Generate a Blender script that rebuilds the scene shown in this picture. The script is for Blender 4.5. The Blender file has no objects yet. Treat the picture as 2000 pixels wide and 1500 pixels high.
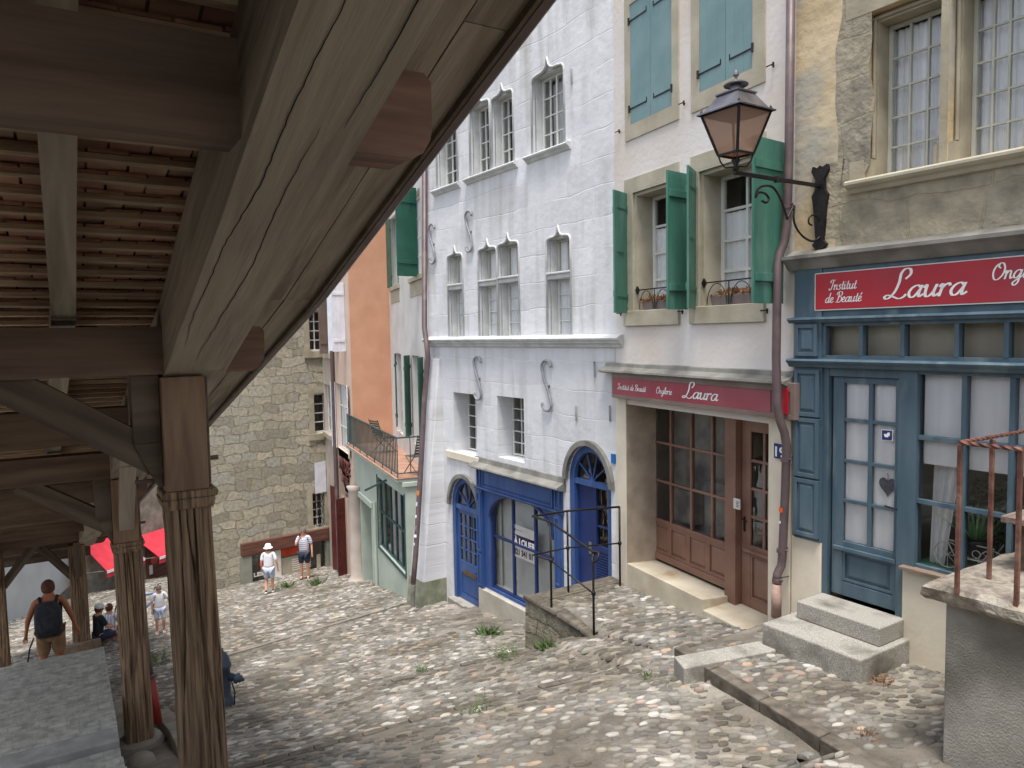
import bpy, math, random, colorsys
import numpy as np
from mathutils import Vector, Matrix, noise
from mathutils.geometry import tessellate_polygon
rad = math.radians
random.seed(7)
D = bpy.data
C = bpy.context.scene.collection
scene = bpy.context.scene
# ------------------------------------------------------------------ camera
FPX = 1444.0
yaw, pit, rho = rad(31.5), rad(3.8), rad(1.0)
f_ = Vector((math.sin(yaw)*math.cos(pit), math.cos(yaw)*math.cos(pit), -math.sin(pit)))
r0 = Vector((math.cos(yaw), -math.sin(yaw), 0)); u0 = r0.cross(f_)
Rv = r0*math.cos(rho) - u0*math.sin(rho); Uv = u0*math.cos(rho) + r0*math.sin(rho)
cd = D.cameras.new('camera'); cam = D.objects.new('camera', cd); C.objects.link(cam)
cd.sensor_width = 36; cd.lens = FPX/2000*36; cd.clip_start = .05; cd.clip_end = 600
cam.matrix_world = Matrix((( Rv.x, Uv.x, -f_.x, 0), (Rv.y, Uv.y, -f_.y, 0), (Rv.z, Uv.z, -f_.z, 0), (0, 0, 0, 1)))
scene.camera = cam
# ------------------------------------------------------------------ light
SUN_EL, SUN_AZ = rad(72), rad(215)        # high soft sun from behind the roofs, thin cloud
w = D.worlds.new('World'); scene.world = w; w.use_nodes = True
nt = w.node_tree; bg = nt.nodes['Background']
sk = nt.nodes.new('ShaderNodeTexSky'); sk.sky_type = 'NISHITA'; sk.sun_disc = False
sk.sun_elevation = SUN_EL; sk.sun_rotation = SUN_AZ; sk.dust_density = 3.0; sk.ozone_density = .3; sk.air_density = 1.0
hs_ = nt.nodes.new('ShaderNodeHueSaturation'); hs_.inputs['Saturation'].default_value = .5; nt.links.new(sk.outputs[0], hs_.inputs['Color']); nt.links.new(hs_.outputs[0], bg.inputs[0]); bg.inputs[1].default_value = .15
sl = D.lights.new('sun', 'SUN'); sun = D.objects.new('sun', sl); C.objects.link(sun)
sl.energy = 2.2; sl.angle = rad(16); sl.color = (1, .965, .91)
sdir = Vector((math.sin(SUN_AZ)*math.cos(SUN_EL), math.cos(SUN_AZ)*math.cos(SUN_EL), math.sin(SUN_EL)))
sun.rotation_euler = sdir.to_track_quat('Z', 'Y').to_euler()
scene.view_settings.view_transform = 'Standard'; scene.view_settings.look = 'None'
scene.view_settings.exposure = .78; scene.view_settings.gamma = 1
scene.render.engine = 'CYCLES'

# ------------------------------------------------------------------ helpers
def ray(u, v): return f_ + Rv*((u-1000)/FPX) + Uv*((750-v)/FPX)
def on_x(u, v, x): d = ray(u, v); return d*(x/d.x)
def on_y(u, v, y): d = ray(u, v); return d*(y/d.y)
def on_z(u, v, z): d = ray(u, v); return d*(z/d.z)
def at(u, v, d): return ray(u, v)*d
def vpang(x): return math.atan((1000-x)/1447)

def tag(o, label=None, cat=None, group=None, kind=None):
    if label: o['label'] = label
    if cat: o['category'] = cat
    if group: o['group'] = group
    if kind: o['kind'] = kind
    return o
def empty(name, M, parent=None):
    o = D.objects.new(name, None); C.objects.link(o); o.empty_display_size = .2
    o.parent = parent; o.matrix_local = M if isinstance(M, Matrix) else Matrix.Translation(Vector(M))
    return o
def thing(name, label, cat, M=Matrix(), group=None): return tag(empty(name, M), label, cat, group)

class MB:
    def __init__(s): s.v = []; s.f = []; s.m = []; s.c = []
    def poly(s, pts, mi=0):
        n = len(s.v); s.v += [tuple(p) for p in pts]; s.f.append(tuple(range(n, n+len(pts)))); s.m.append(mi)
    def box(s, x0, x1, y0, y1, z0, z1, mi=0, M=None):
        if x1 < x0: x0, x1 = x1, x0
        if y1 < y0: y0, y1 = y1, y0
        if z1 < z0: z0, z1 = z1, z0
        n = len(s.v)
        P = [Vector((x, y, z)) for z in (z0, z1) for y in (y0, y1) for x in (x0, x1)]
        if M is not None: P = [M @ p for p in P]
        s.v += [tuple(p) for p in P]
        for q in ((0,2,3,1),(4,5,7,6),(0,1,5,4),(2,6,7,3),(0,4,6,2),(1,3,7,5)): s.f.append(tuple(n+i for i in q)); s.m.append(mi)
        return s
    def hexa(s, P, mi=0):   # 8 points: bottom 4 ccw, top 4 ccw
        n = len(s.v); s.v += [tuple(p) for p in P]
        for q in ((3,2,1,0),(4,5,6,7),(0,1,5,4),(1,2,6,5),(2,3,7,6),(3,0,4,7)): s.f.append(tuple(n+i for i in q)); s.m.append(mi)
        return s
    def tube(s, pts, r, n=8, mi=0, closed=False):
        pts = [Vector(p) for p in pts]; k = len(pts)
        if not hasattr(r, '__len__'): r = [r]*k
        rings = []; prev = None
        for i, p in enumerate(pts):
            a = pts[i-1] if (i > 0 or closed) else p; b = pts[(i+1) % k] if (i < k-1 or closed) else p
            t = (b-a).normalized()
            if prev is None: x = t.orthogonal().normalized()
            else:
                x = prev - t*prev.dot(t)
                x = x.normalized() if x.length > 1e-6 else t.orthogonal().normalized()
            prev = x; y = t.cross(x); b0 = len(s.v)
            for j in range(n):
                A = 2*math.pi*j/n; s.v.append(tuple(p + (x*math.cos(A)+y*math.sin(A))*r[i]))
            rings.append(b0)
        for i in range(k if closed else k-1):
            A, B = rings[i], rings[(i+1) % k]
            for j in range(n): s.f.append((A+j, A+(j+1) % n, B+(j+1) % n, B+j)); s.m.append(mi)
        if not closed:
            s.f.append(tuple(rings[0]+j for j in range(n-1, -1, -1))); s.m.append(mi)
            s.f.append(tuple(rings[-1]+j for j in range(n))); s.m.append(mi)
        return s
    def lathe(s, prof, c=(0,0,0), n=16, mi=0, sx=1, sy=1, rot=0):
        b = []; c = Vector(c)
        for r, z in prof:
            b.append(len(s.v))
            for j in range(n):
                A = 2*math.pi*j/n+rot; s.v.append((c.x+sx*r*math.cos(A), c.y+sy*r*math.sin(A), c.z+z))
        for i in range(len(prof)-1):
            for j in range(n): s.f.append((b[i]+j, b[i]+(j+1) % n, b[i+1]+(j+1) % n, b[i+1]+j)); s.m.append(mi)
        s.f.append(tuple(b[0]+j for j in range(n-1, -1, -1))); s.m.append(mi)
        s.f.append(tuple(b[-1]+j for j in range(n))); s.m.append(mi)
        return s
    def holed(s, outer, holes, y, mi=0):   # polygon in the (x, z) plane facing -y
        loops = [[Vector((p[0], y, p[1])) for p in outer]] + [[Vector((p[0], y, p[1])) for p in h] for h in holes]
        flat = [p for l in loops for p in l]; n = len(s.v); s.v += [tuple(p) for p in flat]
        for t in tessellate_polygon(loops):
            a, b, c = (flat[i] for i in t)
            if (b-a).cross(c-a).y > 0: t = (t[0], t[2], t[1])
            s.f.append(tuple(n+i for i in t)); s.m.append(mi)
    def reveal(s, pts, y0, y1, mi=0):       # walls of a hole, pts any order
        A = sum(pts[i][0]*pts[(i+1) % len(pts)][1]-pts[(i+1) % len(pts)][0]*pts[i][1] for i in range(len(pts)))
        if A < 0: pts = pts[::-1]
        for i in range(len(pts)):
            a, b = pts[i], pts[(i+1) % len(pts)]
            s.poly([(a[0], y0, a[1]), (a[0], y1, a[1]), (b[0], y1, b[1]), (b[0], y0, b[1])], mi)
    def build(s, name, mats, parent=None, smooth=False, bevel=0, M=None):
        me = D.meshes.new(name); me.from_pydata(s.v, [], s.f)
        if not isinstance(mats, (list, tuple)): mats = [mats]
        for m in mats: me.materials.append(m)
        if len(mats) > 1: me.polygons.foreach_set('material_index', s.m)
        if smooth:
            me.polygons.foreach_set('use_smooth', [True]*len(s.f))
        if s.c:
            a = me.color_attributes.new('tint', 'FLOAT_COLOR', 'POINT'); a.data.foreach_set('color', np.array(s.c, dtype=np.float32).ravel())
        me.update()
        o = D.objects.new(name, me); C.objects.link(o); o.parent = parent
        if M is not None: o.matrix_local = M
        if bevel:
            b = o.modifiers.new('bevel', 'BEVEL'); b.width = bevel; b.segments = 2; b.limit_method = 'ANGLE'; b.angle_limit = rad(50)
        return o
def bx(name, dims, mat, parent=None, bevel=0, M=None): return MB().box(*dims).build(name, mat, parent, bevel=bevel, M=M)

# ------------------------------------------------------------------ materials
def lin(c): return tuple((x/255/12.92 if x/255 <= .04045 else ((x/255+.055)/1.055)**2.4) for x in c)
def mk(name, a, b=None, rough=.8, scale=3, detail=6, lo=.35, hi=.65, bump=0, bscale=40, bdist=.01, spec=.5, metal=0,
       stretch=(1, 1, 1), stains=None, sscale=.8, slo=.5, shi=.75, attr=False, coat=0, crack=0, distort=0):
    m = D.materials.new(name); m.use_nodes = True; n = m.node_tree.nodes; L = m.node_tree.links
    p = n['Principled BSDF']; p.inputs['Roughness'].default_value = rough; p.inputs['Metallic'].default_value = metal
    p.inputs['Specular IOR Level'].default_value = spec; p.inputs['Coat Weight'].default_value = coat
    tc = n.new('ShaderNodeTexCoord'); mp = n.new('ShaderNodeMapping'); mp.inputs['Scale'].default_value = stretch
    L.new(tc.outputs['Object'], mp.inputs['Vector'])
    def nz(sc, de=6, dist=0, vec=None):
        t = n.new('ShaderNodeTexNoise'); t.inputs['Scale'].default_value = sc; t.inputs['Detail'].default_value = de
        t.inputs['Distortion'].default_value = dist; L.new(vec or mp.outputs[0], t.inputs['Vector']); return t.outputs['Fac']
    def ramp(fac, l, h, c0, c1):
        r = n.new('ShaderNodeValToRGB'); r.color_ramp.elements[0].position = l; r.color_ramp.elements[1].position = h
        r.color_ramp.elements[0].color = (*c0, 1); r.color_ramp.elements[1].color = (*c1, 1); L.new(fac, r.inputs['Fac']); return r.outputs['Color']
    def mix(fac, A, B, mode='MIX'):
        x = n.new('ShaderNodeMix'); x.data_type = 'RGBA'; x.blend_type = mode
        if isinstance(fac, float): x.inputs[0].default_value = fac
        else: L.new(fac, x.inputs[0])
        for sock, val in ((6, A), (7, B)):
            if isinstance(val, tuple): x.inputs[sock].default_value = (*val, 1)
            else: L.new(val, x.inputs[sock])
        return x.outputs[2]
    A = lin(a); B = lin(b) if b else tuple(x*.75 for x in A)
    col = ramp(nz(scale, detail, distort), lo, hi, A, B)
    if stains:
        st = ramp(nz(sscale, 7, .3), slo, shi, (0, 0, 0), (1, 1, 1)); col = mix(st, col, lin(stains))
    if attr:
        at_ = n.new('ShaderNodeAttribute'); at_.attribute_name = 'tint'; col = mix(1.0, col, at_.outputs['Color'], 'MULTIPLY')
    h = None
    if crack:
        v = n.new('ShaderNodeTexVoronoi'); v.feature = 'DISTANCE_TO_EDGE'; v.inputs['Scale'].default_value = crack
        L.new(mp.outputs[0], v.inputs['Vector']); cr = ramp(v.outputs['Distance'], 0, .06, (.25, .25, .25), (1, 1, 1)); col = mix(.8, col, cr, 'MULTIPLY')
    L.new(col, p.inputs['Base Color'])
    if bump:
        bn = n.new('ShaderNodeBump'); bn.inputs['Strength'].default_value = bump; bn.inputs['Distance'].default_value = bdist
        L.new(nz(bscale, 8), bn.inputs['Height']); L.new(bn.outputs[0], p.inputs['Normal'])
        if rough < .95:
            rr = n.new('ShaderNodeMapRange'); rr.inputs['To Min'].default_value = max(.03, rough-.12); rr.inputs['To Max'].default_value = min(1, rough+.12)
            L.new(nz(bscale*.4, 3), rr.inputs['Value']); L.new(rr.outputs[0], p.inputs['Roughness'])
    m['nz'] = 1
    return m
def brickmat(name, cols, mortar, bw, bh, ms, distort=.05, dscale=2.2, bump=.5, bdist=.02, axis='XZ', rough=.9, msm=.3, fine=30, patch=None, vmul=1.0, streak=None):
    """squared or rubble masonry: brick pattern, warped by noise, each stone its own shade"""
    m = D.materials.new(name); m.use_nodes = True; n = m.node_tree.nodes; L = m.node_tree.links
    p = n['Principled BSDF']; p.inputs['Roughness'].default_value = rough
    tc = n.new('ShaderNodeTexCoord'); sx = n.new('ShaderNodeSeparateXYZ'); cx = n.new('ShaderNodeCombineXYZ')
    L.new(tc.outputs['Object'], sx.inputs[0]); L.new(sx.outputs[axis[0]], cx.inputs[0]); L.new(sx.outputs[axis[1]], cx.inputs[1])
    nz = n.new('ShaderNodeTexNoise'); nz.inputs['Scale'].default_value = dscale; nz.inputs['Detail'].default_value = 3; L.new(cx.outputs[0], nz.inputs['Vector'])
    sb = n.new('ShaderNodeVectorMath'); sb.operation = 'SUBTRACT'; sb.inputs[1].default_value = (.5, .5, .5); L.new(nz.outputs['Color'], sb.inputs[0])
    sc = n.new('ShaderNodeVectorMath'); sc.operation = 'SCALE'; sc.inputs['Scale'].default_value = distort*4; L.new(sb.outputs[0], sc.inputs[0])
    ad = n.new('ShaderNodeVectorMath'); L.new(cx.outputs[0], ad.inputs[0]); L.new(sc.outputs[0], ad.inputs[1])
    b = n.new('ShaderNodeTexBrick'); b.inputs['Scale'].default_value = 1; b.inputs['Brick Width'].default_value = bw; b.inputs['Row Height'].default_value = bh
    b.inputs['Mortar Size'].default_value = ms; b.inputs['Mortar Smooth'].default_value = msm; b.offset = .45; b.squash = 1.6; b.squash_frequency = 3
    b.inputs['Color1'].default_value = (0, 0, 0, 1); b.inputs['Color2'].default_value = (1, 1, 1, 1); b.inputs['Mortar'].default_value = (.5, .5, .5, 1)
    L.new(ad.outputs[0], b.inputs['Vector'])
    r = n.new('ShaderNodeValToRGB'); e = r.color_ramp.elements
    e[0].position = 0; e[0].color = (*lin(cols[0]), 1); e[1].position = 1; e[1].color = (*lin(cols[-1]), 1)
    for i in range(1, len(cols)-1): q = e.new(i/(len(cols)-1)); q.color = (*lin(cols[i]), 1)
    L.new(b.outputs['Color'], r.inputs[0])
    n2 = n.new('ShaderNodeTexNoise'); n2.inputs['Scale'].default_value = fine*.3; n2.inputs['Detail'].default_value = 8; L.new(cx.outputs[0], n2.inputs['Vector'])
    r2 = n.new('ShaderNodeValToRGB'); r2.color_ramp.elements[0].color = (.62, .62, .62, 1); r2.color_ramp.elements[1].color = (1.18, 1.16, 1.12, 1); r2.color_ramp.elements[0].position = .3; r2.color_ramp.elements[1].position = .7
    L.new(n2.outputs['Fac'], r2.inputs[0])
    mx = n.new('ShaderNodeMix'); mx.data_type = 'RGBA'; L.new(b.outputs['Fac'], mx.inputs[0]); L.new(r.outputs[0], mx.inputs[6]); mx.inputs[7].default_value = (*lin(mortar), 1)
    mm = n.new('ShaderNodeMix'); mm.data_type = 'RGBA'; mm.blend_type = 'MULTIPLY'; mm.inputs[0].default_value = vmul; L.new(mx.outputs[2], mm.inputs[6]); L.new(r2.outputs[0], mm.inputs[7])
    outc = mm.outputs[2]
    if streak:   # rain-washed dirt: long vertical runs broken into patches
        mp = n.new('ShaderNodeMapping'); mp.inputs['Scale'].default_value = (4.5, .35, 1); L.new(cx.outputs[0], mp.inputs['Vector'])
        n5 = n.new('ShaderNodeTexNoise'); n5.inputs['Scale'].default_value = 1; n5.inputs['Detail'].default_value = 8; L.new(mp.outputs[0], n5.inputs['Vector'])
        n6 = n.new('ShaderNodeTexNoise'); n6.inputs['Scale'].default_value = .7; n6.inputs['Detail'].default_value = 6; L.new(cx.outputs[0], n6.inputs['Vector'])
        mu = n.new('ShaderNodeMath'); mu.operation = 'MULTIPLY'; L.new(n5.outputs['Fac'], mu.inputs[0]); L.new(n6.outputs['Fac'], mu.inputs[1])
        r5 = n.new('ShaderNodeMapRange'); r5.inputs['From Min'].default_value = .24; r5.inputs['From Max'].default_value = .42; L.new(mu.outputs[0], r5.inputs[0])
        m5 = n.new('ShaderNodeMix'); m5.data_type = 'RGBA'; L.new(r5.outputs[0], m5.inputs[0]); L.new(outc, m5.inputs[6]); m5.inputs[7].default_value = (*lin(streak), 1); outc = m5.outputs[2]
    L.new(outc, p.inputs['Base Color'])
    n3 = n.new('ShaderNodeTexNoise'); n3.inputs['Scale'].default_value = fine; n3.inputs['Detail'].default_value = 8; L.new(cx.outputs[0], n3.inputs['Vector'])
    h = n.new('ShaderNodeMath'); h.operation = 'MULTIPLY_ADD'; h.inputs[1].default_value = -1.0; L.new(b.outputs['Fac'], h.inputs[0]); L.new(n3.outputs['Fac'], h.inputs[2])
    if patch:   # joints only show through in patches
        n4 = n.new('ShaderNodeTexNoise'); n4.inputs['Scale'].default_value = patch; L.new(cx.outputs[0], n4.inputs['Vector'])
        r4 = n.new('ShaderNodeMapRange'); r4.inputs['From Min'].default_value = .42; r4.inputs['From Max'].default_value = .62; L.new(n4.outputs['Fac'], r4.inputs[0])
        h2 = n.new('ShaderNodeMath'); h2.operation = 'MULTIPLY'; L.new(b.outputs['Fac'], h2.inputs[0]); L.new(r4.outputs[0], h2.inputs[1]); L.new(h2.outputs[0], h.inputs[0]); L.new(h2.outputs[0], mx.inputs[0])
    bn = n.new('ShaderNodeBump'); bn.inputs['Strength'].default_value = bump; bn.inputs['Distance'].default_value = bdist
    L.new(h.outputs[0], bn.inputs['Height']); L.new(bn.outputs[0], p.inputs['Normal'])
    return m
def glassmat(name, tint=(1, 1, 1), refl=1.0, rough=.02):
    m = D.materials.new(name); m.use_nodes = True; n = m.node_tree.nodes; L = m.node_tree.links; n.clear()
    o = n.new('ShaderNodeOutputMaterial'); t = n.new('ShaderNodeBsdfTransparent'); t.inputs[0].default_value = (*tint, 1)
    g = n.new('ShaderNodeBsdfGlossy'); g.inputs['Roughness'].default_value = rough; fr = n.new('ShaderNodeFresnel'); fr.inputs[0].default_value = 1.5
    k = n.new('ShaderNodeMath'); k.operation = 'MULTIPLY_ADD'; k.inputs[1].default_value = 1.3*refl; k.inputs[2].default_value = .03*refl; k.use_clamp = True
    nz = n.new('ShaderNodeTexNoise'); nz.inputs['Scale'].default_value = 3; bn = n.new('ShaderNodeBump'); bn.inputs['Strength'].default_value = .15; bn.inputs['Distance'].default_value = .01
    L.new(nz.outputs['Fac'], bn.inputs['Height']); L.new(bn.outputs[0], g.inputs['Normal'])
    mx = n.new('ShaderNodeMixShader'); L.new(fr.outputs[0], k.inputs[0]); L.new(k.outputs[0], mx.inputs[0]); L.new(t.outputs[0], mx.inputs[1]); L.new(g.outputs[0], mx.inputs[2]); L.new(mx.outputs[0], o.inputs[0])
    return m

MW = mk('white_paint_wall', (236, 238, 242), (222, 225, 231), .8, .7, bump=.5, bscale=9, bdist=.02, stains=(206, 206, 206), sscale=1.3, slo=.58, shi=.8)
M = {}
M['white_wall'] = brickmat('whitewashed_stone', [(213, 214, 218), (222, 223, 226), (206, 207, 211)], (200, 201, 205), 1.15, .46, .012, .05, 1.0, .45, .02, msm=.5, fine=7, patch=.55, vmul=.2, streak=(184, 183, 180))
M['white_trim'] = mk('white_stone_trim', (204, 205, 205), (182, 183, 181), .8, 4, bump=.3, bscale=25)
M['pink_wall'] = mk('pale_pink_plaster', (221, 213, 203), (209, 197, 186), .9, .9, detail=9, bump=.5, bscale=12, bdist=.012, stains=(222, 218, 216), sscale=.6, slo=.4, shi=.7)
M['cream_wall'] = mk('cream_plaster', (226, 216, 196), (208, 198, 180), .9, 1.6, bump=.35, bscale=14, stains=(176, 160, 134), sscale=1.2, slo=.6, shi=.85)
M['shaded_reveal'] = mk('shaded_plaster', (172, 160, 144), (146, 132, 118), .9, 3, bump=.4, bscale=20)  # shade of the shop recess put into the plaster colour
M['ochre_wall'] = mk('ochre_render', (204, 184, 150), (180, 160, 126), .92, 1.3, detail=9, lo=.4, hi=.62, bump=.6, bscale=9, bdist=.022, stains=(168, 162, 148), sscale=.9, slo=.5, shi=.62, distort=.4)
M['sandstone'] = mk('sandstone', (172, 163, 142), (146, 137, 117), .9, 2.5, bump=.35, bscale=30, stains=(128, 116, 96), sscale=1.4, slo=.55, shi=.8)
M['sandstone_pale'] = mk('pale_sandstone', (182, 175, 156), (162, 154, 135), .9, 2.5, bump=.3, bscale=30)
M['rubble'] = brickmat('rubble_stone_wall', [(150, 146, 132), (180, 173, 154), (168, 165, 154), (190, 181, 160), (146, 142, 128), (174, 167, 148)], (158, 151, 134), .58, .34, .02, .14, 1.9, 1.0, .05, vmul=.9, msm=.6)
M['rubble_dark'] = brickmat('old_retaining_stone', [(120, 114, 100), (150, 144, 128), (100, 96, 86)], (112, 106, 92), .55, .3, .02, .06, 2.4, 1.0, .04)
M['stone_patch'] = brickmat('exposed_stone_blocks', [(158, 150, 132), (170, 160, 138), (146, 140, 126)], (160, 150, 128), .7, .42, .012, .06, 1.8, .7, .022, fine=16)
M['wood'] = mk('weathered_beam_wood', (176, 164, 148), (126, 114, 101), .8, 3.0, detail=10, stretch=(.35, 4, 4), bump=.7, bscale=9, bdist=.012, stains=(168, 155, 138), sscale=.5, slo=.42, shi=.7, distort=.5)
M['wood_warm'] = mk('brown_beam_wood', (146, 118, 94), (116, 90, 70), .75, 3.0, detail=10, stretch=(4, 4, .5), bump=.6, bscale=9, bdist=.01, stains=(152, 116, 92), sscale=.6, distort=.5)
M['wood_dark'] = mk('dark_beam_wood', (112, 96, 80), (80, 68, 55), .85, 2.5, detail=10, stretch=(.4, 4, 4), bump=.6, bscale=9, bdist=.01, stains=(112, 102, 90), sscale=.6)
M['wood_post'] = mk('cracked_post_wood', (156, 130, 102), (88, 66, 50), .9, 3, detail=12, lo=.38, hi=.66, stretch=(14, 14, .5), bump=1.0, bscale=3.2, bdist=.03, distort=.35)
M['batten'] = mk('pale_batten_wood', (206, 182, 152), (164, 138, 112), .85, 6, stretch=(.5, 4, 4), bump=.4, bscale=10)
M['tile'] = mk('clay_tile', (200, 156, 134), (156, 116, 98), .85, 5, bump=.5, bscale=22, attr=True, stains=(168, 138, 116), sscale=3, slo=.45, shi=.7)
M['zinc'] = mk('brown_zinc', (104, 88, 84), (84, 68, 66), .5, 4, bump=.15, bscale=12, metal=.25)
M['pipe'] = mk('brown_painted_pipe', (100, 84, 86), (80, 66, 68), .5, 2, bump=.15, bscale=15, stains=(128, 110, 106), sscale=2, metal=.1)
M['lead'] = mk('lead_sheet', (132, 130, 124), (100, 98, 92), .6, 3, bump=.4, bscale=8, stains=(150, 148, 140), sscale=2)
M['teal'] = mk('faded_teal_paint', (122, 150, 152), (104, 134, 138), .6, 1.5, bump=.15, bscale=20)
M['green'] = mk('green_shutter_paint', (70, 122, 106), (56, 106, 92), .45, 1.2, bump=.2, bscale=14, stretch=(3, 3, .6), stains=(98, 140, 126), sscale=1.6, slo=.5, shi=.8)
M['green_dark'] = mk('dark_green_paint', (44, 98, 82), (34, 84, 70), .45, 2, bump=.1)
M['iron'] = mk('dark_iron', (48, 42, 42), (34, 30, 32), .5, 8, bump=.3, bscale=40, metal=.5)
M['iron_white'] = mk('painted_anchor_iron', (150, 151, 156), (122, 123, 128), .6, 6, bump=.2)
M['rust'] = mk('rusty_iron', (116, 74, 62), (80, 50, 44), .7, 10, bump=.5, bscale=40, stains=(140, 108, 92), sscale=6)
M['blue_shop'] = mk('slate_blue_paint', (84, 104, 116), (64, 86, 100), .5, 2.2, detail=9, bump=.2, bscale=20, stretch=(2, 2, .5), stains=(106, 122, 128), sscale=2.5, slo=.55, shi=.75)
M['bright_blue'] = mk('bright_blue_paint', (58, 88, 144), (46, 74, 126), .4, 2, bump=.2, bscale=15, stretch=(3, 3, .6), stains=(84, 108, 150), sscale=1.8, slo=.52, shi=.8)
M['deep_blue'] = mk('deep_blue_paint', (36, 56, 112), (28, 46, 96), .4, 2, bump=.12, bscale=15)
M['brown_shop'] = mk('brown_shop_paint', (140, 106, 90), (120, 88, 74), .5, 2, bump=.2, bscale=18, stains=(152, 122, 106), sscale=1.5)
M['brown_pale'] = mk('faded_brown_paint', (166, 138, 118), (144, 116, 98), .6, 2, bump=.2, bscale=18)
M['taupe'] = mk('taupe_paint', (128, 110, 102), (112, 94, 88), .6, 2, bump=.15)
M['sign_red'] = mk('red_sign_paint', (178, 32, 48), (160, 28, 44), .35, 1.2, bump=.05, stains=(150, 60, 72), sscale=1.1, slo=.5, shi=.8)
M['sign_dull'] = mk('faded_red_sign', (154, 62, 74), (134, 46, 60), .4, 1.0, bump=.05, stains=(160, 92, 100), sscale=.9, slo=.4, shi=.8)
M['letter'] = mk('white_lettering', (245, 242, 240), (230, 228, 226), .5)
M['white'] = mk('white_window_paint', (226, 226, 220), (206, 206, 200), .5, 3)
M['grey_frame'] = mk('grey_white_window_paint', (196, 196, 182), (176, 176, 164), .55, 3)
M['curtain'] = mk('white_curtain', (250, 251, 252), (240, 242, 245), .9, 2, stretch=(6, 1, .3))
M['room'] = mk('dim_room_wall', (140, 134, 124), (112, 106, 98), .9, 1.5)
M['room_pale'] = mk('pale_room_wall', (222, 226, 222), (200, 206, 204), .9, .8)
M['granite'] = mk('granite_step', (182, 179, 170), (132, 128, 121), .85, 110, detail=3, lo=.35, hi=.62, bump=.3, bscale=60, bdist=.005, stains=(104, 99, 90), sscale=2.6, slo=.5, shi=.72)
M['kerb'] = mk('kerb_stone', (118, 110, 98), (82, 76, 68), .9, 8, bump=.6, bscale=25, bdist=.015, stains=(80, 74, 64), sscale=2)
M['concrete'] = mk('old_concrete', (150, 144, 132), (122, 116, 106), .9, 3, detail=9, bump=.5, bscale=40, stains=(96, 90, 80), sscale=1.4, slo=.5, shi=.8)
M['plinth'] = mk('cream_plinth', (206, 196, 176), (184, 172, 150), .9, 2.5, bump=.3, bscale=25, stains=(160, 130, 92), sscale=1.6, slo=.58, shi=.75)
M['grey_plinth'] = mk('grey_plinth', (186, 180, 168), (164, 158, 146), .85, 2.5, bump=.25, bscale=30)
M['moss_plinth'] = mk('mossy_plinth', (146, 146, 130), (112, 118, 96), .9, 5, bump=.4, bscale=25)
M['orange_wall'] = mk('orange_render', (198, 150, 122), (186, 138, 110), .9, 1.5, bump=.2, bscale=20)
M['lit_orange_wall'] = mk('lit_orange_render', (214, 190, 174), (204, 178, 162), .9, 1.5, bump=.2, bscale=20)  # the orange render again, lightened in colour for the lit front
M['pale_wall'] = mk('pale_plaster', (214, 212, 210), (196, 194, 190), .9, 1.2, bump=.3, bscale=14)
M['mint_wall'] = mk('mint_plaster', (186, 196, 184), (168, 180, 168), .9, 1.2, bump=.3, bscale=14)
M['beige_wall'] = mk('beige_plaster', (190, 178, 168), (168, 156, 148), .9, 1.5, bump=.3, bscale=14)
M['terracotta'] = mk('terracotta_floor', (176, 138, 118), (156, 118, 98), .8, 4, bump=.2)
M['dark_red'] = mk('dark_red_paint', (96, 36, 34), (74, 26, 26), .5, 3)
M['slate_green'] = mk('bluegreen_shop_paint', (56, 84, 84), (42, 66, 68), .5, 3)
M['lintel_wood'] = mk('old_lintel_wood', (112, 72, 58), (78, 48, 40), .8, 4, stretch=(.4, 4, 5), bump=.5, bscale=12)
M['paving'] = brickmat('grey_sett_floor', [(166, 168, 163), (182, 184, 177), (156, 158, 153)], (152, 153, 147), .12, .1, .005, .02, 5, .22, .005, axis='XY', rough=.7)
M['paving_edge'] = mk('landing_edge_stone', (160, 162, 158), (136, 138, 134), .8, 6, bump=.3)
M['glass'] = glassmat('window_glass', refl=.55)
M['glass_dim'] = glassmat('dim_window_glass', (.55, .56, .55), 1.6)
M['lamp_glass'] = glassmat('lantern_glass', (.96, .88, .82), .4)
def dusty(m, col, k):
    n = m.node_tree.nodes; L = m.node_tree.links; out = n['Material Output']; src = out.inputs[0].links[0].from_socket
    d = n.new('ShaderNodeBsdfTranslucent'); d.inputs[0].default_value = (*lin(col), 1); d2 = n.new('ShaderNodeBsdfDiffuse'); d2.inputs[0].default_value = (*lin(col), 1)
    a_ = n.new('ShaderNodeMixShader'); L.new(d.outputs[0], a_.inputs[1]); L.new(d2.outputs[0], a_.inputs[2]); b_ = n.new('ShaderNodeMixShader'); b_.inputs[0].default_value = k
    L.new(src, b_.inputs[1]); L.new(a_.outputs[0], b_.inputs[2]); L.new(b_.outputs[0], out.inputs[0])
dusty(M['lamp_glass'], (214, 178, 156), .5)
M['leaf'] = mk('green_leaf', (84, 104, 52), (58, 80, 38), .7, 10)
M['dry_leaf'] = mk('dry_leaf', (150, 112, 76), (112, 78, 52), .85, 10)
M['aloe'] = mk('aloe_leaf', (134, 176, 124), (104, 148, 100), .5, 10)
M['dark_grey'] = mk('dark_grey_fabric', (52, 54, 60), (38, 40, 46), .85, 12, bump=.3, bscale=60)
M['hydrant'] = mk('dark_blue_iron_paint', (66, 78, 96), (50, 60, 78), .45, 5, bump=.2, bscale=30)
M['skin'] = mk('skin', (214, 160, 130), (196, 140, 112), .6, 5)
M['skin_tan'] = mk('tanned_skin', (186, 118, 86), (166, 100, 72), .6, 5)
M['hair'] = mk('brown_hair', (110, 70, 46), (80, 48, 34), .8, 20, bump=.5, bscale=60)
M['hair_grey'] = mk('grey_hair', (120, 108, 100), (90, 78, 72), .8, 20)
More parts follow.
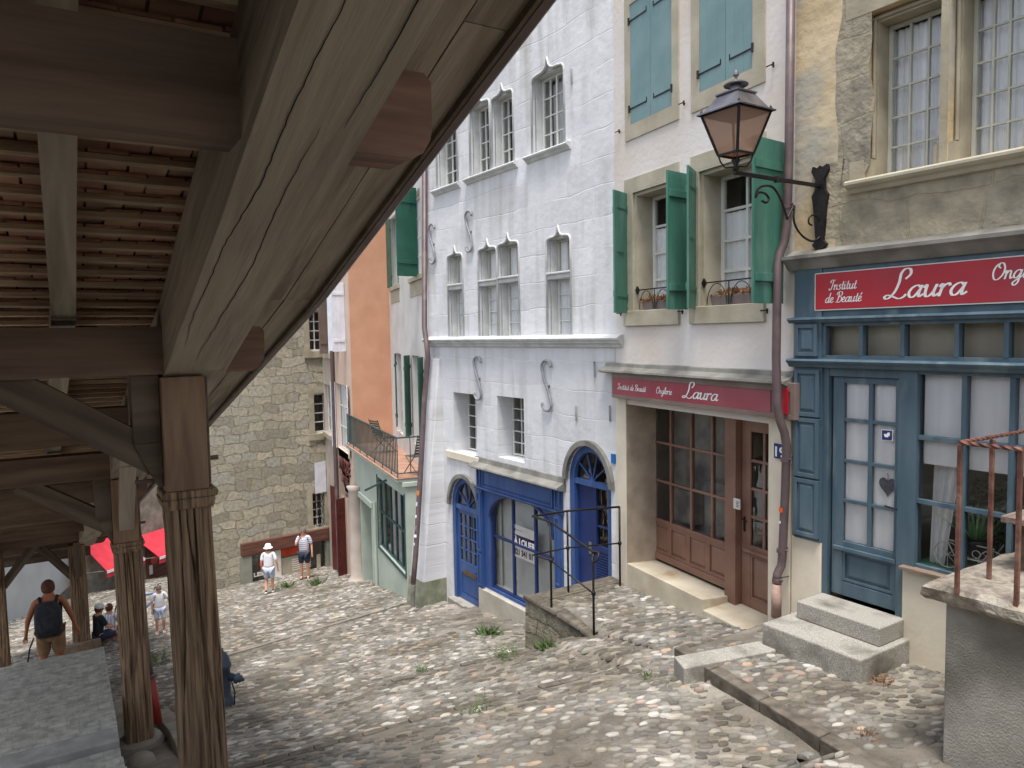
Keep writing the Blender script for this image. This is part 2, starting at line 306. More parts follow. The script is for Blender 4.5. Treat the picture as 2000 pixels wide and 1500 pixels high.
M['cloth_white'] = mk('white_cloth', (236, 236, 238), (216, 216, 222), .9, 8, bump=.2, bscale=14, bdist=.02)
M['cloth_navy'] = mk('navy_cloth', (52, 60, 82), (38, 46, 66), .9, 8, bump=.2, bscale=14, bdist=.02)
M['cloth_black'] = mk('black_cloth', (40, 44, 50), (28, 30, 36), .9, 8, bump=.2, bscale=14)
M['cloth_khaki'] = mk('khaki_cloth', (168, 134, 100), (140, 108, 78), .9, 8, bump=.3, bscale=14, bdist=.02)
M['cloth_pale'] = mk('pale_blue_cloth', (196, 206, 226), (178, 188, 212), .9, 8, bump=.2, bscale=14)
M['shoe'] = mk('shoe', (90, 86, 84), (60, 58, 58), .8, 8)
M['red_cloth'] = mk('red_awning', (204, 50, 66), (186, 42, 56), .8, 3)
M['amber'] = mk('amber_glass', (210, 130, 50), (190, 110, 40), .3, 3)
def striped(name, base, stripe, axis, freq, width):
    m = mk(name, base, base, .9, 3); n = m.node_tree.nodes; L = m.node_tree.links; p = n['Principled BSDF']
    tc = n.new('ShaderNodeTexCoord'); sx = n.new('ShaderNodeSeparateXYZ'); L.new(tc.outputs['Object'], sx.inputs[0])
    a = n.new('ShaderNodeMath'); a.operation = 'MULTIPLY'; a.inputs[1].default_value = freq; L.new(sx.outputs[axis], a.inputs[0])
    b = n.new('ShaderNodeMath'); b.operation = 'FRACT'; L.new(a.outputs[0], b.inputs[0])
    c = n.new('ShaderNodeMath'); c.operation = 'LESS_THAN'; c.inputs[1].default_value = width; L.new(b.outputs[0], c.inputs[0])
    x = n.new('ShaderNodeMix'); x.data_type = 'RGBA'; L.new(c.outputs[0], x.inputs[0]); x.inputs[6].default_value = (*lin(base), 1); x.inputs[7].default_value = (*lin(stripe), 1)
    L.new(x.outputs[2], p.inputs['Base Color']); return m
M['striped_h'] = striped('striped_polo', (214, 220, 234), (150, 130, 150), 'Z', 14, .28)
M['striped_v'] = striped('striped_shirt', (226, 230, 240), (110, 124, 170), 'X', 14, .2)

# ------------------------------------------------------------------ facade frames
class Fr:
    """vertical plane; local x = along the wall to the right, y = into the house, z = up"""
    def __init__(s, P, ang):
        s.O = Vector((P[0], P[1], 0)); t = yaw-ang
        s.ax = -Vector((math.sin(t), math.cos(t), 0)); s.inn = Vector((-s.ax.y, s.ax.x, 0))
        s.M = Matrix(((s.ax.x, s.inn.x, 0, s.O.x), (s.ax.y, s.inn.y, 0, s.O.y), (0, 0, 1, 0), (0, 0, 0, 1)))
    def P(s, u, v, y=0):
        d = ray(u, v); k = (s.O+s.inn*y).dot(s.inn)/d.dot(s.inn); return d*k
    def A(s, u, v, y=0): return (s.P(u, v, y)-s.O).dot(s.ax)
    def H(s, u, v, y=0): return s.P(u, v, y).z
    def W(s, a, y, h): return s.O + s.ax*a + s.inn*y + Vector((0, 0, h))
# ------------------------------------------------------------------ facade parts
def rect(a0, a1, h0, h1): return [(a0, h0), (a1, h0), (a1, h1), (a0, h1)]
def arch(a0, a1, h0, hs, ht, n=14):
    c = (a0+a1)/2; r = (a1-a0)/2
    return [(a0, h0), (a1, h0)] + [(c+r*math.cos(math.pi*i/n), hs+(ht-hs)*math.sin(math.pi*i/n)) for i in range(n+1)]
def ogee(a0, a1, h0, h1, rise=.2):
    c = (a0+a1)/2; w_ = (a1-a0)/2; pts = [(a0, h0), (a1, h0)]
    R_ = [(1, 0), (.98, .35), (.88, .62), (.62, .72), (.38, .74), (.2, .86), (.08, 1.15), (0, 1.75)]
    for x, z in R_: pts.append((c+w_*x, h1+rise*(z-.7)))
    for x, z in R_[-2::-1]: pts.append((c-w_*x, h1+rise*(z-.7)))
    return pts
def window(par, a0, a1, h0, h1, y, cols, rows, mat='white', fw=.05, mw=.022, glass='glass', curtain=None, name='window', cy=.07, casements=1, room=None, top_bare=0, cbot=None):
    """glazed frame: the border and glazing bars are one mesh, panes and curtain its children"""
    mb = MB(); d = .055
    mb.box(a0, a0+fw, y, y+d, h0, h1); mb.box(a1-fw, a1, y, y+d, h0, h1)
    mb.box(a0+fw, a1-fw, y+.002, y+d, h0, h0+fw); mb.box(a0+fw, a1-fw, y+.002, y+d, h1-fw, h1)
    A0, A1, B0, B1 = a0+fw, a1-fw, h0+fw, h1-fw
    for i in range(1, cols):
        x = A0+(A1-A0)*i/cols; ww = mw*2 if casements == 2 and i*2 == cols else mw
        mb.box(x-ww/2, x+ww/2, y+.006, y+d-.01, B0, B1)
    for j in range(1, rows):
        z = B0+(B1-B0)*j/rows; mb.box(A0, A1, y+.01, y+d-.014, z-mw/2, z+mw/2)
    o = mb.build(name, M[mat], par, bevel=.003)
    g = MB(); g.poly([(A0, y+.03, B0), (A1, y+.03, B0), (A1, y+.03, B1), (A0, y+.03, B1)]); g.build('pane', M[glass], o)
    if curtain:
        cb = MB(); n = 40; t = B1-(B1-B0)*top_bare; b_ = B0-.02 if cbot is None else cbot
        xs = [a0+(a1-a0)*i/n for i in range(n+1)]
        yy = [y+cy+.012*math.sin(i*1.35)+.006*math.sin(i*3.1) for i in range(n+1)]
        for i in range(n): cb.poly([(xs[i], yy[i], b_), (xs[i+1], yy[i+1], b_), (xs[i+1], yy[i+1], t), (xs[i], yy[i], t)])
        cb.build('curtain', M[curtain], o)
    return o
def wall(par, outer, holes, mat, depth_default=.28, y=0, room='room', back=1.6, thick=5.0, top=None, name='wall', room_y=.9):
    """holes: (pts, depth). The skin, the reveals, a dim room behind and the block of the house"""
    mb = MB(); mb.holed(outer, [h[0] for h in holes], y, 0)
    for pts, dep in holes: mb.reveal(pts, y, y+dep, 0)
    xs = [p[0] for p in outer]; zs = [p[1] for p in outer]
    x0, x1, z0, z1 = min(xs), max(xs), min(zs), max(zs)
    mb.reveal(rect(x0, x1, z0, z1), y, y+room_y+.3, 0)
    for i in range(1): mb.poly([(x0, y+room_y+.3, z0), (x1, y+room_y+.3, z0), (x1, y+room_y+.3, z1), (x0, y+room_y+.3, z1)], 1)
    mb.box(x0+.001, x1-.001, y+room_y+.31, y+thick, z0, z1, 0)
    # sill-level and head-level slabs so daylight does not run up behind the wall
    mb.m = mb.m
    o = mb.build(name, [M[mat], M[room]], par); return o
def panel(mb, a0, a1, h0, h1, y, b=.05, d=.015, mi=0):
    """sunk field with a raised centre"""
    mb.box(a0, a0+b, y-.02, y+.02, h0, h1, mi); mb.box(a1-b, a1, y-.02, y+.02, h0, h1, mi)
    mb.box(a0+b, a1-b, y-.019, y+.02, h0, h0+b, mi); mb.box(a0+b, a1-b, y-.019, y+.02, h1-b, h1, mi)
    mb.box(a0+b, a1-b, y+.003, y+.02, h0+b, h1-b, mi)
    c = .03
    if a1-a0 > 2*b+3*c and h1-h0 > 2*b+3*c:
        x0, x1, z0, z1 = a0+b+.012, a1-b-.012, h0+b+.012, h1-b-.012
        mb.hexa([(x0, y+.004, z0), (x1, y+.004, z0), (x1, y+.004, z1), (x0, y+.004, z1), (x0+c, y-.012, z0+c), (x1-c, y-.012, z0+c), (x1-c, y-.012, z1-c), (x0+c, y-.012, z1-c)], mi)
def shutter(par, a, y, h0, h1, wid, ang, mat, side=1, name='shutter', straps=True):
    """board shutter hinged at (a, y): side +1 hangs to the right, -1 to the left; ang is how far it stands off the wall"""
    Mx = Matrix.Translation((a, y, h0)) @ Matrix.Rotation(-ang*side, 4, 'Z')
    H = h1-h0; mb = MB(); nb = 3
    for i in range(nb):
        x0 = wid*i/nb; x1 = wid*(i+1)/nb-.003
        mb.box(side*x0, side*x1, -.014, .014, 0, H)
    for z in (.16*H, .84*H): mb.box(side*.03, side*(wid-.03), .0145, .034, z-.045, z+.045)
    o = mb.build(name, M[mat], par, bevel=.003, M=Mx)
    if straps:
        s = MB()
        for z in (.13*H, .86*H): s.box(0, side*wid*.8, -.019, -.0145, z-.012, z+.012); s.tube([(0, -.016, z-.05), (0, -.016, z+.05)], .013, 6)
        s.box(side*wid*.3, side*wid*.8, -.024, -.0195, H*.5-.012, H*.5+.012)
        s.build('strap_hinge', M['iron' if mat == 'teal' else 'green_dark'], o)
    return o
def moulding(par, a0, a1, h, prof, mat, name, returns=True):
    """horizontal profile swept along the wall; prof = [(out, dz)] from top to bottom"""
    mb = MB(); n = len(mb.v); P0 = [(a0, -p, h+z) for p, z in prof]; P1 = [(a1, -p, h+z) for p, z in prof]
    for i in range(len(prof)-1): mb.poly([P0[i], P0[i+1], P1[i+1], P1[i]])
    mb.poly(P0[::-1] if False else [(a0, .01, h+prof[0][1])]+P0+[(a0, .01, h+prof[-1][1])]); mb.poly([(a1, .01, h+prof[-1][1])]+P1[::-1]+[(a1, .01, h+prof[0][1])])
    return mb.build(name, M[mat], par)
def anchor_s(par, a, h, H, wdt=.2):
    pts = []
    for i in range(41):
        t = i/40
        pts.append((t,))
    def arc(cx, cz, r, t0, t1, n=12, rx=1): return [(cx+rx*r*math.cos(rad(t0+(t1-t0)*i/n)), cz+r*math.sin(rad(t0+(t1-t0)*i/n))) for i in range(n+1)]
    r = H*.135
    top = arc(a, h+H-r, r, 0, 180, 12, 1.15)+[(a-r*.8, h+H*.72), (a-r*.45, h+H*.6)]
    bot = [(a+r*.45, h+H*.4), (a+r*.8, h+H*.28)]+arc(a, h+r, r, 0, -190, 12, 1.15)
    P = top+[(a, h+H*.5)]+bot
    mb = MB(); mb.tube([(x, -.045, z) for x, z in P], .024, 6); mb.box(a-.05, a+.05, -.03, .0, h+H*.5-.02, h+H*.5+.02)
    return mb.build('wall_anchor', M['iron_white'], par, smooth=True)

# script lettering drawn as pen strokes
G = {
'L': [[(1.0,1.55),(1.25,1.9),(1.15,2.3),(.8,2.35),(.6,2.0),(.62,1.3),(.5,.6),(.25,.12),(0,0),(-.15,.15),(.05,.3),(.4,.18),(.85,-.02),(1.15,.08),(1.3,.3)]],
'I': [[(.0,1.35),(-.05,1.65),(.2,1.9),(.6,1.8),(.85,1.9)],[(.5,1.85),(.42,1.0),(.3,.25),(.05,0),(-.15,.12),(-.1,.3)]],
'B': [[(.35,1.85),(.35,1.0),(.2,.15),(-.05,.05)],[(-.05,1.4),(.05,1.8),(.5,2.0),(.95,1.8),(.9,1.35),(.4,1.05),(.9,.95),(1.0,.45),(.65,.03),(.3,.08)]],
'O': [[(.6,1.9),(.2,1.6),(.0,.9),(.2,.15),(.6,.0),(1.05,.5),(1.15,1.2),(.9,1.8),(.55,1.85),(.45,1.5),(.7,1.3)]],
'a': [[(.72,.78),(.5,.97),(.18,.8),(.03,.4),(.18,.05),(.45,.12),(.7,.6)],[(.78,.95),(.7,.4),(.76,.06),(1.0,.25)]],
'u': [[(-.05,.75),(.12,.95),(.12,.4),(.22,.05),(.45,.1),(.68,.5)],[(.74,.95),(.66,.4),(.74,.05),(1.0,.25)]],
'r': [[(-.05,.75),(.12,.95),(.12,.5),(.08,.02)],[(.1,.5),(.25,.82),(.5,.98),(.6,.8)]],
'n': [[(-.05,.75),(.12,.95),(.12,.4),(.08,.02)],[(.12,.5),(.35,.93),(.58,.85),(.58,.4),(.66,.05),(.85,.2)]],
's': [[(.5,.78),(.3,.97),(.12,.72),(.42,.4),(.35,.06),(.02,.1)]],
't': [[(.25,1.5),(.2,.8),(.18,.2),(.34,.03),(.55,.25)],[(0,.95),(.45,1.02)]],
'i': [[(.0,.75),(.12,.93),(.1,.3),(.2,.04),(.42,.25)],[(.16,1.3),(.18,1.38)]],
'd': [[(.68,.78),(.48,.97),(.18,.8),(.03,.4),(.18,.05),(.45,.12),(.66,.6)],[(.82,1.85),(.72,1.0),(.68,.3),(.76,.05),(.98,.25)]],
'e': [[(.05,.4),(.4,.6),(.48,.85),(.28,.98),(.07,.7),(.08,.25),(.32,.03),(.65,.28)]],
'é': [[(.05,.4),(.4,.6),(.48,.85),(.28,.98),(.07,.7),(.08,.25),(.32,.03),(.65,.28)],[(.3,1.25),(.5,1.55)]],
'g': [[(.7,.78),(.5,.97),(.18,.8),(.03,.4),(.18,.08),(.45,.15),(.68,.6)],[(.75,.95),(.68,.2),(.6,-.45),(.3,-.75),(.08,-.5),(.4,-.15),(.95,.25)]],
'l': [[(.0,.3),(.38,1.2),(.4,1.8),(.2,1.85),(.14,1.0),(.16,.15),(.34,.03),(.5,.25)]],
}
ADV = {'L':1.45,'I':.8,'B':1.15,'O':1.3,'a':.98,'u':.98,'r':.72,'n':.92,'s':.62,'t':.55,'i':.45,'d':1.0,'e':.68,'é':.68,'g':.95,'l':.52,' ':.55}
def catmull(P, n=5):
    if len(P) < 3: return P
    Q = [P[0]]+P+[P[-1]]; out = []
    for i in range(1, len(Q)-2):
        p0, p1, p2, p3 = Q[i-1], Q[i], Q[i+1], Q[i+2]
        for k in range(n):
            t = k/n
            out.append(tuple(.5*((2*p1[j])+(-p0[j]+p2[j])*t+(2*p0[j]-5*p1[j]+4*p2[j]-p3[j])*t*t+(-p0[j]+3*p1[j]-3*p2[j]+p3[j])*t**3) for j in (0, 1)))
    out.append(P[-1]); return out
def script_text(par, txt, a, h, x, y, name='lettering', mat='letter', slant=.22, wt=.2, sxk=1.0):
    """x = height of a small letter; strokes swell on the way down as a pen's do"""
    mb = MB(); cur = a
    for ch in txt:
        for st in G.get(ch, []):
            P = catmull(st)
            for i in range(len(P)-1):
                (x0, z0), (x1, z1) = P[i], P[i+1]; dx, dz = x1-x0, z1-z0; L_ = math.hypot(dx, dz) or 1
                wd = wt*(.38+.62*abs(dz/L_)); nx, nz = -dz/L_*wd/2, dx/L_*wd/2
                e = .02
                q = [(x0-dx/L_*e+nx, z0-dz/L_*e+nz), (x0-dx/L_*e-nx, z0-dz/L_*e-nz), (x1+dx/L_*e-nx, z1+dz/L_*e-nz), (x1+dx/L_*e+nx, z1+dz/L_*e+nz)]
                mb.poly([(cur+(px+slant*pz)*x*sxk, y-.0004*(i % 3), h+pz*x) for px, pz in q])
        cur += ADV.get(ch, .6)*x*sxk
    return mb.build(name, M[mat], par), cur
def text(par, txt, a, h, size, y, mat, name='lettering', depth=.002, width=None, rot=None, bold=0):
    cu = D.curves.new('t', 'FONT'); cu.body = txt; cu.size = size; cu.extrude = depth; cu.offset = bold
    to = D.objects.new('t', cu); C.objects.link(to); bpy.context.view_layer.update()
    me = D.meshes.new_from_object(to.evaluated_get(bpy.context.evaluated_depsgraph_get())); D.objects.remove(to); D.curves.remove(cu)
    xs = [v.co.x for v in me.vertices]; k = 1 if width is None else width/(max(xs)-min(xs))
    for v in me.vertices: v.co = Vector(((v.co.x-min(xs))*k, -v.co.z, v.co.y))
    me.materials.clear(); me.materials.append(M[mat]); o = D.objects.new(name, me); C.objects.link(o); o.parent = par
    o.matrix_local = Matrix.Translation((a, y, h)) @ (rot or Matrix()); return o

# ------------------------------------------------------------------ facade planes
B0 = at(1690, 900, 7.6); FB = Fr(B0, vpang(60))
c1 = FB.P(1550, 640); FM = Fr(c1, vpang(330))
c2 = FM.P(1203, 655); FW = Fr(c2, vpang(30))
def camxy(l, d):   # l to the right, d ahead, seen level from the camera
    return Vector((math.sin(yaw)*d+math.cos(yaw)*l, math.cos(yaw)*d-math.sin(yaw)*l, 0))
c4 = FW.P(838, 665)

# ================================================================== HOUSE with the slate-blue shopfront (rightmost)
a, h = FB.A, FB.H
HB = thing('stone_house', 'old ochre and grey stone house above the slate blue shopfront, mullioned window upstairs', 'house', FB.M)
yR = .3
aL = FB.A(1550, 640); aW1 = FB.A(1690, 200); aW1r = FB.A(1836, 200); aW2 = FB.A(1852, 200); hs = FB.H(1690, 355)+.02; ht = FB.H(1690, 28)
aW2r = aW2+(aW1r-aW1)
shL, shR = FB.A(1556, 800), 3.3
hole1 = rect(aW1, aW1r, hs, ht); hole2 = rect(aW2, aW2r, hs, ht)
gl_h0 = FB.H(1795, 1108); fas_t = FB.H(1560, 508)
shop_hole = [(FB.A(1612, 1165), -3.0), (3.1, -3.0), (3.1, FB.H(1700, 632)), (FB.A(1612, 700), FB.H(1700, 632))]
wall(HB, rect(aL, 4.5, -5.0, 8.0), [(hole1, .12), (hole2, .12), (shop_hole, .3)], 'ochre_wall', room='room')
# stepped stone surround inside each opening
mb = MB()
for A0_, A1_ in ((aW1, aW1r), (aW2, aW2r)):
    inn = rect(A0_+.06, A1_-.06, hs, ht-.08); mb.holed(rect(A0_, A1_, hs, ht), [inn], .12); mb.reveal(inn, .12, .36)
    for x in (A0_+.03,): mb.tube([(x, .105, hs+.22), (x, .105, ht-.04)], .018, 8)
    for x in (A1_-.03,): mb.tube([(x, .105, hs+.22), (x, .105, ht-.04)], .018, 8)
    mb.tube([(A0_, .105, ht-.04), (A1_, .105, ht-.04)], .018, 8)
    mb.box(A0_-.002, A0_+.058, .02, .119, hs, hs+.2); mb.box(A1_-.058, A1_+.002, .02, .119, hs, hs+.2)
mb.box(aW1r+.003, aW2-.003, -.012, .1, hs, ht+.3); mb.box(aW1-.16, aW1-.003, -.008, .05, hs, hs+.2)
mb.box(aW1-.22, aW2r+.3, -.006, .05, ht+.003, ht+.34)
sur = mb.build('window_surround', M['sandstone'], HB, bevel=.006)
# exposed masonry patches beside and under the window
mb = MB()
def blob(mb, a0, a1, h0, h1, y, j=.07, n=26):
    pts = []; cx, cz = (a0+a1)/2, (h0+h1)/2
    for i in range(n):
        t = 2*math.pi*i/n; ct, st = math.cos(t), math.sin(t); k = 1/max(abs(ct), abs(st))
        pts.append((cx+(a1-a0)/2*ct*k+random.uniform(-j, j), y, cz+(h1-h0)/2*st*k+random.uniform(-j, j)*.6))
    c = (cx, y, cz)
    for i in range(n): mb.poly([c, pts[i], pts[(i+1) % n]])
blob(mb, aW1-.3, aW1+.05, hs-.0, ht+.6, -.002, .05); blob(mb, aW1-.28, 4.3, fas_t+.06, hs-.05, -.0025, .04, 60); blob(mb, aW1-.45, aW1-.1, .95, 1.75, -.0035, .05)
mb.build('exposed_stonework', M['stone_patch'], HB)
moulding(HB, FB.A(1662, 355), 4.4, hs, [(0, .012), (.1, 0), (.125, -.02), (.125, -.045), (.1, -.07), (.06, -.085), (.04, -.12), (0, -.125)], 'sandstone_pale', 'window_sill')
for i, (A0_, A1_) in enumerate(((aW1, aW1r), (aW2, aW2r))):
    window(HB, A0_+.062, A1_-.062, hs+.003, ht-.083, .3, 3 if i == 0 else 4, 5, 'grey_frame', fw=.035, mw=.02, curtain='curtain', cy=.1)
# --- shopfront
SF = HB
yF = -.07
hA = FB.H(1600, 622); hB_ = FB.H(1600, 706); hdoorT = FB.H(1640, 735)
aP0, aP1 = FB.A(1558, 800), FB.A(1610, 800)
aD0, aD1 = FB.A(1624, 900), FB.A(1753, 900); aS0 = FB.A(1792, 900)
hb_pil = FB.H(1580, 1052); hth = FB.H(1685, 1180)
rail_r = 3.2
mb = MB()
mb.box(aP0, aP1, yF, .05, hB_+.03, hA-.03)                     # small upper pilaster block
mb.box(aP1, rail_r, yF+.02, .05, hA-.04, fas_t-.1)              # fascia board
mb.box(aP0, aP1, yF, .05, hA-.0305, fas_t-.1)
mb.box(aP1, aD0-.03, -.02, .1, hth-.03, hB_-.03)                # door post left
mb.box(aD1+.015, aS0, -.03, .1, gl_h0-.03, hB_-.03)              # post between door and window
mb.box(aD1+.015, aS0-.1, -.028, .1, hth-.03, gl_h0-.03)
mb.box(aD0-.03, aD1+.015, -.01, .1, hdoorT, hB_-.03)            # head over the door
mb.box(aS0, rail_r, -.02, .1, FB.H(1850, 733), hB_-.03)
# transom light frame
z0, z1 = hB_+.03, hA-.04
edges = [1614, 1686, 1767, 1873, 1970]; xs = [FB.A(u, 665) for u in edges]; xs += [xs[-1]+.45, xs[-1]+.9, xs[-1]+1.35]
for x in xs: mb.box(x-.02, x+.02, -.045, .06, z0+.04, z1-.045)
mb.box(aP1, rail_r, -.04, .06, z0, z0+.04); mb.box(aP1, rail_r, -.04, .06, z1-.045, z1)
mb.box(aP1, aP1+.0, 0, .01, z0, z1)
# shop window bars
wx = [FB.A(u, 900) for u in (1881, 1975)]; wx.append(wx[-1]+.45); wx.append(wx[-1]+.45)
wr = FB.H(1830, 858), FB.H(1830, 985)
for x in wx: mb.box(x-.022, x+.022, -.01, .07, gl_h0+.03, FB.H(1850, 733))
for z in wr: mb.box(aS0, rail_r, -.003, .062, z-.022, z+.022)
mb.box(aS0, rail_r, -.012, .075, gl_h0, gl_h0+.03)
sf = mb.build('shopfront', M['blue_shop'], HB, bevel=.004)
g = MB(); g.poly([(aS0, .03, gl_h0), (rail_r, .03, gl_h0), (rail_r, .03, FB.H(1850, 733)), (aS0, .03, FB.H(1850, 733))]); g.build('shop_window_pane', M['glass'], sf)
g = MB(); g.poly([(aP1, .02, z0), (rail_r, .02, z0), (rail_r, .02, z1), (aP1, .02, z1)]); g.build('transom_pane', M['glass'], sf)
# pilaster with sunk panels
mb = MB(); pw = aP1-aP0
mb.box(aP0, aP1, yF+.021, .05, hb_pil, hB_-.03)
hh = [FB.H(1580, v) for v in (1045, 930, 812, 718)]
for i in range(3): panel(mb, aP0+.01, aP1-.01, hh[i], hh[i+1]-.02, yF, b=.045)
panel(mb, aP0+.03, aP1-.03, hB_+.06, hA-.06, yF-.02, b=.04)
mb.build('pilaster', M['blue_shop'], sf, bevel=.003)
moulding(HB, aP0-.08, 3.25, fas_t, [(0, .1), (.14, .035), (.2, .03), (.2, -.005), (.16, -.03), (.13, -.06), (.09, -.11), (.08, -.12), (0, -.12)], 'lead', 'cornice')
moulding(sf, aP0-.06, 3.25, hA, [(0, .02), (.12, .012), (.13, -.01), (.11, -.02), (.09, -.045), (0, -.05)], 'blue_shop', 'cornice')
moulding(sf, aP0-.06, 3.25, hB_, [(0, .035), (.12, .028), (.14, .01), (.13, -.006), (.1, -.03), (.08, -.06), (0, -.07)], 'blue_shop', 'cornice')
# door
dr = MB()
aG0, aG1, aGm = FB.A(1645, 900), FB.A(1748, 900)-.015, FB.A(1696, 900)
gv = [FB.H(1645, v) for v in (1057, 978, 900, 820, 748)]
yD = .02
dr.box(aD0, aG0, yD, yD+.05, hth+.02, hdoorT-.005); dr.box(aG1, aD1, yD, yD+.05, hth+.02, hdoorT-.005)
dr.box(aG0, aG1, yD+.001, yD+.05, gv[4], hdoorT-.005); dr.box(aG0, aG1, yD+.001, yD+.05, gv[0]-.09, gv[0])
dr.box(aG0, aG1, yD+.001, yD+.05, hth+.02, hth+.17)
dr.box(aGm-.022, aGm+.022, yD+.004, yD+.045, gv[0], gv[4])
for z in gv[1:4]: dr.box(aG0, aG1, yD+.008, yD+.04, z-.018, z+.018)
panel(dr, aG0, aG1, hth+.18, gv[0]-.1, yD+.025, b=.03)
dr.box(aD0+.03, aD1-.0, yD-.035, yD-.002, gv[0]-.1, gv[0]-.06)
door = dr.build('door', M['blue_shop'], sf, bevel=.004)
g = MB(); g.poly([(aG0, yD+.025, gv[0]), (aG1, yD+.025, gv[0]), (aG1, yD+.025, gv[4]), (aG0, yD+.025, gv[4])]); g.build('pane', M['glass'], door)
g = MB(); n = 30
for i in range(n):
    x0, x1 = aG0+(aG1-aG0)*i/n, aG0+(aG1-aG0)*(i+1)/n; k = lambda q: yD+.05+.004*math.sin(q*.9)
    g.poly([(x0, k(i), gv[0]), (x1, k(i+1), gv[0]), (x1, k(i+1), gv[4]), (x0, k(i), gv[4])])
g.build('curtain', M['curtain'], door)
g = MB(); hx, hz = FB.A(1757, 1000, yD), FB.H(1757, 1000, yD)
g.box(hx-.018, hx+.018, yD-.012, yD-.001, hz-.13, hz+.1); g.tube([(hx, yD-.01, hz+.03), (hx, yD-.06, hz+.035), (hx-.12, yD-.06, hz+.05)], .009, 8)
g.build('door_handle', M['iron'], door, smooth=False)
# sticker on the door glass
g = MB(); sx_, sz_ = FB.A(1733, 850, yD), FB.H(1733, 850, yD)
g.box(sx_-.06, sx_+.06, yD-.004, yD-.001, sz_-.055, sz_+.055)
st = g.build('sticker', M['white'], door)
g = MB(); g.box(sx_-.052, sx_+.052, yD-.0065, yD-.0045, sz_-.048, sz_+.048); g.build('sticker_print', M['deep_blue'], st)
g = MB()
for q in ([(-.03, -.005), (.03, -.005), (.03, .012), (-.03, .012)], [(-.005, .012), (.03, .012), (.03, .03), (.01, .03)], [(-.022, -.02), (.012, -.02), (.018, -.005), (-.028, -.005)]):
    g.poly([(sx_+x, yD-.0072, sz_+z) for x, z in q])
g.build('sticker_symbol', M['letter'], st)
# hanging heart (hangs from the door: a thing of its own)
HX, HZ = FB.A(1730, 945, yD), FB.H(1730, 950, yD)
Hh = thing('heart_ornament', 'grey slate heart hanging inside the blue glazed shop door', 'ornament', FB.M @ Matrix.Translation((HX, yD+.034, HZ)))
pts = []
for i in range(36):
    t = 2*math.pi*i/36; pts.append((.0056*16*math.sin(t)**3, .0058*(13*math.cos(t)-5*math.cos(2*t)-2*math.cos(3*t)-math.cos(4*t))*1.15))
g = MB(); g.poly([(x, -.004, z) for x, z in pts]); g.poly([(x, .004, z) for x, z in pts[::-1]])
for i in range(36): p, q = pts[i], pts[(i+1) % 36]; g.poly([(p[0], -.004, p[1]), (p[0], .004, p[1]), (q[0], .004, q[1]), (q[0], -.004, q[1])])
g.build('heart', mk('dark_slate', (92, 98, 112), (72, 78, 92), .6, 20, bump=.3, bscale=60), Hh)
g = MB(); g.tube([(0, 0, .04), (.004, 0, .1), (-.002, 0, .13)], .003, 5); g.build('hanging_cord', M['iron'], Hh)
# lower wall beside the door and under the window, window board
mb = MB(); mb.box(aS0-.105, 3.2, -.045, .28, -4.4, gl_h0-.032); mb.build('stall_riser', M['cream_wall'], HB, bevel=.01)
mb = MB(); mb.box(aL+.02, aP1+.0, -.04, .28, -4.4, hb_pil-.003); mb.build('pier', M['cream_wall'], HB, bevel=.01)
mb = MB(); mb.box(aS0-.11, 3.2, -.11, .06, gl_h0-.03, gl_h0-.001); mb.build('window_board', mk('bare_grey_wood', (142, 124, 108), (110, 94, 82), .85, 8, stretch=(.5, 5, 5), bump=.5, bscale=10), sf, bevel=.004)
# behind the shop glass: blind, curtain, display shelf
hbl = FB.H(1830, 905)
mb = MB()
for i in range(24):
    x0 = aS0+.02+(3.1-aS0)*i/24; x1 = aS0+.02+(3.1-aS0)*(i+1)/24
    mb.poly([(x0, .075, hbl), (x1, .075, hbl), (x1, .075, FB.H(1850, 733)+.05), (x0, .075, FB.H(1850, 733)+.05)])
mb.box(aS0+.02, 3.1, .077, .09, hbl-.03, hbl); mb.build('roller_blind', M['curtain'], sf)
mb = MB(); n = 12; w0 = .26
for i in range(n):
    t0, t1 = i/n, (i+1)/n; k = lambda t: .2+.02*math.sin(t*22)
    mb.poly([(aS0+.03+.14*t0, k(t0), gl_h0+.02), (aS0+.03+.14*t1, k(t1), gl_h0+.02), (aS0+.06+w0*t1, k(t1), hbl+.05), (aS0+.06+w0*t0, k(t0), hbl+.05)])
mb.build('side_curtain', M['curtain'], sf)
mb = MB(); mb.box(aS0-.05, 3.1, .08, .95, gl_h0-.08, gl_h0+.015); mb.build('display_shelf', mk('green_felt', (60, 142, 104), (48, 122, 88), .95, 9), sf)
mb = MB(); mb.box(shop_hole[0][0]-.3, 3.3, 1.0, 1.02, -3.2, .6); mb.box(aP1, 3.2, .12, .14, z0-.1, z1+.2); mb.build('back_panel', mk('beige_back_panel', (190, 184, 166), (164, 158, 142), .9, 1.2), sf)

# red sign board
zt, zb_ = FB.H(1594, 536, yF), FB.H(1594, 605, yF); aS = FB.A(1594, 570, yF)
SG = thing('shop_sign', 'bright red sign board with white script lettering on the slate blue shop fascia', 'sign', FB.M)
mb = MB(); mb.box(aS, 3.15, yF-.012, yF+.018, zb_, zt); bd = mb.build('board', M['sign_red'], SG, bevel=.002)
mb = MB(); mb.box(aS-.012, 3.16, yF-.008, yF+.0, zb_-.012, zb_-.0005); mb.box(aS-.012, 3.16, yF-.008, yF+.0, zt+.0005, zt+.01); mb.box(aS-.012, aS-.0005, yF-.008, yF, zb_-.012, zt+.01); mb.build('board_edge', M['white'], SG)
yy = yF-.0145; Ht = zt-zb_
script_text(SG, 'Institut', FB.A(1622, 560, yF), FB.H(1622, 567, yF), .055, yy)
script_text(SG, 'de Beauté', FB.A(1613, 592, yF), FB.H(1613, 592, yF), .056, yy)
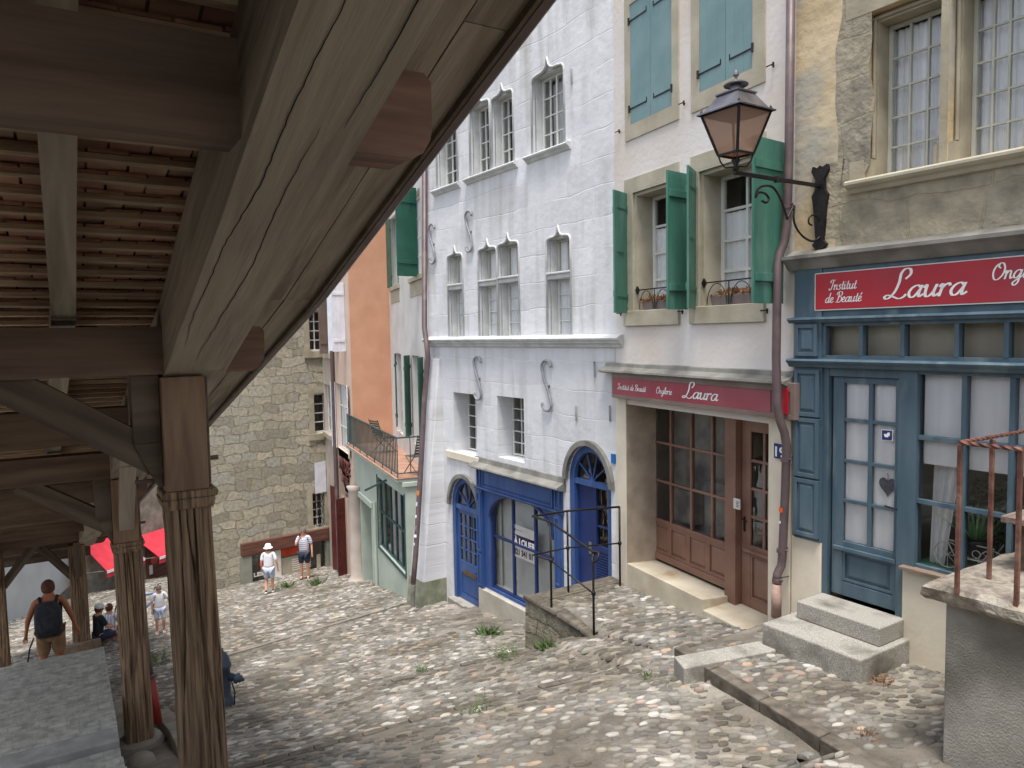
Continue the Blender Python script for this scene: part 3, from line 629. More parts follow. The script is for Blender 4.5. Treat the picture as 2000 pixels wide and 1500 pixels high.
script_text(SG, 'Laura', FB.A(1732, 582, yF), FB.H(1732, 584, yF), .118, yy, wt=.19, sxk=1.22)
script_text(SG, 'Onglerie', FB.A(1938, 545, yF), FB.H(1938, 547, yF), .075, yy)

# potted aloe on a wire plant stand behind the glass
px_, pz_ = FB.A(1905, 1060, .24), gl_h0+.02
ST = thing('plant_stand', 'white scrolled wire plant stand shaped like a little cart in the shop window', 'plant stand', FB.M @ Matrix.Translation((px_, .24, pz_)))
mb = MB()
def ring(cx, y, cz, r, n=20): return [(cx+r*math.cos(2*math.pi*i/n), y, cz+r*math.sin(2*math.pi*i/n)) for i in range(n)]
for cx in (-.2, .2):
    mb.tube(ring(cx, -.1, .13, .125), .006, 6, closed=True)
    for k in range(4):
        t = math.pi*k/4; mb.tube([(cx-.12*math.cos(t), -.1, .13-.12*math.sin(t)), (cx+.12*math.cos(t), -.1, .13+.12*math.sin(t))], .003, 5)
for cx in (-.07, .07): mb.tube(ring(cx, -.13, .2, .035), .004, 5, closed=True)
mb.tube([(-.22, -.12, .28), (.22, -.12, .28)], .006, 6); mb.tube([(-.2, -.12, .28), (-.12, -.13, .14), (.12, -.13, .14), (.2, -.12, .28)], .006, 6)
for x in (-.12, .12): mb.tube([(x, -.12, .14), (x, -.12, 0)], .005, 5); mb.tube([(x, .1, .14), (x, .1, 0)], .005, 5)
mb.tube([(-.2, .1, .28), (-.12, .1, .14), (.12, .1, .14), (.2, .1, .28)], .006, 6)
mb.box(-.14, .14, -.12, .1, .135, .142)
mb.build('wire_frame', M['white'], ST, smooth=False)
AL = thing('potted_aloe', 'green aloe in a dark round pot on the white wire stand', 'potted plant', FB.M @ Matrix.Translation((px_+.01, .24, pz_+.145)))
mb = MB(); mb.lathe([(.08, 0), (.12, .06), (.14, .14), (.145, .17), (.125, .17), (.12, .15)], n=20); mb.build('pot', mk('dark_glazed_pot', (50, 52, 56), (38, 40, 44), .35, 5), AL, smooth=True)
mb = MB()
for k in range(34):
    t = k*2.4; el = .35+.95*(k/34); L_ = random.uniform(.26, .4); base = Vector((0.03*math.cos(t), .03*math.sin(t), .15))
    d = Vector((math.cos(t)*math.cos(el), math.sin(t)*math.cos(el), math.sin(el))); side = d.cross(Vector((0, 0, 1))).normalized()
    prev = None
    for s in range(6):
        f = s/5; p = base+d*L_*f+Vector((0, 0, .06*f*f)); wd = .021*(1-f*.95)
        cur = (p-side*wd, p+Vector((0, 0, -wd*.5)), p+side*wd)
        if prev: mb.poly([prev[0], prev[1], cur[1], cur[0]]); mb.poly([prev[1], prev[2], cur[2], cur[1]])
        prev = cur
mb.build('leaves', M['aloe'], AL)
LB = thing('climbing_plant', 'bushy leafy plant inside the shop window behind the aloe', 'plant', FB.M @ Matrix.Translation((aS0+.42, .62, gl_h0+.02)))
def leafclump(n, sx, sy, sz, size, seed, zc=None):
    r = random.Random(seed); mb = MB()
    for i in range(n):
        p = Vector((r.gauss(0, sx), r.gauss(0, sy), abs(r.gauss(sz, sz*.5))))
        d = Vector((r.uniform(-1, 1), r.uniform(-1, 1), r.uniform(-.3, 1))).normalized(); s_ = d.orthogonal().normalized(); L_ = size*r.uniform(.6, 1.3)
        mb.poly([p, p+d*L_*.5+s_*L_*.28, p+d*L_, p+d*L_*.5-s_*L_*.28])
    return mb
mb = leafclump(420, .16, .06, .42, .075, 4); mb.build('foliage', M['leaf'], LB)
mb = MB()
for k in range(5): mb.tube([(.02*k-.04, 0, 0), (.05*k-.1, .02, .4), (.09*k-.18, 0, .85)], .005, 5)
mb.build('stem', M['leaf'], LB)

# granite steps
hT = hth+.0
def wpt(fr, a_, y_, h_): return fr.W(a_, y_, h_)
sL, sR = FB.A(1612, 1175)-.1, FB.A(1752, 1200)+.02
def loc(fr, P): return ((P-fr.O).dot(fr.ax), (P-fr.O).dot(fr.inn), P.z)
z_up = hth; z_lo = hth-.185
U = [loc(FB, on_z(u, v, z_up)) for u, v in ((1560, 1172), (1712, 1229), (1748, 1218))]
Lw = [loc(FB, on_z(u, v, z_lo)) for u, v in ((1493, 1215), (1677, 1292), (1758, 1266))]
ST2 = thing('granite_steps', 'two granite steps below the slate blue shop door', 'steps', FB.M)
gr = MB(); gr.box(U[0][0], U[1][0]+.01, (U[0][1]+U[1][1])/2, -.02, z_lo+.002, z_up); gr.build('upper_step', M['granite'], ST2, bevel=.012)
gr = MB(); gr.box(Lw[0][0], Lw[1][0]-.0, (Lw[0][1]+Lw[1][1])/2, -.02, z_lo-.5, z_lo); gr.build('lower_step', M['granite'], ST2, bevel=.015)
# ================================================================== HOUSE with pink plaster and the brown shopfront (middle)
aR = FM.A(1550, 640); aLm = FM.A(1203, 655)
HM = thing('pink_house', 'narrow pale pink plastered house with green shutters over the brown shopfront', 'house', FM.M)
def ah(fr, u, v, y=0): return fr.A(u, v, y), fr.H(u, v, y)
# upper closed windows
UW = []
for (uo0, uo1, us0, us1, ug) in ((1222, 1327, 1232, 1314, 1271), (1352, 1496, 1367, 1472, 1418)):
    UW.append([FM.A(u, 130) for u in (uo0, uo1, us0, us1, ug)])
hbO = FM.H(1225, 277); hbS = FM.H(1236, 243); htS = FM.H(1233, 9); htO = htS+.22
# lower open windows
LWn = []
for (uo0, uo1, ui0, ui1) in ((1222, 1328, 1238, 1316), (1351, 1496, 1367, 1481)):
    LWn.append([FM.A(u, 500) for u in (uo0, uo1, ui0, ui1)])
lt, lb, lit, lib = FM.H(1222, 353), FM.H(1225, 637), FM.H(1238, 377), FM.H(1238, 607)
# shop opening
sh0, sh1 = FM.A(1226, 900), FM.A(1504, 900); shT = FM.H(1230, 790); shB = FM.H(1240, 1142)
holesM = [(rect(w_[2], w_[3], lib, lit), .01) for w_ in LWn]+[(rect(sh0, sh1, shB-.4, shT), .55)]
wall(HM, rect(aLm, aR, -5.0, 8.0), holesM, 'pink_wall')
for w_ in UW:
    mb = MB(); mb.holed(rect(w_[0], w_[1], hbO, htO), [rect(w_[2], w_[3], hbS, htS)], -.022); mb.reveal(rect(w_[2], w_[3], hbS, htS), -.022, .05)
    for (x0, z0, x1, z1) in ((w_[0], hbO, w_[1], hbO), (w_[1], hbO, w_[1], htO), (w_[1], htO, w_[0], htO), (w_[0], htO, w_[0], hbO)): mb.poly([(x0, 0, z0), (x1, 0, z1), (x1, -.022, z1), (x0, -.022, z0)])
    mb.build('window_surround', M['sandstone_pale'], HM)
for w_ in LWn:
    mb = MB(); mb.holed(rect(w_[0], w_[1], lb, lt), [rect(w_[2], w_[3], lib, lit)], -.022)
    step = rect(w_[2]+.05, w_[3]-.05, lib, lit-.05)
    mb.reveal(rect(w_[2], w_[3], lib, lit), -.022, .02); mb.holed(rect(w_[2], w_[3], lib, lit), [step], .02); mb.reveal(step, .02, .4)
    for (x0, z0, x1, z1) in ((w_[0], lb, w_[1], lb), (w_[1], lb, w_[1], lt), (w_[1], lt, w_[0], lt), (w_[0], lt, w_[0], lb)): mb.poly([(x0, 0, z0), (x1, 0, z1), (x1, -.022, z1), (x0, -.022, z0)])
    mb.build('window_surround', M['sandstone_pale'], HM)
for w_ in LWn:
    mb = MB(); mb.box(w_[0]-.01, w_[1]+.01, -.045, .38, lb, lib-.002)
    mb.build('window_sill', M['sandstone_pale'], HM, bevel=.006)
# wall block overlay in the surround so holes continue through the skin
for i, w_ in enumerate(UW):
    g = w_[4]; H_ = htS-hbS
    for (x0, x1, sd) in ((w_[2]+.004, g-.004, 1), (w_[3]-.004, g+.004, -1)):
        shutter(HM, x0, -.005, hbS+.006, H_-.012, 0, 0, 'teal') if False else None
        Mx = Matrix.Translation((x0, 0, hbS+.006)); mb = MB(); wd = abs(x1-x0)
        for k in range(3): mb.box(sd*wd*k/3, sd*(wd*(k+1)/3-.002), -.012, .016, 0, H_-.012)
        o = mb.build('shutter', M['teal'], HM, bevel=.003, M=Mx)
        s = MB()
        for z in (.13*H_, .86*H_):
            s.box(-sd*.03, sd*wd*.85, -.019, -.0125, z-.01, z+.01); s.tube([(-sd*.012, -.03, z-.05), (-sd*.012, -.03, z+.05)], .016, 6); s.box(sd*wd*.82, sd*wd*.85, -.019, -.0125, z, z+.06)
        s.build('strap_hinge', M['iron'], o)
for i, w_ in enumerate(LWn):
    wn = window(HM, w_[2]+.052, w_[3]-.052, lib+.002, lit-.052, .3, 2, 4, 'white', fw=.055, mw=.035, curtain='curtain', cy=.05, top_bare=.27)
# swung-back shutters
swl = lit-lib+.06
def hinge(u, v): return FM.A(u, v)
sh_spec = [(LWn[0][2]-.02, -1, rad(22), .36, 0), (LWn[0][3]+.02, 1, rad(118), .50, 1), (LWn[1][2]-.02, -1, rad(72), .50, 0), (LWn[1][3]+.02, 1, rad(120), .62, 1)]
def free_angle(fr, ah_, side, u, v, wid, y0=-.03):
    """angle at which a leaf of this width, hinged at ah_, has its free edge on the photograph's edge line"""
    best = None
    for k in range(0, 175, 1):
        t = rad(k); x = ah_+side*wid*math.cos(t); y = y0-wid*math.sin(t)
        P = fr.W(x, y, 0); d = P.dot(f_); uu = 1000+FPX*P.dot(Rv)/d
        P.z = 0; e = abs(uu-u)
        if best is None or e < best[0]: best = (e, t)
    return best[1]
for (hx_, sd, uf, vf, wd) in ((FM.A(1227, 490), -1, 1200, 500, .40), (FM.A(1345, 480), 1, 1303, 480, .42), (FM.A(1361, 480), -1, 1343, 480, .42), (FM.A(1533, 450), 1, 1468, 450, .58)):
    t = free_angle(FM, hx_, sd, uf, vf, wd)
    shutter(HM, hx_, -.03, lib-.03, lit+.02, wd, t, 'green', sd)
# little shutter catches
for (u, v) in ((1212, 257), (1338, 202), (1512, 128), (1215, 612), (1335, 608), (1500, 606)):
    mb = MB(); x, z = ah(FM, u, v); mb.tube([(x-.07, -.05, z), (x+.05, -.05, z)], .008, 5); mb.tube([(x, 0, z), (x, -.05, z)], .007, 5); mb.box(x+.03, x+.045, -.058, -.042, z-.04, z+.02); mb.build('shutter_catch', M['iron'], HM)
# window guards (hold the boxes) and flower boxes
for i, w_ in enumerate(LWn):
    x0, x1 = w_[2]+.06, w_[3]-.06; z0 = lib+.06; zt = lib+.3; yb = .02
    mb = MB(); mb.tube([(x0, yb, zt), (x1, yb, zt)], .009, 6)
    xc = (x0+x1)/2; mb.tube([(xc, yb, z0-.05), (xc, yb, zt)], .007, 6)
    for sd in (-1, 1):
        pts = [(xc+sd*((x1-x0)*.24+(x1-x0)*.2*math.cos(t)), yb, lib+.02+.26*math.sin(t)) for t in [math.pi*k/14 for k in range(15)]]; mb.tube(pts, .006, 5)
        xx = x0 if sd < 0 else x1
        mb.hexa([(xx-.045, yb-.012, zt), (xx, yb-.012, zt-.06), (xx, yb+.012, zt-.06), (xx-.045, yb+.012, zt), (xx, yb-.012, zt+.06), (xx+.045, yb-.012, zt), (xx+.045, yb+.012, zt), (xx, yb+.012, zt+.06)])
    mb.build('window_guard', M['iron'], HM, smooth=False)
    FBx = thing('flower_box', ('grey flower box with dried plants on the sill behind the shutter left of the lamp' if i == 0 else 'grey flower box with brown dried plants under the lantern, right window of the pink house'), 'flower box', FM.M @ Matrix.Translation(((x0+x1)/2, .1, lib)), 'flower boxes on the pink house')
    L_ = (x1-x0)*.8; mb = MB(); mb.hexa([(-L_/2+.02, -.05, .0), (L_/2-.02, -.05, 0), (L_/2-.02, .07, 0), (-L_/2+.02, .07, 0), (-L_/2, -.07, .13), (L_/2, -.07, .13), (L_/2, .09, .13), (-L_/2, .09, .13)])
    mb.build('box', mk('grey_planter', (134, 122, 120), (110, 98, 98), .8), FBx, bevel=.005)
    r = random.Random(i); mb = MB()
    for k in range(150):
        p = Vector((r.uniform(-L_/2, L_/2), r.uniform(-.06, .08), .12)); d = Vector((r.uniform(-1, 1), r.uniform(-1.2, .6), r.uniform(-.2, 1.1))).normalized()*r.uniform(.05, .13); s_ = d.orthogonal().normalized()*.008
        mb.poly([p-s_, p+d*.5+Vector((0, 0, .02))-s_*2, p+d, p+d*.5+Vector((0, 0, .02))+s_*2])
    mb.build('dried_plants', M['dry_leaf'], FBx)
# --- brown shop
moulding(HM, FM.A(1188, 715), FM.A(1556, 740), FM.H(1200, 724), [(0, .13), (.05, .12), (.06, .07), (.19, .02), (.2, -.005), (.17, -.02), (.13, -.03), (0, -.035)], 'lead', 'shop_flashing')
fT, fB = FM.H(1200, 730)+.0, FM.H(1200, 780)
yF2 = -.12
fa0, fa1 = FM.A(1196, 750, yF2), FM.A(1553, 790, yF2)
fT = FM.H(1196, 722, yF2)-.02; fB = FM.H(1196, 776, yF2)
mb = MB(); mb.box(fa0, fa1, yF2, .05, fB, fT); mb.box(fa0, fa1, yF2-.015, yF2-.001, fB, fB+.055); mb.box(fa0, fa0+.05, yF2-.0145, yF2-.001, fB+.056, fT); mb.box(fa1-.06, fa1, yF2-.0145, yF2-.001, fB+.056, fT); mb.box(fa0+.05, fa1-.06, yF2-.014, yF2-.001, fT-.1, fT)
mb.build('shop_fascia', M['taupe'], HM, bevel=.004)
SG2 = thing('shop_sign', 'faded dull red sign board with white script lettering over the brown shopfront', 'sign', FM.M)
b0, b1 = fa0+.053, FM.A(1506, 790, yF2); bz0, bz1 = fB+.058, fT-.103
mb = MB(); mb.box(b0, b1, yF2-.011, yF2-.001, bz0, bz1); mb.build('board', M['sign_dull'], SG2)
hx0 = bz0+.07
script_text(SG2, 'Institut de Beauté', FM.A(1208, 757, yF2), hx0+.01, .048, yF2-.014, sxk=1.15)
script_text(SG2, 'Onglerie', FM.A(1283, 768, yF2), hx0+.01, .05, yF2-.014, sxk=1.15)
script_text(SG2, 'Laura', FM.A(1336, 778, yF2), hx0-.01, .092, yF2-.014, wt=.2, sxk=1.45)
RS = thing('red_plate', 'small plain bright red plate on the brown shop fascia right behind the downpipe', 'sign', FM.M)
mb = MB(); x0 = FM.A(1528, 790, yF2-.03); mb.box(x0, FM.A(1538, 790, yF2-.03), yF2-.035, yF2-.016, fB+.06, fT-.06); mb.build('plate', M['sign_red'], RS)
# frame, set back in the opening
yB = .5
def AM(u, v): return FM.A(u, v, yB)
def HMz(u, v): return FM.H(u, v, yB)
cx_ = [AM(1272, 900), AM(1309, 900), AM(1349, 900), AM(1390, 900), AM(1423, 900)]
rz = [HMz(1277, 1010), HMz(1277, 936), HMz(1277, 862), HMz(1277, 792)]
fb_bot = HMz(1275, 1083); pnT = HMz(1280, 1022)
dx0, dx1 = AM(1449, 900), AM(1449, 900)+.86
mb = MB()
for i, x in enumerate(cx_):
    w2 = .035 if i in (0, 4) else .018; mb.box(x-w2, x+w2, yB, yB+.06, rz[0], rz[3]+.35)
for z in rz[1:3]: mb.box(cx_[0]+.035, cx_[-1]-.035, yB+.004, yB+.05, z-.018, z+.018)
mb.box(cx_[0]-.035, cx_[-1]+.036, yB+.002, yB+.062, rz[0]-.06, rz[0]); mb.box(cx_[0]-.035, cx_[-1]+.036, yB+.002, yB+.062, rz[3]+.0, rz[3]+.08) if False else None
mb.box(cx_[0]-.035, cx_[-1]+.036, yB-.01, yB+.062, fb_bot-.03, fb_bot+.07)
mb.box(cx_[0]-.035, cx_[-1]+.036, yB+.002, yB+.062, rz[3]+.34, rz[3]+.45)
W4 = (cx_[-1]-cx_[0])/4
for i in range(4): panel(mb, cx_[0]+W4*i-.0, cx_[0]+W4*(i+1), fb_bot+.07, rz[0]-.061, yB+.03, b=.045)
mb.box(cx_[-1]+.037, dx0-.01, yB-.1, yB+.07, fb_bot-.42, rz[3]+.45)
bs = mb.build('shopfront', M['brown_shop'], HM, bevel=.004)
mb = MB(); mb.poly([(cx_[0], yB+.03, rz[0]), (cx_[-1], yB+.03, rz[0]), (cx_[-1], yB+.03, rz[3]+.4), (cx_[0], yB+.03, rz[3]+.4)]); mb.build('shop_window_pane', M['glass'], bs)
dT, dB = HMz(1455, 800)+.2, HMz(1455, 1182)
g0, g1 = AM(1466, 900), AM(1466, 900)+.47; gm = (g0+g1)/2; gz = [HMz(1468, v) for v in (1066, 1010, 955, 900, 843)]
mb = MB(); y = yB+.0
mb.box(dx0, g0, y, y+.05, dB, dT); mb.box(g1, dx1, y, y+.05, dB, dT); mb.box(g0, g1, y+.001, y+.05, gz[4], dT); mb.box(g0, g1, y+.001, y+.05, gz[0]-.12, gz[0]); mb.box(g0, g1, y+.001, y+.05, dB, dB+.12)
mb.box(gm-.02, gm+.02, y+.004, y+.045, gz[0], gz[4])
for z in gz[1:4]: mb.box(g0, g1, y+.008, y+.04, z-.018, z+.018)
panel(mb, g0, g1, dB+.121, gz[0]-.121, y+.025, b=.03); mb.box(dx0+.05, dx1, y-.03, y-.001, gz[0]-.1, gz[0]-.06)
dr2 = mb.build('door', M['brown_shop'], bs, bevel=.004)
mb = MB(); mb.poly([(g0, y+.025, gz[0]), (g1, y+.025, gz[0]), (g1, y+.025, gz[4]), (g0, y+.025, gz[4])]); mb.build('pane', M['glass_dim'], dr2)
mb = MB(); x = dx0+.06; z = HMz(1458, 1018); mb.box(x-.015, x+.015, y-.012, y-.001, z-.14, z+.06); mb.tube([(x, y-.01, z+.02), (x, y-.06, z+.03), (x+.1, y-.06, z+.02)], .01, 8); mb.build('door_handle', M['iron'], dr2)
mb = MB(); x, z = FM.A(1441, 984, yB-.1), FM.H(1441, 984, yB-.1); mb.box(x-.06, x+.06, yB-.125, yB-.101, z-.07, z+.07); ic = mb.build('intercom', M['white'], bs, bevel=.006)
mb = MB()
for k in range(4): mb.box(x+.0, x+.045, yB-.128, yB-.1255, z-.04+.022*k, z-.028+.022*k)
mb.build('name_tags', M['lead'], ic)
# plinth below the window and door sill
pF = loc(FM, on_z(1490, 1222, fb_bot-.3))
mb = MB(); pz = HMz(1275, 1095)
mb.hexa([(sh0+.0, -.03, -4.6), (cx_[-1]+.1, -.03, -4.6), (cx_[-1]+.1, yB+.06, -4.6), (sh0, yB+.06, -4.6), (sh0+.0, -.03, FM.H(1250, 1112, -.03)), (cx_[-1]+.1, -.03, FM.H(1250, 1112, -.03)), (cx_[-1]+.1, yB+.06, pz+.02), (sh0, yB+.06, pz+.02)])
mb.hexa([(cx_[-1]+.101, -.025, -4.6), (sh1-.002, -.025, -4.6), (sh1-.002, yB+.06, -4.6), (cx_[-1]+.101, yB+.06, -4.6), (cx_[-1]+.101, -.025, FM.H(1250, 1112, -.03)-.14), (sh1-.002, -.025, FM.H(1250, 1112, -.03)-.14), (sh1-.002, yB+.06, dB), (cx_[-1]+.101, yB+.06, dB)])
mb.build('plinth', M['plinth'], HM, bevel=.01)
mb = MB(); mb.box(sh0+.002, cx_[0]-.036, yB+.02, yB+.06, -4.2, shT); mb.box(cx_[0]-.03, sh1, yB+.1, 1.0, -4.3, -4.28); mb.box(sh0+.001, sh0+.012, -.026, yB+.02, -4.3, shT-.002); mb.build('return_wall', M['shaded_reveal'], HM)  # thin liner on the left reveal, coloured grey-brown as its shadow
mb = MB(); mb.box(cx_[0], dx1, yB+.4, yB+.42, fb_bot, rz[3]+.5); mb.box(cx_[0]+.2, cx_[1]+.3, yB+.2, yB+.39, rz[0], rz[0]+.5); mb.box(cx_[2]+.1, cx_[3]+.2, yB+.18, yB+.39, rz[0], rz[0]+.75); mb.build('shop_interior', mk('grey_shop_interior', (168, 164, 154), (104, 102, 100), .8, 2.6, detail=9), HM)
mb = MB(); mb.box(aLm+.02, sh0-.001, -.03, .04, -4.6, fB-.01); mb.build('left_pier', M['cream_wall'], HM, bevel=.01)
mb = MB(); mb.box(sh1+.001, aR-.0, -.03, .04, -4.6, fB-.01); mb.build('right_pier', M['cream_wall'], HM, bevel=.01)
# things glimpsed in the shop: pale boxes and a dark bicycle shape are left to the reflections
# house number
NP = thing('house_number_plate', 'blue enamel house number plate reading 19 half behind the downpipe', 'number plate', FM.M)
x, z = ah(FM, 1524, 882, -.05); mb = MB(); mb.box(x-.1, x+.1, -.05, -.035, z-.085, z+.085); mb.build('plate', M['deep_blue'], NP, bevel=.003)
text(NP, '19', x-.075, z-.06, .16, -.052, 'letter', width=.15, bold=.003)
NP2 = thing('house_number_plate', 'tiny blue plate on the white wall beside the arched blue door', 'number plate', FW.M)
x, z = ah(FW, 1198, 896, -.02); mb = MB(); mb.box(x-.05, x+.04, -.03, -.004, z-.075, z+.075); mb.build('plate', mk('plate_blue', (20, 110, 180), (18, 96, 164), .4), NP2, bevel=.003)
# downpipe in front of the party wall
pts = [(1546, -120, -.1), (1541, 300, -.1), (1537, 440, -.1), (1533, 470, -.1), (1523, 495, -.16), (1519, 515, -.2), (1518, 560, -.22), (1516, 700, -.24), (1518, 790, -.24), (1523, 820, -.22), (1532, 845, -.17), (1536, 870, -.14), (1534, 950, -.12), (1528, 1088, -.12), (1526, 1105, -.13), (1518, 1122, -.18), (1517, 1134, -.2)]
DP = thing('downpipe', 'tall brown metal downpipe with two kinks between the pink house and the slate blue shop', 'downpipe', FM.M)
mb = MB(); mb.tube([loc(FM, FM.P(u, v, y)) for u, v, y in pts], .047, 14); mb.build('pipe', M['pipe'], DP, smooth=True)
mb = MB(); mb.tube([loc(FM, FM.P(u, v, -.2)) for u, v in ((1517, 1140), (1516, 1205))], .056, 14); mb.build('cast_base', mk('worn_pink_brown_pipe', (170, 142, 130), (140, 108, 98), .6, 6, bump=.3), DP, smooth=True)
for u, v, y in ((1538, 400, -.1), (1535, 895, -.13), (1527, 1072, -.12), (1518, 1130, -.2)):
    mb = MB(); p = loc(FM, FM.P(u, v, y)); q = loc(FM, FM.P(u-.2, v+7, y)); mb.tube([p, q], .056, 14); mb.tube([p, (p[0], .0, p[2])], .008, 6); mb.tube([(p[0]+.04, p[1], p[2]), (p[0]+.09, p[1]-.01, p[2])], .01, 6)
    mb.build('pipe_clamp', M['pipe'], DP)
def sticker(par, fr, u, v, y, w_, h_, mat, nm='sticker', r_=.049):
    x, yy_, z = loc(fr, fr.P(u, v, y)); mb = MB(); n = 6
    for i in range(n):
        t0 = -math.pi/2-.3+(w_/r_)*(i/n-.5); t1 = -math.pi/2-.3+(w_/r_)*((i+1)/n-.5)
        mb.poly([(x+r_*math.cos(t0), y+r_*math.sin(t0), z-h_/2), (x+r_*math.cos(t1), y+r_*math.sin(t1), z-h_/2), (x+r_*math.cos(t1), y+r_*math.sin(t1), z+h_/2), (x+r_*math.cos(t0), y+r_*math.sin(t0), z+h_/2)])
    return mb.build(nm, M[mat] if isinstance(mat, str) else mat, par)
sticker(DP, FM, 1531, 995, -.12, .08, .055, mk('orange_sticker', (240, 90, 30), (226, 76, 24), .6), r_=.051)
sticker(DP, FM, 1530, 1019, -.12, .05, .03, 'letter', r_=.051)

# ================================================================== WHITE HOUSE with the bright blue shop and doors
HWt = thing('white_house', 'tall whitewashed stone house with hooded stone windows above the bright blue shop and doors', 'house', FW.M)
aWL = FW.A(838, 665)
def aw(u, v, y=0): return FW.A(u, v, y)
def hw(u, v, y=0): return FW.H(u, v, y)
tops = []     # (a0, a1, h0, h1) small hooded windows of the top row
hS = hw(1075, 300); 
T = [(1039, 1103, hw(1040, 152)), (960, 1003, hw(962, 192)), (917, 957, hw(920, 210)), (851, 893, hw(855, 245))]
hS_top = hw(1115, 277)
holesW = []; hoods = []
for u0, u1, z in T:
    a0, a1 = aw(u0, 240), aw(u1, 240); hoods.append((a0, a1, hS_top, z, .2 if u0 > 1000 else .17, 'top'))
hM0 = hw(1090, 657)
for u0, u1, v in ((1068, 1115, 466), (972, 1014, 478), (934, 971, 488), (874, 904, 500)):
    a0, a1 = aw(u0, 520), aw(u1, 520); hoods.append((a0, a1, hM0+.005, hw(u0, v), .17, 'mid'))
for a0, a1, z0, z1, rs, k in hoods: holesW.append((ogee(a0, a1, z0, z1, rs), .06))
low = []
for u0, u1, vt, vb in ((886, 930, 766, 882), (971, 1023, 773, 893)):
    a0, a1 = aw(u0, 800), aw(u1, 800); low.append((a0, a1, hw(u0+4, vb), hw(u0, vt)))
    holesW.append((rect(a0, a1, low[-1][2], low[-1][3]), .5))
dA = (aw(1111, 1000), aw(1194, 1000)); dAz = (hw(1125, 1150), hw(1112, 935), hw(1150, 870))
dS = (aw(883, 1050), aw(938, 1050)); dSz = (hw(888, 1165), hw(884, 985), hw(908, 934))
holesW.append((arch(dA[0], dA[1], dAz[0]-.1, dAz[1], dAz[2]), .06)); holesW.append((arch(dS[0], dS[1], dSz[0]-.15, dSz[1], dSz[2]), .06))
wsh0, wsh1 = aw(937, 1000), aw(1099, 1000); wshT = hw(935, 910); wshB = hw(945, 1145)
holesW.append((rect(wsh0, wsh1, wshB, wshT), .12))
wall(HWt, [(aWL, -7.2), (-.001, -7.2), (-.001, 9.5), (aWL, 9.5)], holesW, 'white_wall', thick=6, room_y=1.2, room='room')
for a0, a1, z0, z1, rs, k in hoods:
    mb = MB(); ml = MB(); inner = rect(a0+.055, a1-.055, z0, z1-.02); mb.holed(ogee(a0, a1, z0, z1, rs), [inner], .06); mb.reveal(inner, .06, .4)
    pts = ogee(a0, a1, z0, z1, rs)[1:]; ml.tube([(x, -.004, z) for x, z in pts]+[(a0, -.004, z0)], .022, 6)
    pts2 = [(a0+.035, .062, z0), (a0+.035, .062, z1), (a1-.035, .062, z1), (a1-.035, .062, z0)]; ml.tube(pts2, .014, 6)
    mb.build('stepped_window_reveal', M['white_trim'], HWt); ml.build('window_hood', M['white_trim'], HWt, smooth=True)
for i, (a0, a1, z0, z1, rs, k) in enumerate(hoods):
    if k == 'top': window(HWt, a0+.06, a1-.06, z0+.003, z1-.025, .19, 4 if i == 0 else 3, 4, 'white', fw=.035, mw=.02, curtain='room_pale', cy=.25, casements=2 if i == 0 else 1)
    else:
        zt_ = z0+(z1-z0)*.62
        mb = MB(); mb.box(a0+.0, a1-.0, .0, .36, zt_-.07, zt_+.05); mb.box(a0, a1, -.03, .0-.001, zt_+.01, zt_+.05); mb.build('stone_transom', M['white_trim'], HWt, bevel=.012)
        window(HWt, a0+.06, a1-.06, z0+.003, zt_-.072, .19, 1, 4, 'white', fw=.03, mw=.015, curtain='curtain', cy=.05)
        window(HWt, a0+.06, a1-.06, zt_+.052, z1-.025, .19, 2, 1, 'grey_frame', fw=.035, mw=.02, curtain='curtain', cy=.06)
for u0, u1 in ((1030, 1116), (911, 1012), (847, 899)):
    moulding(HWt, aw(u0, 300), aw(u1, 300), hS_top, [(0, .01), (.09, 0), (.11, -.025), (.1, -.05), (.06, -.07), (.03, -.11), (0, -.12)], 'white_trim', 'window_sill')
hc = hw(1000, 662)
moulding(HWt, aWL-.06, aw(1211, 668, -.1), hc, [(0, .06), (.06, .055), (.13, .03), (.16, 0), (.15, -.03), (.11, -.05), (.11, -.075), (.06, -.1), (.05, -.14), (0, -.16)], 'white_trim', 'string_course')
for a0, a1, z0, z1 in low:
    window(HWt, a0+.02, a1-.02, z0+.02, z1-.02, .34, 3, 5, 'white', fw=.03, mw=.02, cy=.2)
mb = MB(); mb.box(aw(874, 885), low[0][1]+.12, -.05, .5, low[0][2]-.16, low[0][2]-.002); mb.build('window_sill', M['cream_wall'], HWt, bevel=.01)
for u, v0, v1 in ((936, 780, 697), (1071, 802, 704), (919, 492, 412), (847, 515, 438), (909, 192, 100)):
    x = aw(u, (v0+v1)/2); z0 = hw(u, v0); z1 = hw(u, v1); anchor_s(HWt, x, z0, z1-z0)
for u, v in ((1163, 722), (1127, 808), (1193, 808), (1118, 150)):
    mb = MB(); x, z = ah(FW, u, v); mb.tube([(x, -.02, z-.12), (x+.01, -.03, z), (x-.01, -.02, z+.13)], .014, 6)
    mb.build('iron_pin', M['iron_white'], HWt)
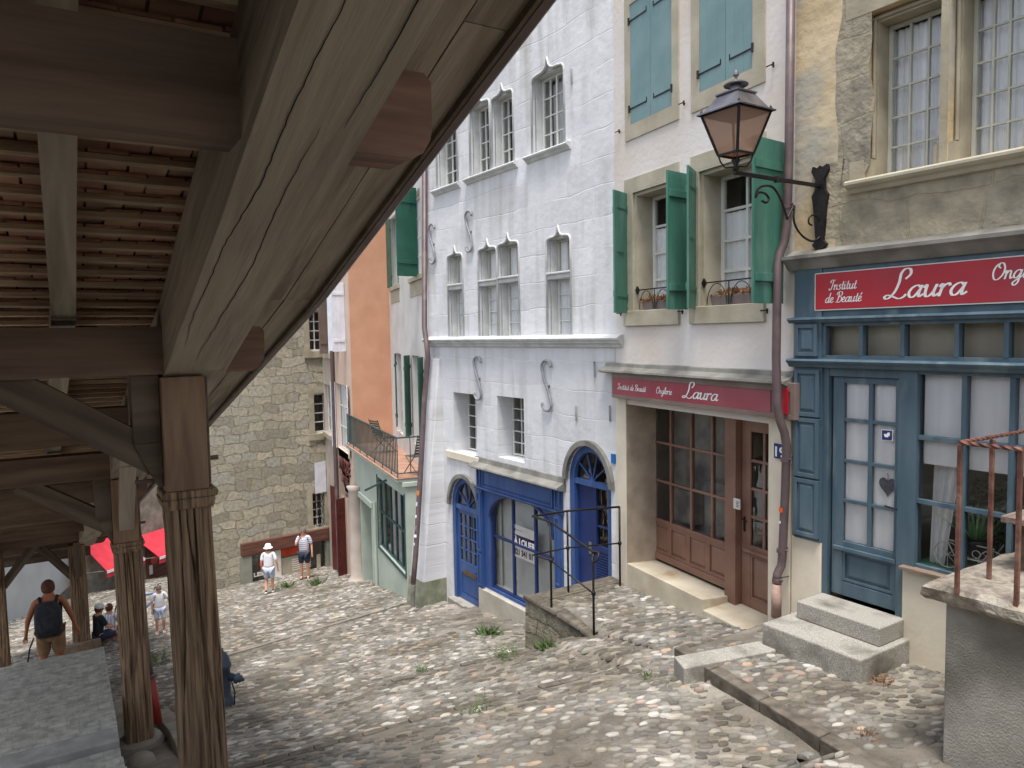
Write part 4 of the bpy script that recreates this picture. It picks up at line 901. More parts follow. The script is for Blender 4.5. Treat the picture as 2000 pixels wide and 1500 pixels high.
# buttress at the left corner
bl = aWL-.02
P0 = loc(FW, on_z(868, 1165, -6.1)); P1 = loc(FW, on_z(815, 1172, -6.2))
bt = hw(850, 700)
b_w = aw(862, 720); out = .62
mb = MB(); yb_ = -.78
mb.hexa([(bl-.12, yb_, -7.4), (b_w+.0, yb_, -7.4), (b_w+.0, .1, -7.4), (bl-.12, .1, -7.4), (bl, -.06, bt), (b_w, -.06, bt), (b_w, .1, bt), (bl, .1, bt)])
bu = mb.build('buttress', M['white_wall'], HWt, bevel=.02)
zq = hw(845, 1125)+.15
k = (bt-zq)/(bt+7.4); yq = -.06+(yb_+.06)*k; 
mb = MB(); mb.hexa([(bl-.14, yb_-.03, -7.4), (b_w+.012, yb_-.03, -7.4), (b_w+.012, .1, -7.4), (bl-.14, .1, -7.4), (bl-.12, yq-.02, zq), (b_w+.012, yq-.02, zq), (b_w+.012, .1, zq), (bl-.12, .1, zq)]); mb.build('buttress_plinth', M['moss_plinth'], HWt, bevel=.01)
# bright blue shop
blu = 'bright_blue'
yS = -.05
mb = MB(); pz0 = wshB+.0
asp = (aw(957, 1000), aw(1084, 1000)); arT = hw(1000, 966); arS = hw(960, 1000); arS = min(arS, arT-.25)
gA = [aw(u, 1050) for u in (958, 998, 1041, 1082)]
opening = arch(gA[0], gA[3], wshB+.06, arS-.1, arT-.02, 18)
fz0 = wshT-.42
mb.holed(rect(wsh0, wsh1, wshB, fz0), [opening], .0); mb.reveal(opening, 0, .11)
mb.box(wsh0-.02, wsh1+.02, -.04, .05, fz0, wshT)
pw_ = .16
for x0, x1 in ((wsh0-.02, wsh0+pw_), (wsh1-pw_, wsh1+.02)):
    mb.box(x0, x1, -.055, -.001, wshB-.03, fz0-.05)
    panel(mb, x0+.01, x1-.01, wshB+.75, fz0-.1, -.065, b=.035); panel(mb, x0+.01, x1-.01, wshB+.03, wshB+.7, -.065, b=.035)
panel(mb, wsh0+pw_+.05, wsh1-pw_-.05, fz0+.03, wshT-.03, -.05, b=.04)
panel(mb, wsh0+.0, wsh0+pw_, fz0+.03, wshT-.03, -.05, b=.035); panel(mb, wsh1-pw_, wsh1, fz0+.03, wshT-.03, -.05, b=.035)
ws = mb.build('shopfront', M[blu], HWt, bevel=.003)
moulding(ws, wsh0-.05, wsh1+.05, fz0, [(0, .02), (.07, .015), (.09, 0), (.08, -.02), (.06, -.04), (0, -.045)], blu, 'shop_moulding')
moulding(HWt, wsh0-.1, wsh1+.1, wshT, [(0, .2), (.03, .19), (.05, .1), (.2, .035), (.21, .01), (.15, -.01), (.13, -.03), (0, -.035)], 'lead', 'shop_flashing')
mb = MB(); arcp = opening[2:]
mb.tube([(x, -.008, z) for x, z in arcp], .03, 8); mb.tube([(x, .03, z) for x, z in arcp], .028, 8)
for x in gA[1:3]: mb.box(x-.022, x+.022, .04, .1, wshB+.06, arT+.0)
zr = hw(1000, 1068, .07); 
zr = hw(960, 1043, .07); mb.box(gA[0], gA[3], .045, .095, zr-.022, zr+.022); mb.box(gA[0], gA[3], .038, .1, wshB+.06, wshB+.1)
mb.box(gA[0], gA[0]+.03, .039, .1, wshB+.1, arS); mb.box(gA[3]-.03, gA[3], .039, .1, wshB+.1, arS)
mb.build('glazing_bar', M['deep_blue'], ws)
mb = MB(); mb.poly([(x, .07, z) for x, z in opening]); mb.build('shop_window_pane', M['glass'], ws)
mb = MB(); mb.box(wsh0+.1, wsh1-.1, .14, .26, wshB-.05, wshB+.06); mb.box(wsh0+.1, wsh1-.1, .26, .28, wshB, arT+.4); mb.box(wsh0+.1, wsh0+.5, .2, .21, wshB, arT+.3); mb.build('pale_display_backing', M['room_pale'], ws)  # pale panels close behind the pane, its bright reflection put into their colour
mb = MB(); mb.box(wsh0-.0, wsh1+.14, -.07, .1, -6.6, wshB-.031); mb.build('plinth', M['grey_plinth'], HWt, bevel=.01)
# for-rent poster
yP = .058
q0, q1 = aw(1001, 1050, yP)+.0, aw(1040, 1050, yP)-.01; zz0, zz1 = hw(1020, 1093, yP), hw(1020, 1030, yP)
PO = thing('to_let_poster', 'white and navy À LOUER poster in the middle of the blue arched shop window', 'poster', FW.M)
mb = MB(); mb.box(q0+.0, q1+.12, yP+.016, yP+.019, zz0, zz1); mb.build('paper', M['letter'], PO)
Hp = zz1-zz0; ll = q1+.12-q0
mb = MB(); mb.box(q0, q1+.12, yP+.0135, yP+.0155, zz0+.36*Hp, zz0+.7*Hp); mb.build('navy_band', mk('navy_print', (28, 30, 84), (28, 30, 84), .5), PO)
text(PO, 'À LOUER', q0+.03, zz0+.41*Hp, Hp*.28, yP+.012, 'letter', width=ll*.92, bold=.006)
text(PO, '021 341 01 1', q0+.02, zz0+.09*Hp, Hp*.25, yP+.014, 'dark_grey', width=ll*.94, bold=.005)
mb = MB(); mb.lathe([(.035, 0), (.035, .002)], n=14); o = mb.build('roundel', M['dark_grey'], PO, M=Matrix.Translation((q0+.05, yP+.015, zz0+.85*Hp)) @ Matrix.Rotation(rad(90), 4, 'X'))
mb = MB(); mb.box(q0+.1, q0+.3, yP+.014, yP+.0155, zz0+.85*Hp, zz0+.865*Hp); mb.build('small_print', M['lead'], PO)
# doors
def arched_door(a0, a1, z, par, hood=True, name='door_frame'):
    zb, zs, zt = z
    mb = MB(); fw = .12 if a1-a0 > 1 else .09
    inner = arch(a0+fw, a1-fw, zb-.1, zs, zt-fw); mb.holed(arch(a0, a1, zb-.1, zs, zt), [inner], .03); mb.reveal(inner, .03, .16)
    mb.box(a0+fw, a1-fw, .04, .14, zs-.06, zs+.03)
    fr = mb.build(name, M[blu], par)
    mb = MB(); c = (a0+a1)/2; r = (a1-a0)/2-fw
    for t in (36, 72, 108, 144): mb.tube([(c, .08, zs+.03), (c+r*math.cos(rad(t)), .08, zs+(zt-fw-zs)*math.sin(rad(t)))], .014, 4)
    mb.lathe([(.08, -.02), (.08, .02)], (c, .08, zs+.03), 12, sy=.25)
    mb.build('fanlight_bars', M[blu], fr)
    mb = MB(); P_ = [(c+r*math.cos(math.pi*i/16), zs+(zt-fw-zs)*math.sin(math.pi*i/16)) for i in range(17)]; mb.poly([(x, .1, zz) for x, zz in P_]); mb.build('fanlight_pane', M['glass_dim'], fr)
    mb = MB(); n = 18
    def pt(R_, i): t = math.pi*(i/n*1.16-.02); return (c+(r+fw+R_)*math.cos(t), zs+(zt-zs+R_)*math.sin(t))
    for i in range(n):
        t0 = math.pi*(i/n); t1 = math.pi*((i+1)/n)
        p = [(c+(a1-a0)/2*math.cos(t)+0, zs+(zt-zs)*math.sin(t)) for t in (t0, t1)]; q = [(c+((a1-a0)/2+.09)*math.cos(t), zs+(zt-zs+.09)*math.sin(t)) for t in (t0, t1)]
        mb.hexa([(p[0][0], -.07, p[0][1]), (q[0][0], -.07, q[0][1]), (q[0][0], .01, q[0][1]), (p[0][0], .01, p[0][1]), (p[1][0], -.07, p[1][1]), (q[1][0], -.07, q[1][1]), (q[1][0], .01, q[1][1]), (p[1][0], .01, p[1][1])])
    mb.build('stone_hood', M['lead'], par)
    return fr, fw
fr1, fw = arched_door(dS[0], dS[1], dSz, HWt)
x0, x1 = dS[0]+fw, dS[1]-fw; zb, zt_ = dSz[0], dSz[1]-.06
mb = MB(); y = .08; gl0 = zb+(zt_-zb)*.43; gl1 = zt_-.1
mb.box(x0, x0+.1, y, y+.05, zb, zt_); mb.box(x1-.1, x1, y, y+.05, zb, zt_); mb.box(x0+.1, x1-.1, y+.001, y+.05, gl1, zt_); mb.box(x0+.1, x1-.1, y+.001, y+.05, gl0-.25, gl0)
for i in range(1, 4): xx = x0+.1+(x1-x0-.2)*i/4; mb.box(xx-.012, xx+.012, y+.006, y+.045, gl0, gl1)
for i in range(1, 4): zz = gl0+(gl1-gl0)*i/4; mb.box(x0+.1, x1-.1, y+.01, y+.04, zz-.012, zz+.012)
panel(mb, x0+.1, x1-.1, zb+.1, gl0-.25, y+.025, b=.03); mb.box(x0+.1, x1-.1, y, y+.05, zb, zb+.1)
d1 = mb.build('door', M[blu], fr1, bevel=.003)
mb = MB(); mb.poly([(x0+.1, y+.03, gl0), (x1-.1, y+.03, gl0), (x1-.1, y+.03, gl1), (x0+.1, y+.03, gl1)]); mb.build('pane', M['glass_dim'], fr1)
mb = MB(); mb.box(x0+.2, x1-.2, y-.008, y-.001, gl0-.28, gl0-.2); mb.build('letter_flap', mk('brass', (150, 120, 70), (130, 100, 56), .35, metal=.8), fr1)
mb = MB(); mb.tube([(x1-.05, y, gl0-.12), (x1-.05, y-.05, gl0-.12), (x1-.16, y-.05, gl0-.12)], .011, 8); mb.build('door_handle', M['iron'], fr1)
mb = MB(); mb.box(dS[0]-.02, dS[1]+.03, -.14, .2, zb-.5, zb-.002); mb.build('door_step', M['granite'], HWt, bevel=.01)
fr2, fw = arched_door(dA[0], dA[1], dAz, HWt)
x0, x1 = dA[0]+fw, dA[1]-fw; zb, zt_ = dAz[0], dAz[1]-.06
mb = MB(); mb.box(x0, x0+(x1-x0)*.5, .11, .15, zb, zt_); dd = mb.build('door', M['deep_blue'], fr2, bevel=.003)
mb = MB(); xr0 = x0+(x1-x0)*.5
mb.box(xr0, xr0+.06, .1, .15, zb, zt_); mb.box(x1-.06, x1, .1, .15, zb, zt_)
mb.box(xr0+.06, x1-.06, .101, .15, zb+(zt_-zb)*.42, zb+(zt_-zb)*.46)
for k in range(16):
    zz = zb+.05+(zt_-zb)*.4*k/16; mb.box(xr0+.06, x1-.06, .105, .13, zz, zz+.03, M=None)
for k in range(1, 3): mb.box(xr0+.06, x1-.06, .11, .14, zb+(zt_-zb)*(.46+.18*k)-.012, zb+(zt_-zb)*(.46+.18*k)+.012)
mb.build('louvred_door_leaf', M['deep_blue'], fr2)
mb = MB(); mb.poly([(xr0+.06, .14, zb), (x1-.06, .14, zb), (x1-.06, .14, zt_), (xr0+.06, .14, zt_)]); mb.build('pane', M['glass_dim'], fr2)
mb = MB(); xx = x0+(x1-x0)*.37; zz = zb+(zt_-zb)*.42; mb.box(xx-.03, xx+.03, .1, .1095, zz-.11, zz+.09); hd = mb.build('door_plate', M['lead'], fr2); 
mb = MB(); mb.box(dA[0]-.03, dA[1]+.03, -.1, .2, zb-.3, zb-.002); mb.build('door_step', M['granite'], HWt, bevel=.01)
# second downpipe
DP2 = thing('downpipe', 'brown downpipe covered in stickers running down the white buttress', 'downpipe', FW.M)
pts = [(829, 120, -.08), (829, 640, -.08), (833, 668, -.2), (836, 700, -.16), (829, 780, -.28), (820, 950, -.55), (812, 1080, -.8), (807, 1140, -.95)]
mb = MB(); mb.tube([loc(FW, FW.P(u, v, y)) for u, v, y in pts], .06, 12); mb.build('pipe', M['pipe'], DP2, smooth=True)
mb = MB(); mb.tube([loc(FW, FW.P(u, v, y)) for u, v, y in ((807, 1142, -.96), (806, 1185, -.98))], .05, 12); mb.build('cast_base', M['lead'], DP2)
PP = [FW.P(u, v, y) for u, v, y in pts]
def vrow(P_): return 750-FPX*P_.dot(Uv)/P_.dot(f_)
for (v, c, hh_) in ((962, 'amber', .05), (984, 'cloth_pale', .045), (1008, 'letter', .03), (1030, 'lead', .045), (1046, 'letter', .03), (1062, 'cloth_pale', .03)):
    for i in range(len(PP)-1):
        v0, v1 = vrow(PP[i]), vrow(PP[i+1])
        if v0 <= v < v1:
            p = PP[i].lerp(PP[i+1], (v-v0)/(v1-v0)); d_ = (PP[i+1]-PP[i]).normalized()*hh_; a_, b_ = loc(FW, p-d_), loc(FW, p+d_)
            mb = MB(); a_, b_ = Vector(a_), Vector(b_); n = 5
            for k in range(n):
                t0, t1 = (-2.5+1.5*k/n+.2*(int(v) % 3), -2.5+1.5*(k+1)/n+.2*(int(v) % 3)); o0, o1 = Vector((math.cos(t0), math.sin(t0), 0))*.0625, Vector((math.cos(t1), math.sin(t1), 0))*.0625
                mb.poly([a_+o0, b_+o0, b_+o1, a_+o1])
            mb.build('sticker', M[c], DP2)
# ================================================================== GROUND
GS = [-30, -12, -3, 0, 3, 5, 7.5, 9.5, 11.4, 13.8, 15.4, 20, 25.6, 28, 36, 45, 120]
GX = {-60: None, 1.5: [4, 1.8, -.9, -1.8, -2.75, -3.4, -4.2, -4.8, -5.3, -5.85, -6.2, -7.25, -8.5, -9.0, -10.9, -13, -24],
      5.5: [2, .2, -2.2, -2.9, -3.34, -3.47, -4.0, -4.9, -5.25, -5.8, -6.15, -7.2, -8.45, -8.95, -10.8, -12.9, -24],
      7.4: [1, -.5, -2.7, -3.0, -3.35, -3.7, -4.3, -5.15, -5.42, -5.78, -6.1, -7.15, -8.4, -8.9, -10.7, -12.8, -24]}
GXL = [4, 2.4, .2, -1.35, -2.6, -3.3, -4.2, -4.8, -5.3, -5.85, -6.25, -7.35, -8.6, -9.2, -11.1, -13.2, -24]
GX[-60] = GXL; GX[-1.5] = GXL; GX[60] = GX[7.4]
gxk = sorted(GX); gtab = np.array([GX[k] for k in gxk])
def Gbase(x, s):
    col = np.array([np.interp(s, GS, row) for row in gtab])
    return col
_fine = np.arange(-30, 120.01, .25); _rows = []
for row in gtab:
    r = np.interp(_fine, GS, row); k = np.ones(5)/5; r2 = np.convolve(np.pad(r, 2, 'edge'), k, 'valid'); _rows.append(r2)
_rows = np.array(_rows)
def Gsm(x, s):
    i = max(0, min(len(gxk)-2, int(np.searchsorted(gxk, x))-1)); t = (x-gxk[i])/(gxk[i+1]-gxk[i]); t = max(0, min(1, t))
    f = (s+30)/.25; j = max(0, min(len(_fine)-2, int(f))); q = f-j; q = max(0, min(1, q))
    A = _rows[i][j]*(1-q)+_rows[i][j+1]*q; B = _rows[i+1][j]*(1-q)+_rows[i+1][j+1]*q
    return A*(1-t)+B*t
# low cobbled risers: (x0, s0, x1, s1, height)
RIS = [(1.2, 10.35, 5.85, 7.5, .22), (1.2, 6.9, 5.2, 6.0, .18), (1.2, 4.0, 5.0, 3.3, .16), (1.2, 14.6, 7.0, 15.6, .05), (1.2, 19.5, 8.5, 20.5, .08)]
KX = [(2.0, 4.95), (5.5, 5.35)]
def kerbx(s): return np.interp(s, [1.5, 3.0, 5.6], [4.7, 4.98, 5.42])
def walk_edge(s): return 5.87
def ground_z(x, s):
    z = Gsm(x, s)
    if x > 1.0:
        for x0, s0, x1, s1, h in RIS:
            t = (x-x0)/(x1-x0)
            if -.1 < t < 1.02:
                d = s-(s0+(s1-s0)*t)
                if -2.2 < d < 2.2: z += (h/2*(1-abs(d)/2.2))*(1 if d < 0 else -1)
    if x > 5.86 and 5.55 < s < 9.0:    # level cobbled apron in front of the brown shop
        zz = np.interp(s, [5.55, 5.9, 7.4, 9.0], [-3.58, -3.66, -3.86, -3.93]) - .0*(x-5.86)
        z = zz if s > 7.5 else max(zz, z-.25)
    if x > kerbx(s) and 1.2 < s <= 5.55:
        z = np.interp(s, [1.2, 3.7, 5.55], [-3.14, -3.28, -3.34])
    return float(z)
def gnoise(x, s): return .018*noise.noise(Vector((x*.9, s*.9, 0)))+.008*noise.noise(Vector((x*4, s*4, 3)))
xs = sorted(set([-60, -40, -25, -15, -10, -7, -5, -4, -3.2, -2.6]+[round(-2+.06*i, 3) for i in range(int(9.9/.06))]+[8.0, 8.5, 9, 10, 12, 15, 20, 30, 60]+[5.855, 5.865]))
ys = sorted(set([-30, -20, -12, -8, -5, -3, -2, -1]+[round(0+.06*i, 3) for i in range(int(12/.06))]+[round(12+.15*i, 3) for i in range(int(18/.15))]+[30+.75*i for i in range(28)]+[55, 65, 80, 100, 120]+[8.995, 9.005, 5.545, 5.555]))
V = []; Fc = []
for s in ys:
    for x in xs: V.append((x, s, ground_z(x, s)+(gnoise(x, s) if -3 < x < 9 and s < 50 else 0)))
nx = len(xs)
for j in range(len(ys)-1):
    for i in range(nx-1):
        cxm, cs = (xs[i]+xs[i+1])/2, (ys[j]+ys[j+1])/2
        a_ = j*nx+i; Fc.append((a_, a_+1, a_+nx+1, a_+nx))
mg = mk('mortar_bed', (124, 117, 106), (90, 84, 75), .95, 2.2, detail=10, bump=1.0, bscale=30, bdist=.02, stains=(158, 152, 140), sscale=.9, slo=.48, shi=.7)
b = MB(); b.v = V; b.f = Fc; b.m = [0]*len(Fc)
ground = tag(b.build('ground', mg, smooth=True), kind='structure')
# ---- cobbles set in the mortar
tag_ = []
rng = np.random.default_rng(5)
RING = 8
def cobble_field():
    Vv = []; Ff = []; Cc = []
    def stone(x, s, a_, b_, hgt, th, col, lod):
        z0 = ground_z(x, s)+gnoise(x, s); e = .04
        zx = (ground_z(x+e, s)-z0)/e if False else 0
        zs = (ground_z(x, s+.12)-ground_z(x, s-.12))/.24
        zxx = (ground_z(x+.12, s)-ground_z(x-.12, s))/.24
        if abs(zs) > .8 or abs(zxx) > 1.3: return
        c, sn = math.cos(th), math.sin(th); n0 = len(Vv); N = 9 if lod else 6
        ph = rng.uniform(0, 6); rr = [1+.16*math.sin(2*math.pi*k/N*2+ph)+rng.uniform(-.1, .1) for k in range(N)]
        tilt = rng.uniform(-.1, .1), rng.uniform(-.1, .1)
        rings = ((1.0, -.02), (.93, hgt*.55), (.6, hgt*.93)) if lod else ((1.0, -.015), (.72, hgt*.85))
        for q, dz in rings:
            for k in range(N):
                t = 2*math.pi*k/N; px = a_*q*rr[k]*math.cos(t); py = b_*q*rr[k]*math.sin(t); dx = px*c-py*sn; dy = px*sn+py*c
                Vv.append((x+dx, s+dy, z0+zs*dy+zxx*dx+dz+(tilt[0]*dx+tilt[1]*dy if dz > 0 else 0))); Cc.append(col)
        Vv.append((x, s, z0+hgt)); Cc.append(col)
        m_ = len(rings)
        for r_ in range(m_-1):
            for k in range(N): k2 = (k+1) % N; Ff.append((n0+r_*N+k, n0+r_*N+k2, n0+(r_+1)*N+k2, n0+(r_+1)*N+k))
        for k in range(N): Ff.append((n0+(m_-1)*N+k, n0+(m_-1)*N+(k+1) % N, n0+m_*N))
    def colour():
        u = rng.random(); g = rng.uniform(.17, .38)
        if u < .26: g = rng.uniform(.42, .66)
        if u < .015: return (.62*1.0, .48, .36, 1)
        if u < .035: return (.48, .38, .34, 1)
        t = rng.uniform(-.03, .03); return (g*(1.03+t), g*(1.0), g*(.95-t*1.5), 1)
    zones = [(1.0, 8.2, 1.8, 12.0, .135, .072, 1), (.9, 9.5, 12.0, 30.0, .17, .115, 0), (-6, .9, 13.0, 42.0, .19, .14, 0), (.9, 9.5, 30.0, 42.0, .24, .2, 0)]
    for x0, x1, s0, s1, dx, ds, lod in zones:
        row = 0; s = s0
        while s < s1:
            x = x0+(row % 2)*dx/2
            while x < x1:
                px, ps = x+rng.uniform(-.3, .3)*dx, s+rng.uniform(-.3, .3)*ds
                m = noise.noise(Vector((px*.55, ps*.55, 9)))+.5*noise.noise(Vector((px*1.7, ps*1.7, 4)))
                keep = m > -.3 or rng.random() < .55
                if 1.2 < ps < 5.75 and -.13 < px-kerbx(ps) < .14: keep = False
                if px > 5.3 and 5.45 < ps < 5.75: keep = False
                if 5.5 < px and 9.0 < ps < 13.9 and px > 6.3+.0*(ps-9): keep = keep and rng.random() < .5
                if keep and not (px < 1.35 and ps < 12.2 and lod == 0 and px > -1.7 and ps < 11.4):
                    k = rng.uniform(.62, 1.12); col = colour()
                    if m < -.1: col = (col[0]*.8+.03, col[1]*.8+.03, col[2]*.8+.025, 1)
                    stone(px, ps, dx*.5*k*1.12, ds*.5*k*1.02, rng.uniform(.008, .026) if lod else rng.uniform(.01, .024), rng.normal(-.42 if px > 0 else 0, .2), col, lod)
                x += dx
            s += ds; row += 1
    b = MB(); b.v = Vv; b.f = Ff; b.m = []; b.c = Cc
    st = mk('river_cobble', (245, 243, 238), (205, 201, 194), .8, 9, bump=.5, bscale=45, bdist=.006, attr=True, stains=(176, 168, 154), sscale=1.1, slo=.42, shi=.62)
    return b.build('cobblestones', st, smooth=True)
tag(cobble_field(), kind='structure')
# light drainage strip crossing the street
def gpt(x, s, dz=0): return Vector((x, s, ground_z(x, s)+dz))
mb = MB(); n = 40
for i in range(n):
    x0, x1 = 1.9+5.0*i/n, 1.9+5.0*(i+1)/n; s0, s1 = 14.3+1.3*i/n, 14.3+1.3*(i+1)/n
    mb.hexa([gpt(x0, s0-.07, -.05), gpt(x1, s1-.07, -.05), gpt(x1, s1+.07, -.05), gpt(x0, s0+.07, -.05), gpt(x0, s0-.07, .035), gpt(x1, s1-.07, .035), gpt(x1, s1+.07, .035), gpt(x0, s0+.07, .035)])
tag(mb.build('kerb_strip', M['concrete']), kind='structure')
# edge stones of the risers, coloured dark to stand in for shaded gaps
for j, (x0, s0, x1, s1, h) in enumerate(RIS[:2]):
    mb = MB(); n = 18
    for i in range(n):
        xa, xb = x0+(x1-x0)*i/n+.004, x0+(x1-x0)*(i+1)/n-.004; sa, sb = s0+(s1-s0)*i/n, s0+(s1-s0)*(i+1)/n; r = random.uniform(-.012, .012)
        za, zb_ = ground_z(xa, sa-.14), ground_z(xb, sb-.14)
        mb.hexa([(xa, sa-.07, za-.3), (xb, sb-.07, zb_-.3), (xb, sb+.02, zb_-.3), (xa, sa+.02, za-.3), (xa, sa-.07, za+r-.012), (xb, sb-.07, zb_+r-.012), (xb, sb+.02+r, zb_+r-.02), (xa, sa+.02+r, za+r-.02)])
    tag(mb.build('step_edge', M['kerb'], bevel=.008), kind='structure')
# kerb of the right-hand apron
KB = tag(MB().build('kerb', M['kerb']), kind='structure'); D.objects.remove(KB)
mb = MB(); ss = [1.4, 2.1, 2.9, 3.6, 4.3, 5.0, 5.6]
for i in range(len(ss)-1):
    a_, b_ = ss[i]+.006, ss[i+1]-.006; xa, xb = kerbx(a_), kerbx(b_); r = random.uniform(-.01, .01)
    za, zb_ = ground_z(xa+.2, min(a_, 5.5)), ground_z(xb+.2, min(b_, 5.5))
    mb.hexa([(xa-.04, a_, za-.5), (xa+.1, a_, za-.5), (xb+.1, b_, zb_-.5), (xb-.04, b_, zb_-.5), (xa-.06+r, a_, za+.03), (xa+.1, a_, za+.03), (xb+.1, b_, zb_+.03), (xb-.06+r, b_, zb_+.03)])
tag(mb.build('kerb', M['kerb'], bevel=.012), kind='structure')
P = [on_z(u, v, -3.33) for u, v in ((1316, 1292), (1500, 1258), (1516, 1280), (1336, 1316))]
mb = MB(); mb.hexa([(p.x, p.y, -3.7) for p in P[::-1]]+[(p.x, p.y, -3.275) for p in P[::-1]])
tag(mb.build('granite_kerb_slab', M['granite'], bevel=.012), kind='structure')
# retaining wall and its railing
RW = thing('retaining_wall', 'mossy old stone retaining wall carrying the cobbled ledge under the iron railing', 'wall', (5.87, 8.2, -4.6))
mb = MB()
def zt(s): return np.interp(s, [7.3, 7.9, 9.0], [-4.03, -3.90, -3.90])
for (s0, s1) in ((7.35, 7.9), (7.9, 8.45), (8.45, 9.12)):
    mb.hexa([(5.72, s0, -5.4), (5.98, s0, -5.4), (5.98, s1, -5.4), (5.72, s1, -5.4), (5.76, s0, zt(s0)), (5.98, s0, zt(s0)), (5.98, s1, zt(s1)), (5.76, s1, zt(s1))])
mb.hexa([(5.98, 8.85, -5.8), (7.42, 8.85, -5.8), (7.42, 9.12, -5.8), (5.98, 9.12, -5.8), (5.98, 8.85, -3.9), (7.42, 8.85, -3.9), (7.42, 9.08, -3.9), (5.98, 9.08, -3.9)])
o = mb.build('masonry', brickmat('old_retaining_masonry', [(118, 112, 96), (146, 140, 122), (96, 94, 80), (156, 150, 134)], (108, 104, 88), .55, .26, .02, .07, 2.4, 1.0, .04, axis='YZ'), RW); 
o.matrix_local = RW.matrix_basis.inverted()
mb = MB()
for (s0, s1) in ((7.3, 7.75), (7.76, 8.3), (8.31, 8.72), (8.73, 9.16)):
    r = random.uniform(-.02, .02); mb.hexa([(5.73, s0, zt(s0)-.03), (5.9+r, s0, zt(s0)-.03), (5.9+r, s1, zt(s1)-.03), (5.73, s1, zt(s1)-.03), (5.75, s0, zt(s0)+.035), (5.9+r, s0, zt(s0)+.035), (5.9+r, s1, zt(s1)+.035), (5.75+r, s1, zt(s1)+.035)])
mb.box(5.93, 7.4, 8.9, 9.14, -3.95, -3.885)
o = mb.build('coping', M['kerb'], RW, bevel=.02); o.matrix_local = RW.matrix_basis.inverted()
RL = thing('iron_railing', 'black iron handrail with curled end on the cobbled ledge by the blue arched door', 'railing', (5.9, 8.9, -3.85))
inv = RL.matrix_basis.inverted()
pA = on_z(1077, 1180, -3.82); pB = on_z(1160, 1245, -3.98); pC = on_z(1110, 1152, -3.86); pD = on_z(1211, 1142, -3.88)
def up(P_, v): # point above P_ seen at image row v
    lo, hi = 0, 3
    for _ in range(40):
        m_ = (lo+hi)/2; Q = P_+Vector((0, 0, m_)); d = Q.dot(f_); vv = 750-FPX*Q.dot(Uv)/d
        if vv > v: lo = m_
        else: hi = m_
    return P_+Vector((0, 0, lo))
E0 = Vector((pA.x-.02, pA.y+.36, pA.z)); 
tA, tB, tC, tD = up(pA, 1022), up(pB, 1082), up(pC, 998), up(pD, 990)
corner_t = Vector((5.84, 9.02, 0)); d_ = corner_t
ct = Vector((5.84, 9.02, tC.z-.02)); cm = Vector((5.84, 9.02, up(pC, 1072).z-.02))
mA, mB, mD = up(pA, 1095), up(pB, 1159), up(pD, 1061); mC = up(pC, 1070)
for p, q, kn in ((pA, tA, mA), (pB, tB, mB), (pC, tC, mC), (pD, tD, mD)):
    mb = MB(); mb.tube([p-Vector((0, 0, .1)), q], .016, 8); rp = mb.build('post', M['iron'], RL, smooth=True); rp.matrix_local = inv
    mb = MB(); mb.lathe([(.016, -.035), (.03, -.015), (.03, .015), (.016, .035)], kn, 8); mb.build('knuckle', M['iron'], rp, smooth=True)
mb = MB(); mb.tube([tD, tC, ct, tA+Vector((0, 0, .02)), tB+Vector((0, 0, .03))]+[tB+Vector((.02*math.cos(t)*2, -.05-.05*math.sin(t), .03-.06+.06*math.cos(t))) for t in [math.pi*2*k/14 for k in range(14)]], .017, 8)
o = mb.build('handrail', M['iron'], RL, smooth=True); o.matrix_local = inv
mb = MB(); mb.tube([mD, mC, cm, mA, mB], .012, 8); o = mb.build('lower_rail', M['iron'], RL, smooth=True); o.matrix_local = inv
# ------------------------------------------------------------------ stone terrace with rusty railing, near right
kx, ks = on_z(1840, 1482, -3.2).x, on_z(1840, 1482, -3.2).y
TT = up(Vector((kx, ks, -3.2)), 1172).z
TW = thing('terrace_wall', 'rough grey rendered terrace wall with thick stone capping at the right edge', 'wall', (kx+.8, ks-1, -3.4)); inv = TW.matrix_basis.inverted()
mb = MB(); n = 14
rough = mk('dark_rough_render', (160, 158, 150), (128, 126, 119), .95, 3, detail=9, bump=1.0, bscale=70, bdist=.012, stains=(104, 101, 94), sscale=1.5, slo=.5, shi=.8)
mb.box(kx, kx+1.6, ks-3.6, ks, -4.2, TT); o = mb.build('rendered_wall', rough, TW, bevel=.015); o.matrix_local = inv
mb = MB(); cap_b, cap_t = TT, TT+.13
def slab(x0, x1, s0, s1, z0, z1, nseg=14):
    mb = MB(); m_ = nseg; ring = []
    pts = [(x0+(x1-x0)*i/m_, s1) for i in range(m_)]+[(x1, s1-(s1-s0)*i/m_) for i in range(m_)]+[(x1-(x1-x0)*i/m_, s0) for i in range(m_)]+[(x0, s0+(s1-s0)*i/m_) for i in range(m_)]
    lv = [(z0, -.0), (z0+.03, .02), (z1-.035, .025), (z1, -.012)]; rows = []
    for z, e in lv:
        rows.append([(x+noise.noise(Vector((x*5, s*5, z*7)))*.045+(e if x < (x0+x1)/2 else -e)*-1, s+noise.noise(Vector((s*5, x*5, z*9+4)))*.045+(e if s > (s0+s1)/2 else -e), z+noise.noise(Vector((x*6, s*6, 1)))*.012) for x, s in pts])
    N = len(pts)
    for r_ in range(3):
        for k in range(N): mb.poly([rows[r_][k], rows[r_+1][k], rows[r_+1][(k+1) % N], rows[r_][(k+1) % N]])
    mb.poly(rows[3][::-1]); mb.poly(rows[0]); return mb
caps = mk('weathered_capstone', (160, 150, 136), (116, 108, 98), .95, 14, detail=9, bump=1.0, bscale=30, bdist=.02, stains=(190, 184, 172), sscale=4, slo=.5, shi=.7)
o = slab(kx-.06, kx+.4, ks-.95, ks+.1, cap_b, cap_t).build('capstone', caps, TW, bevel=.006); o.matrix_local = inv
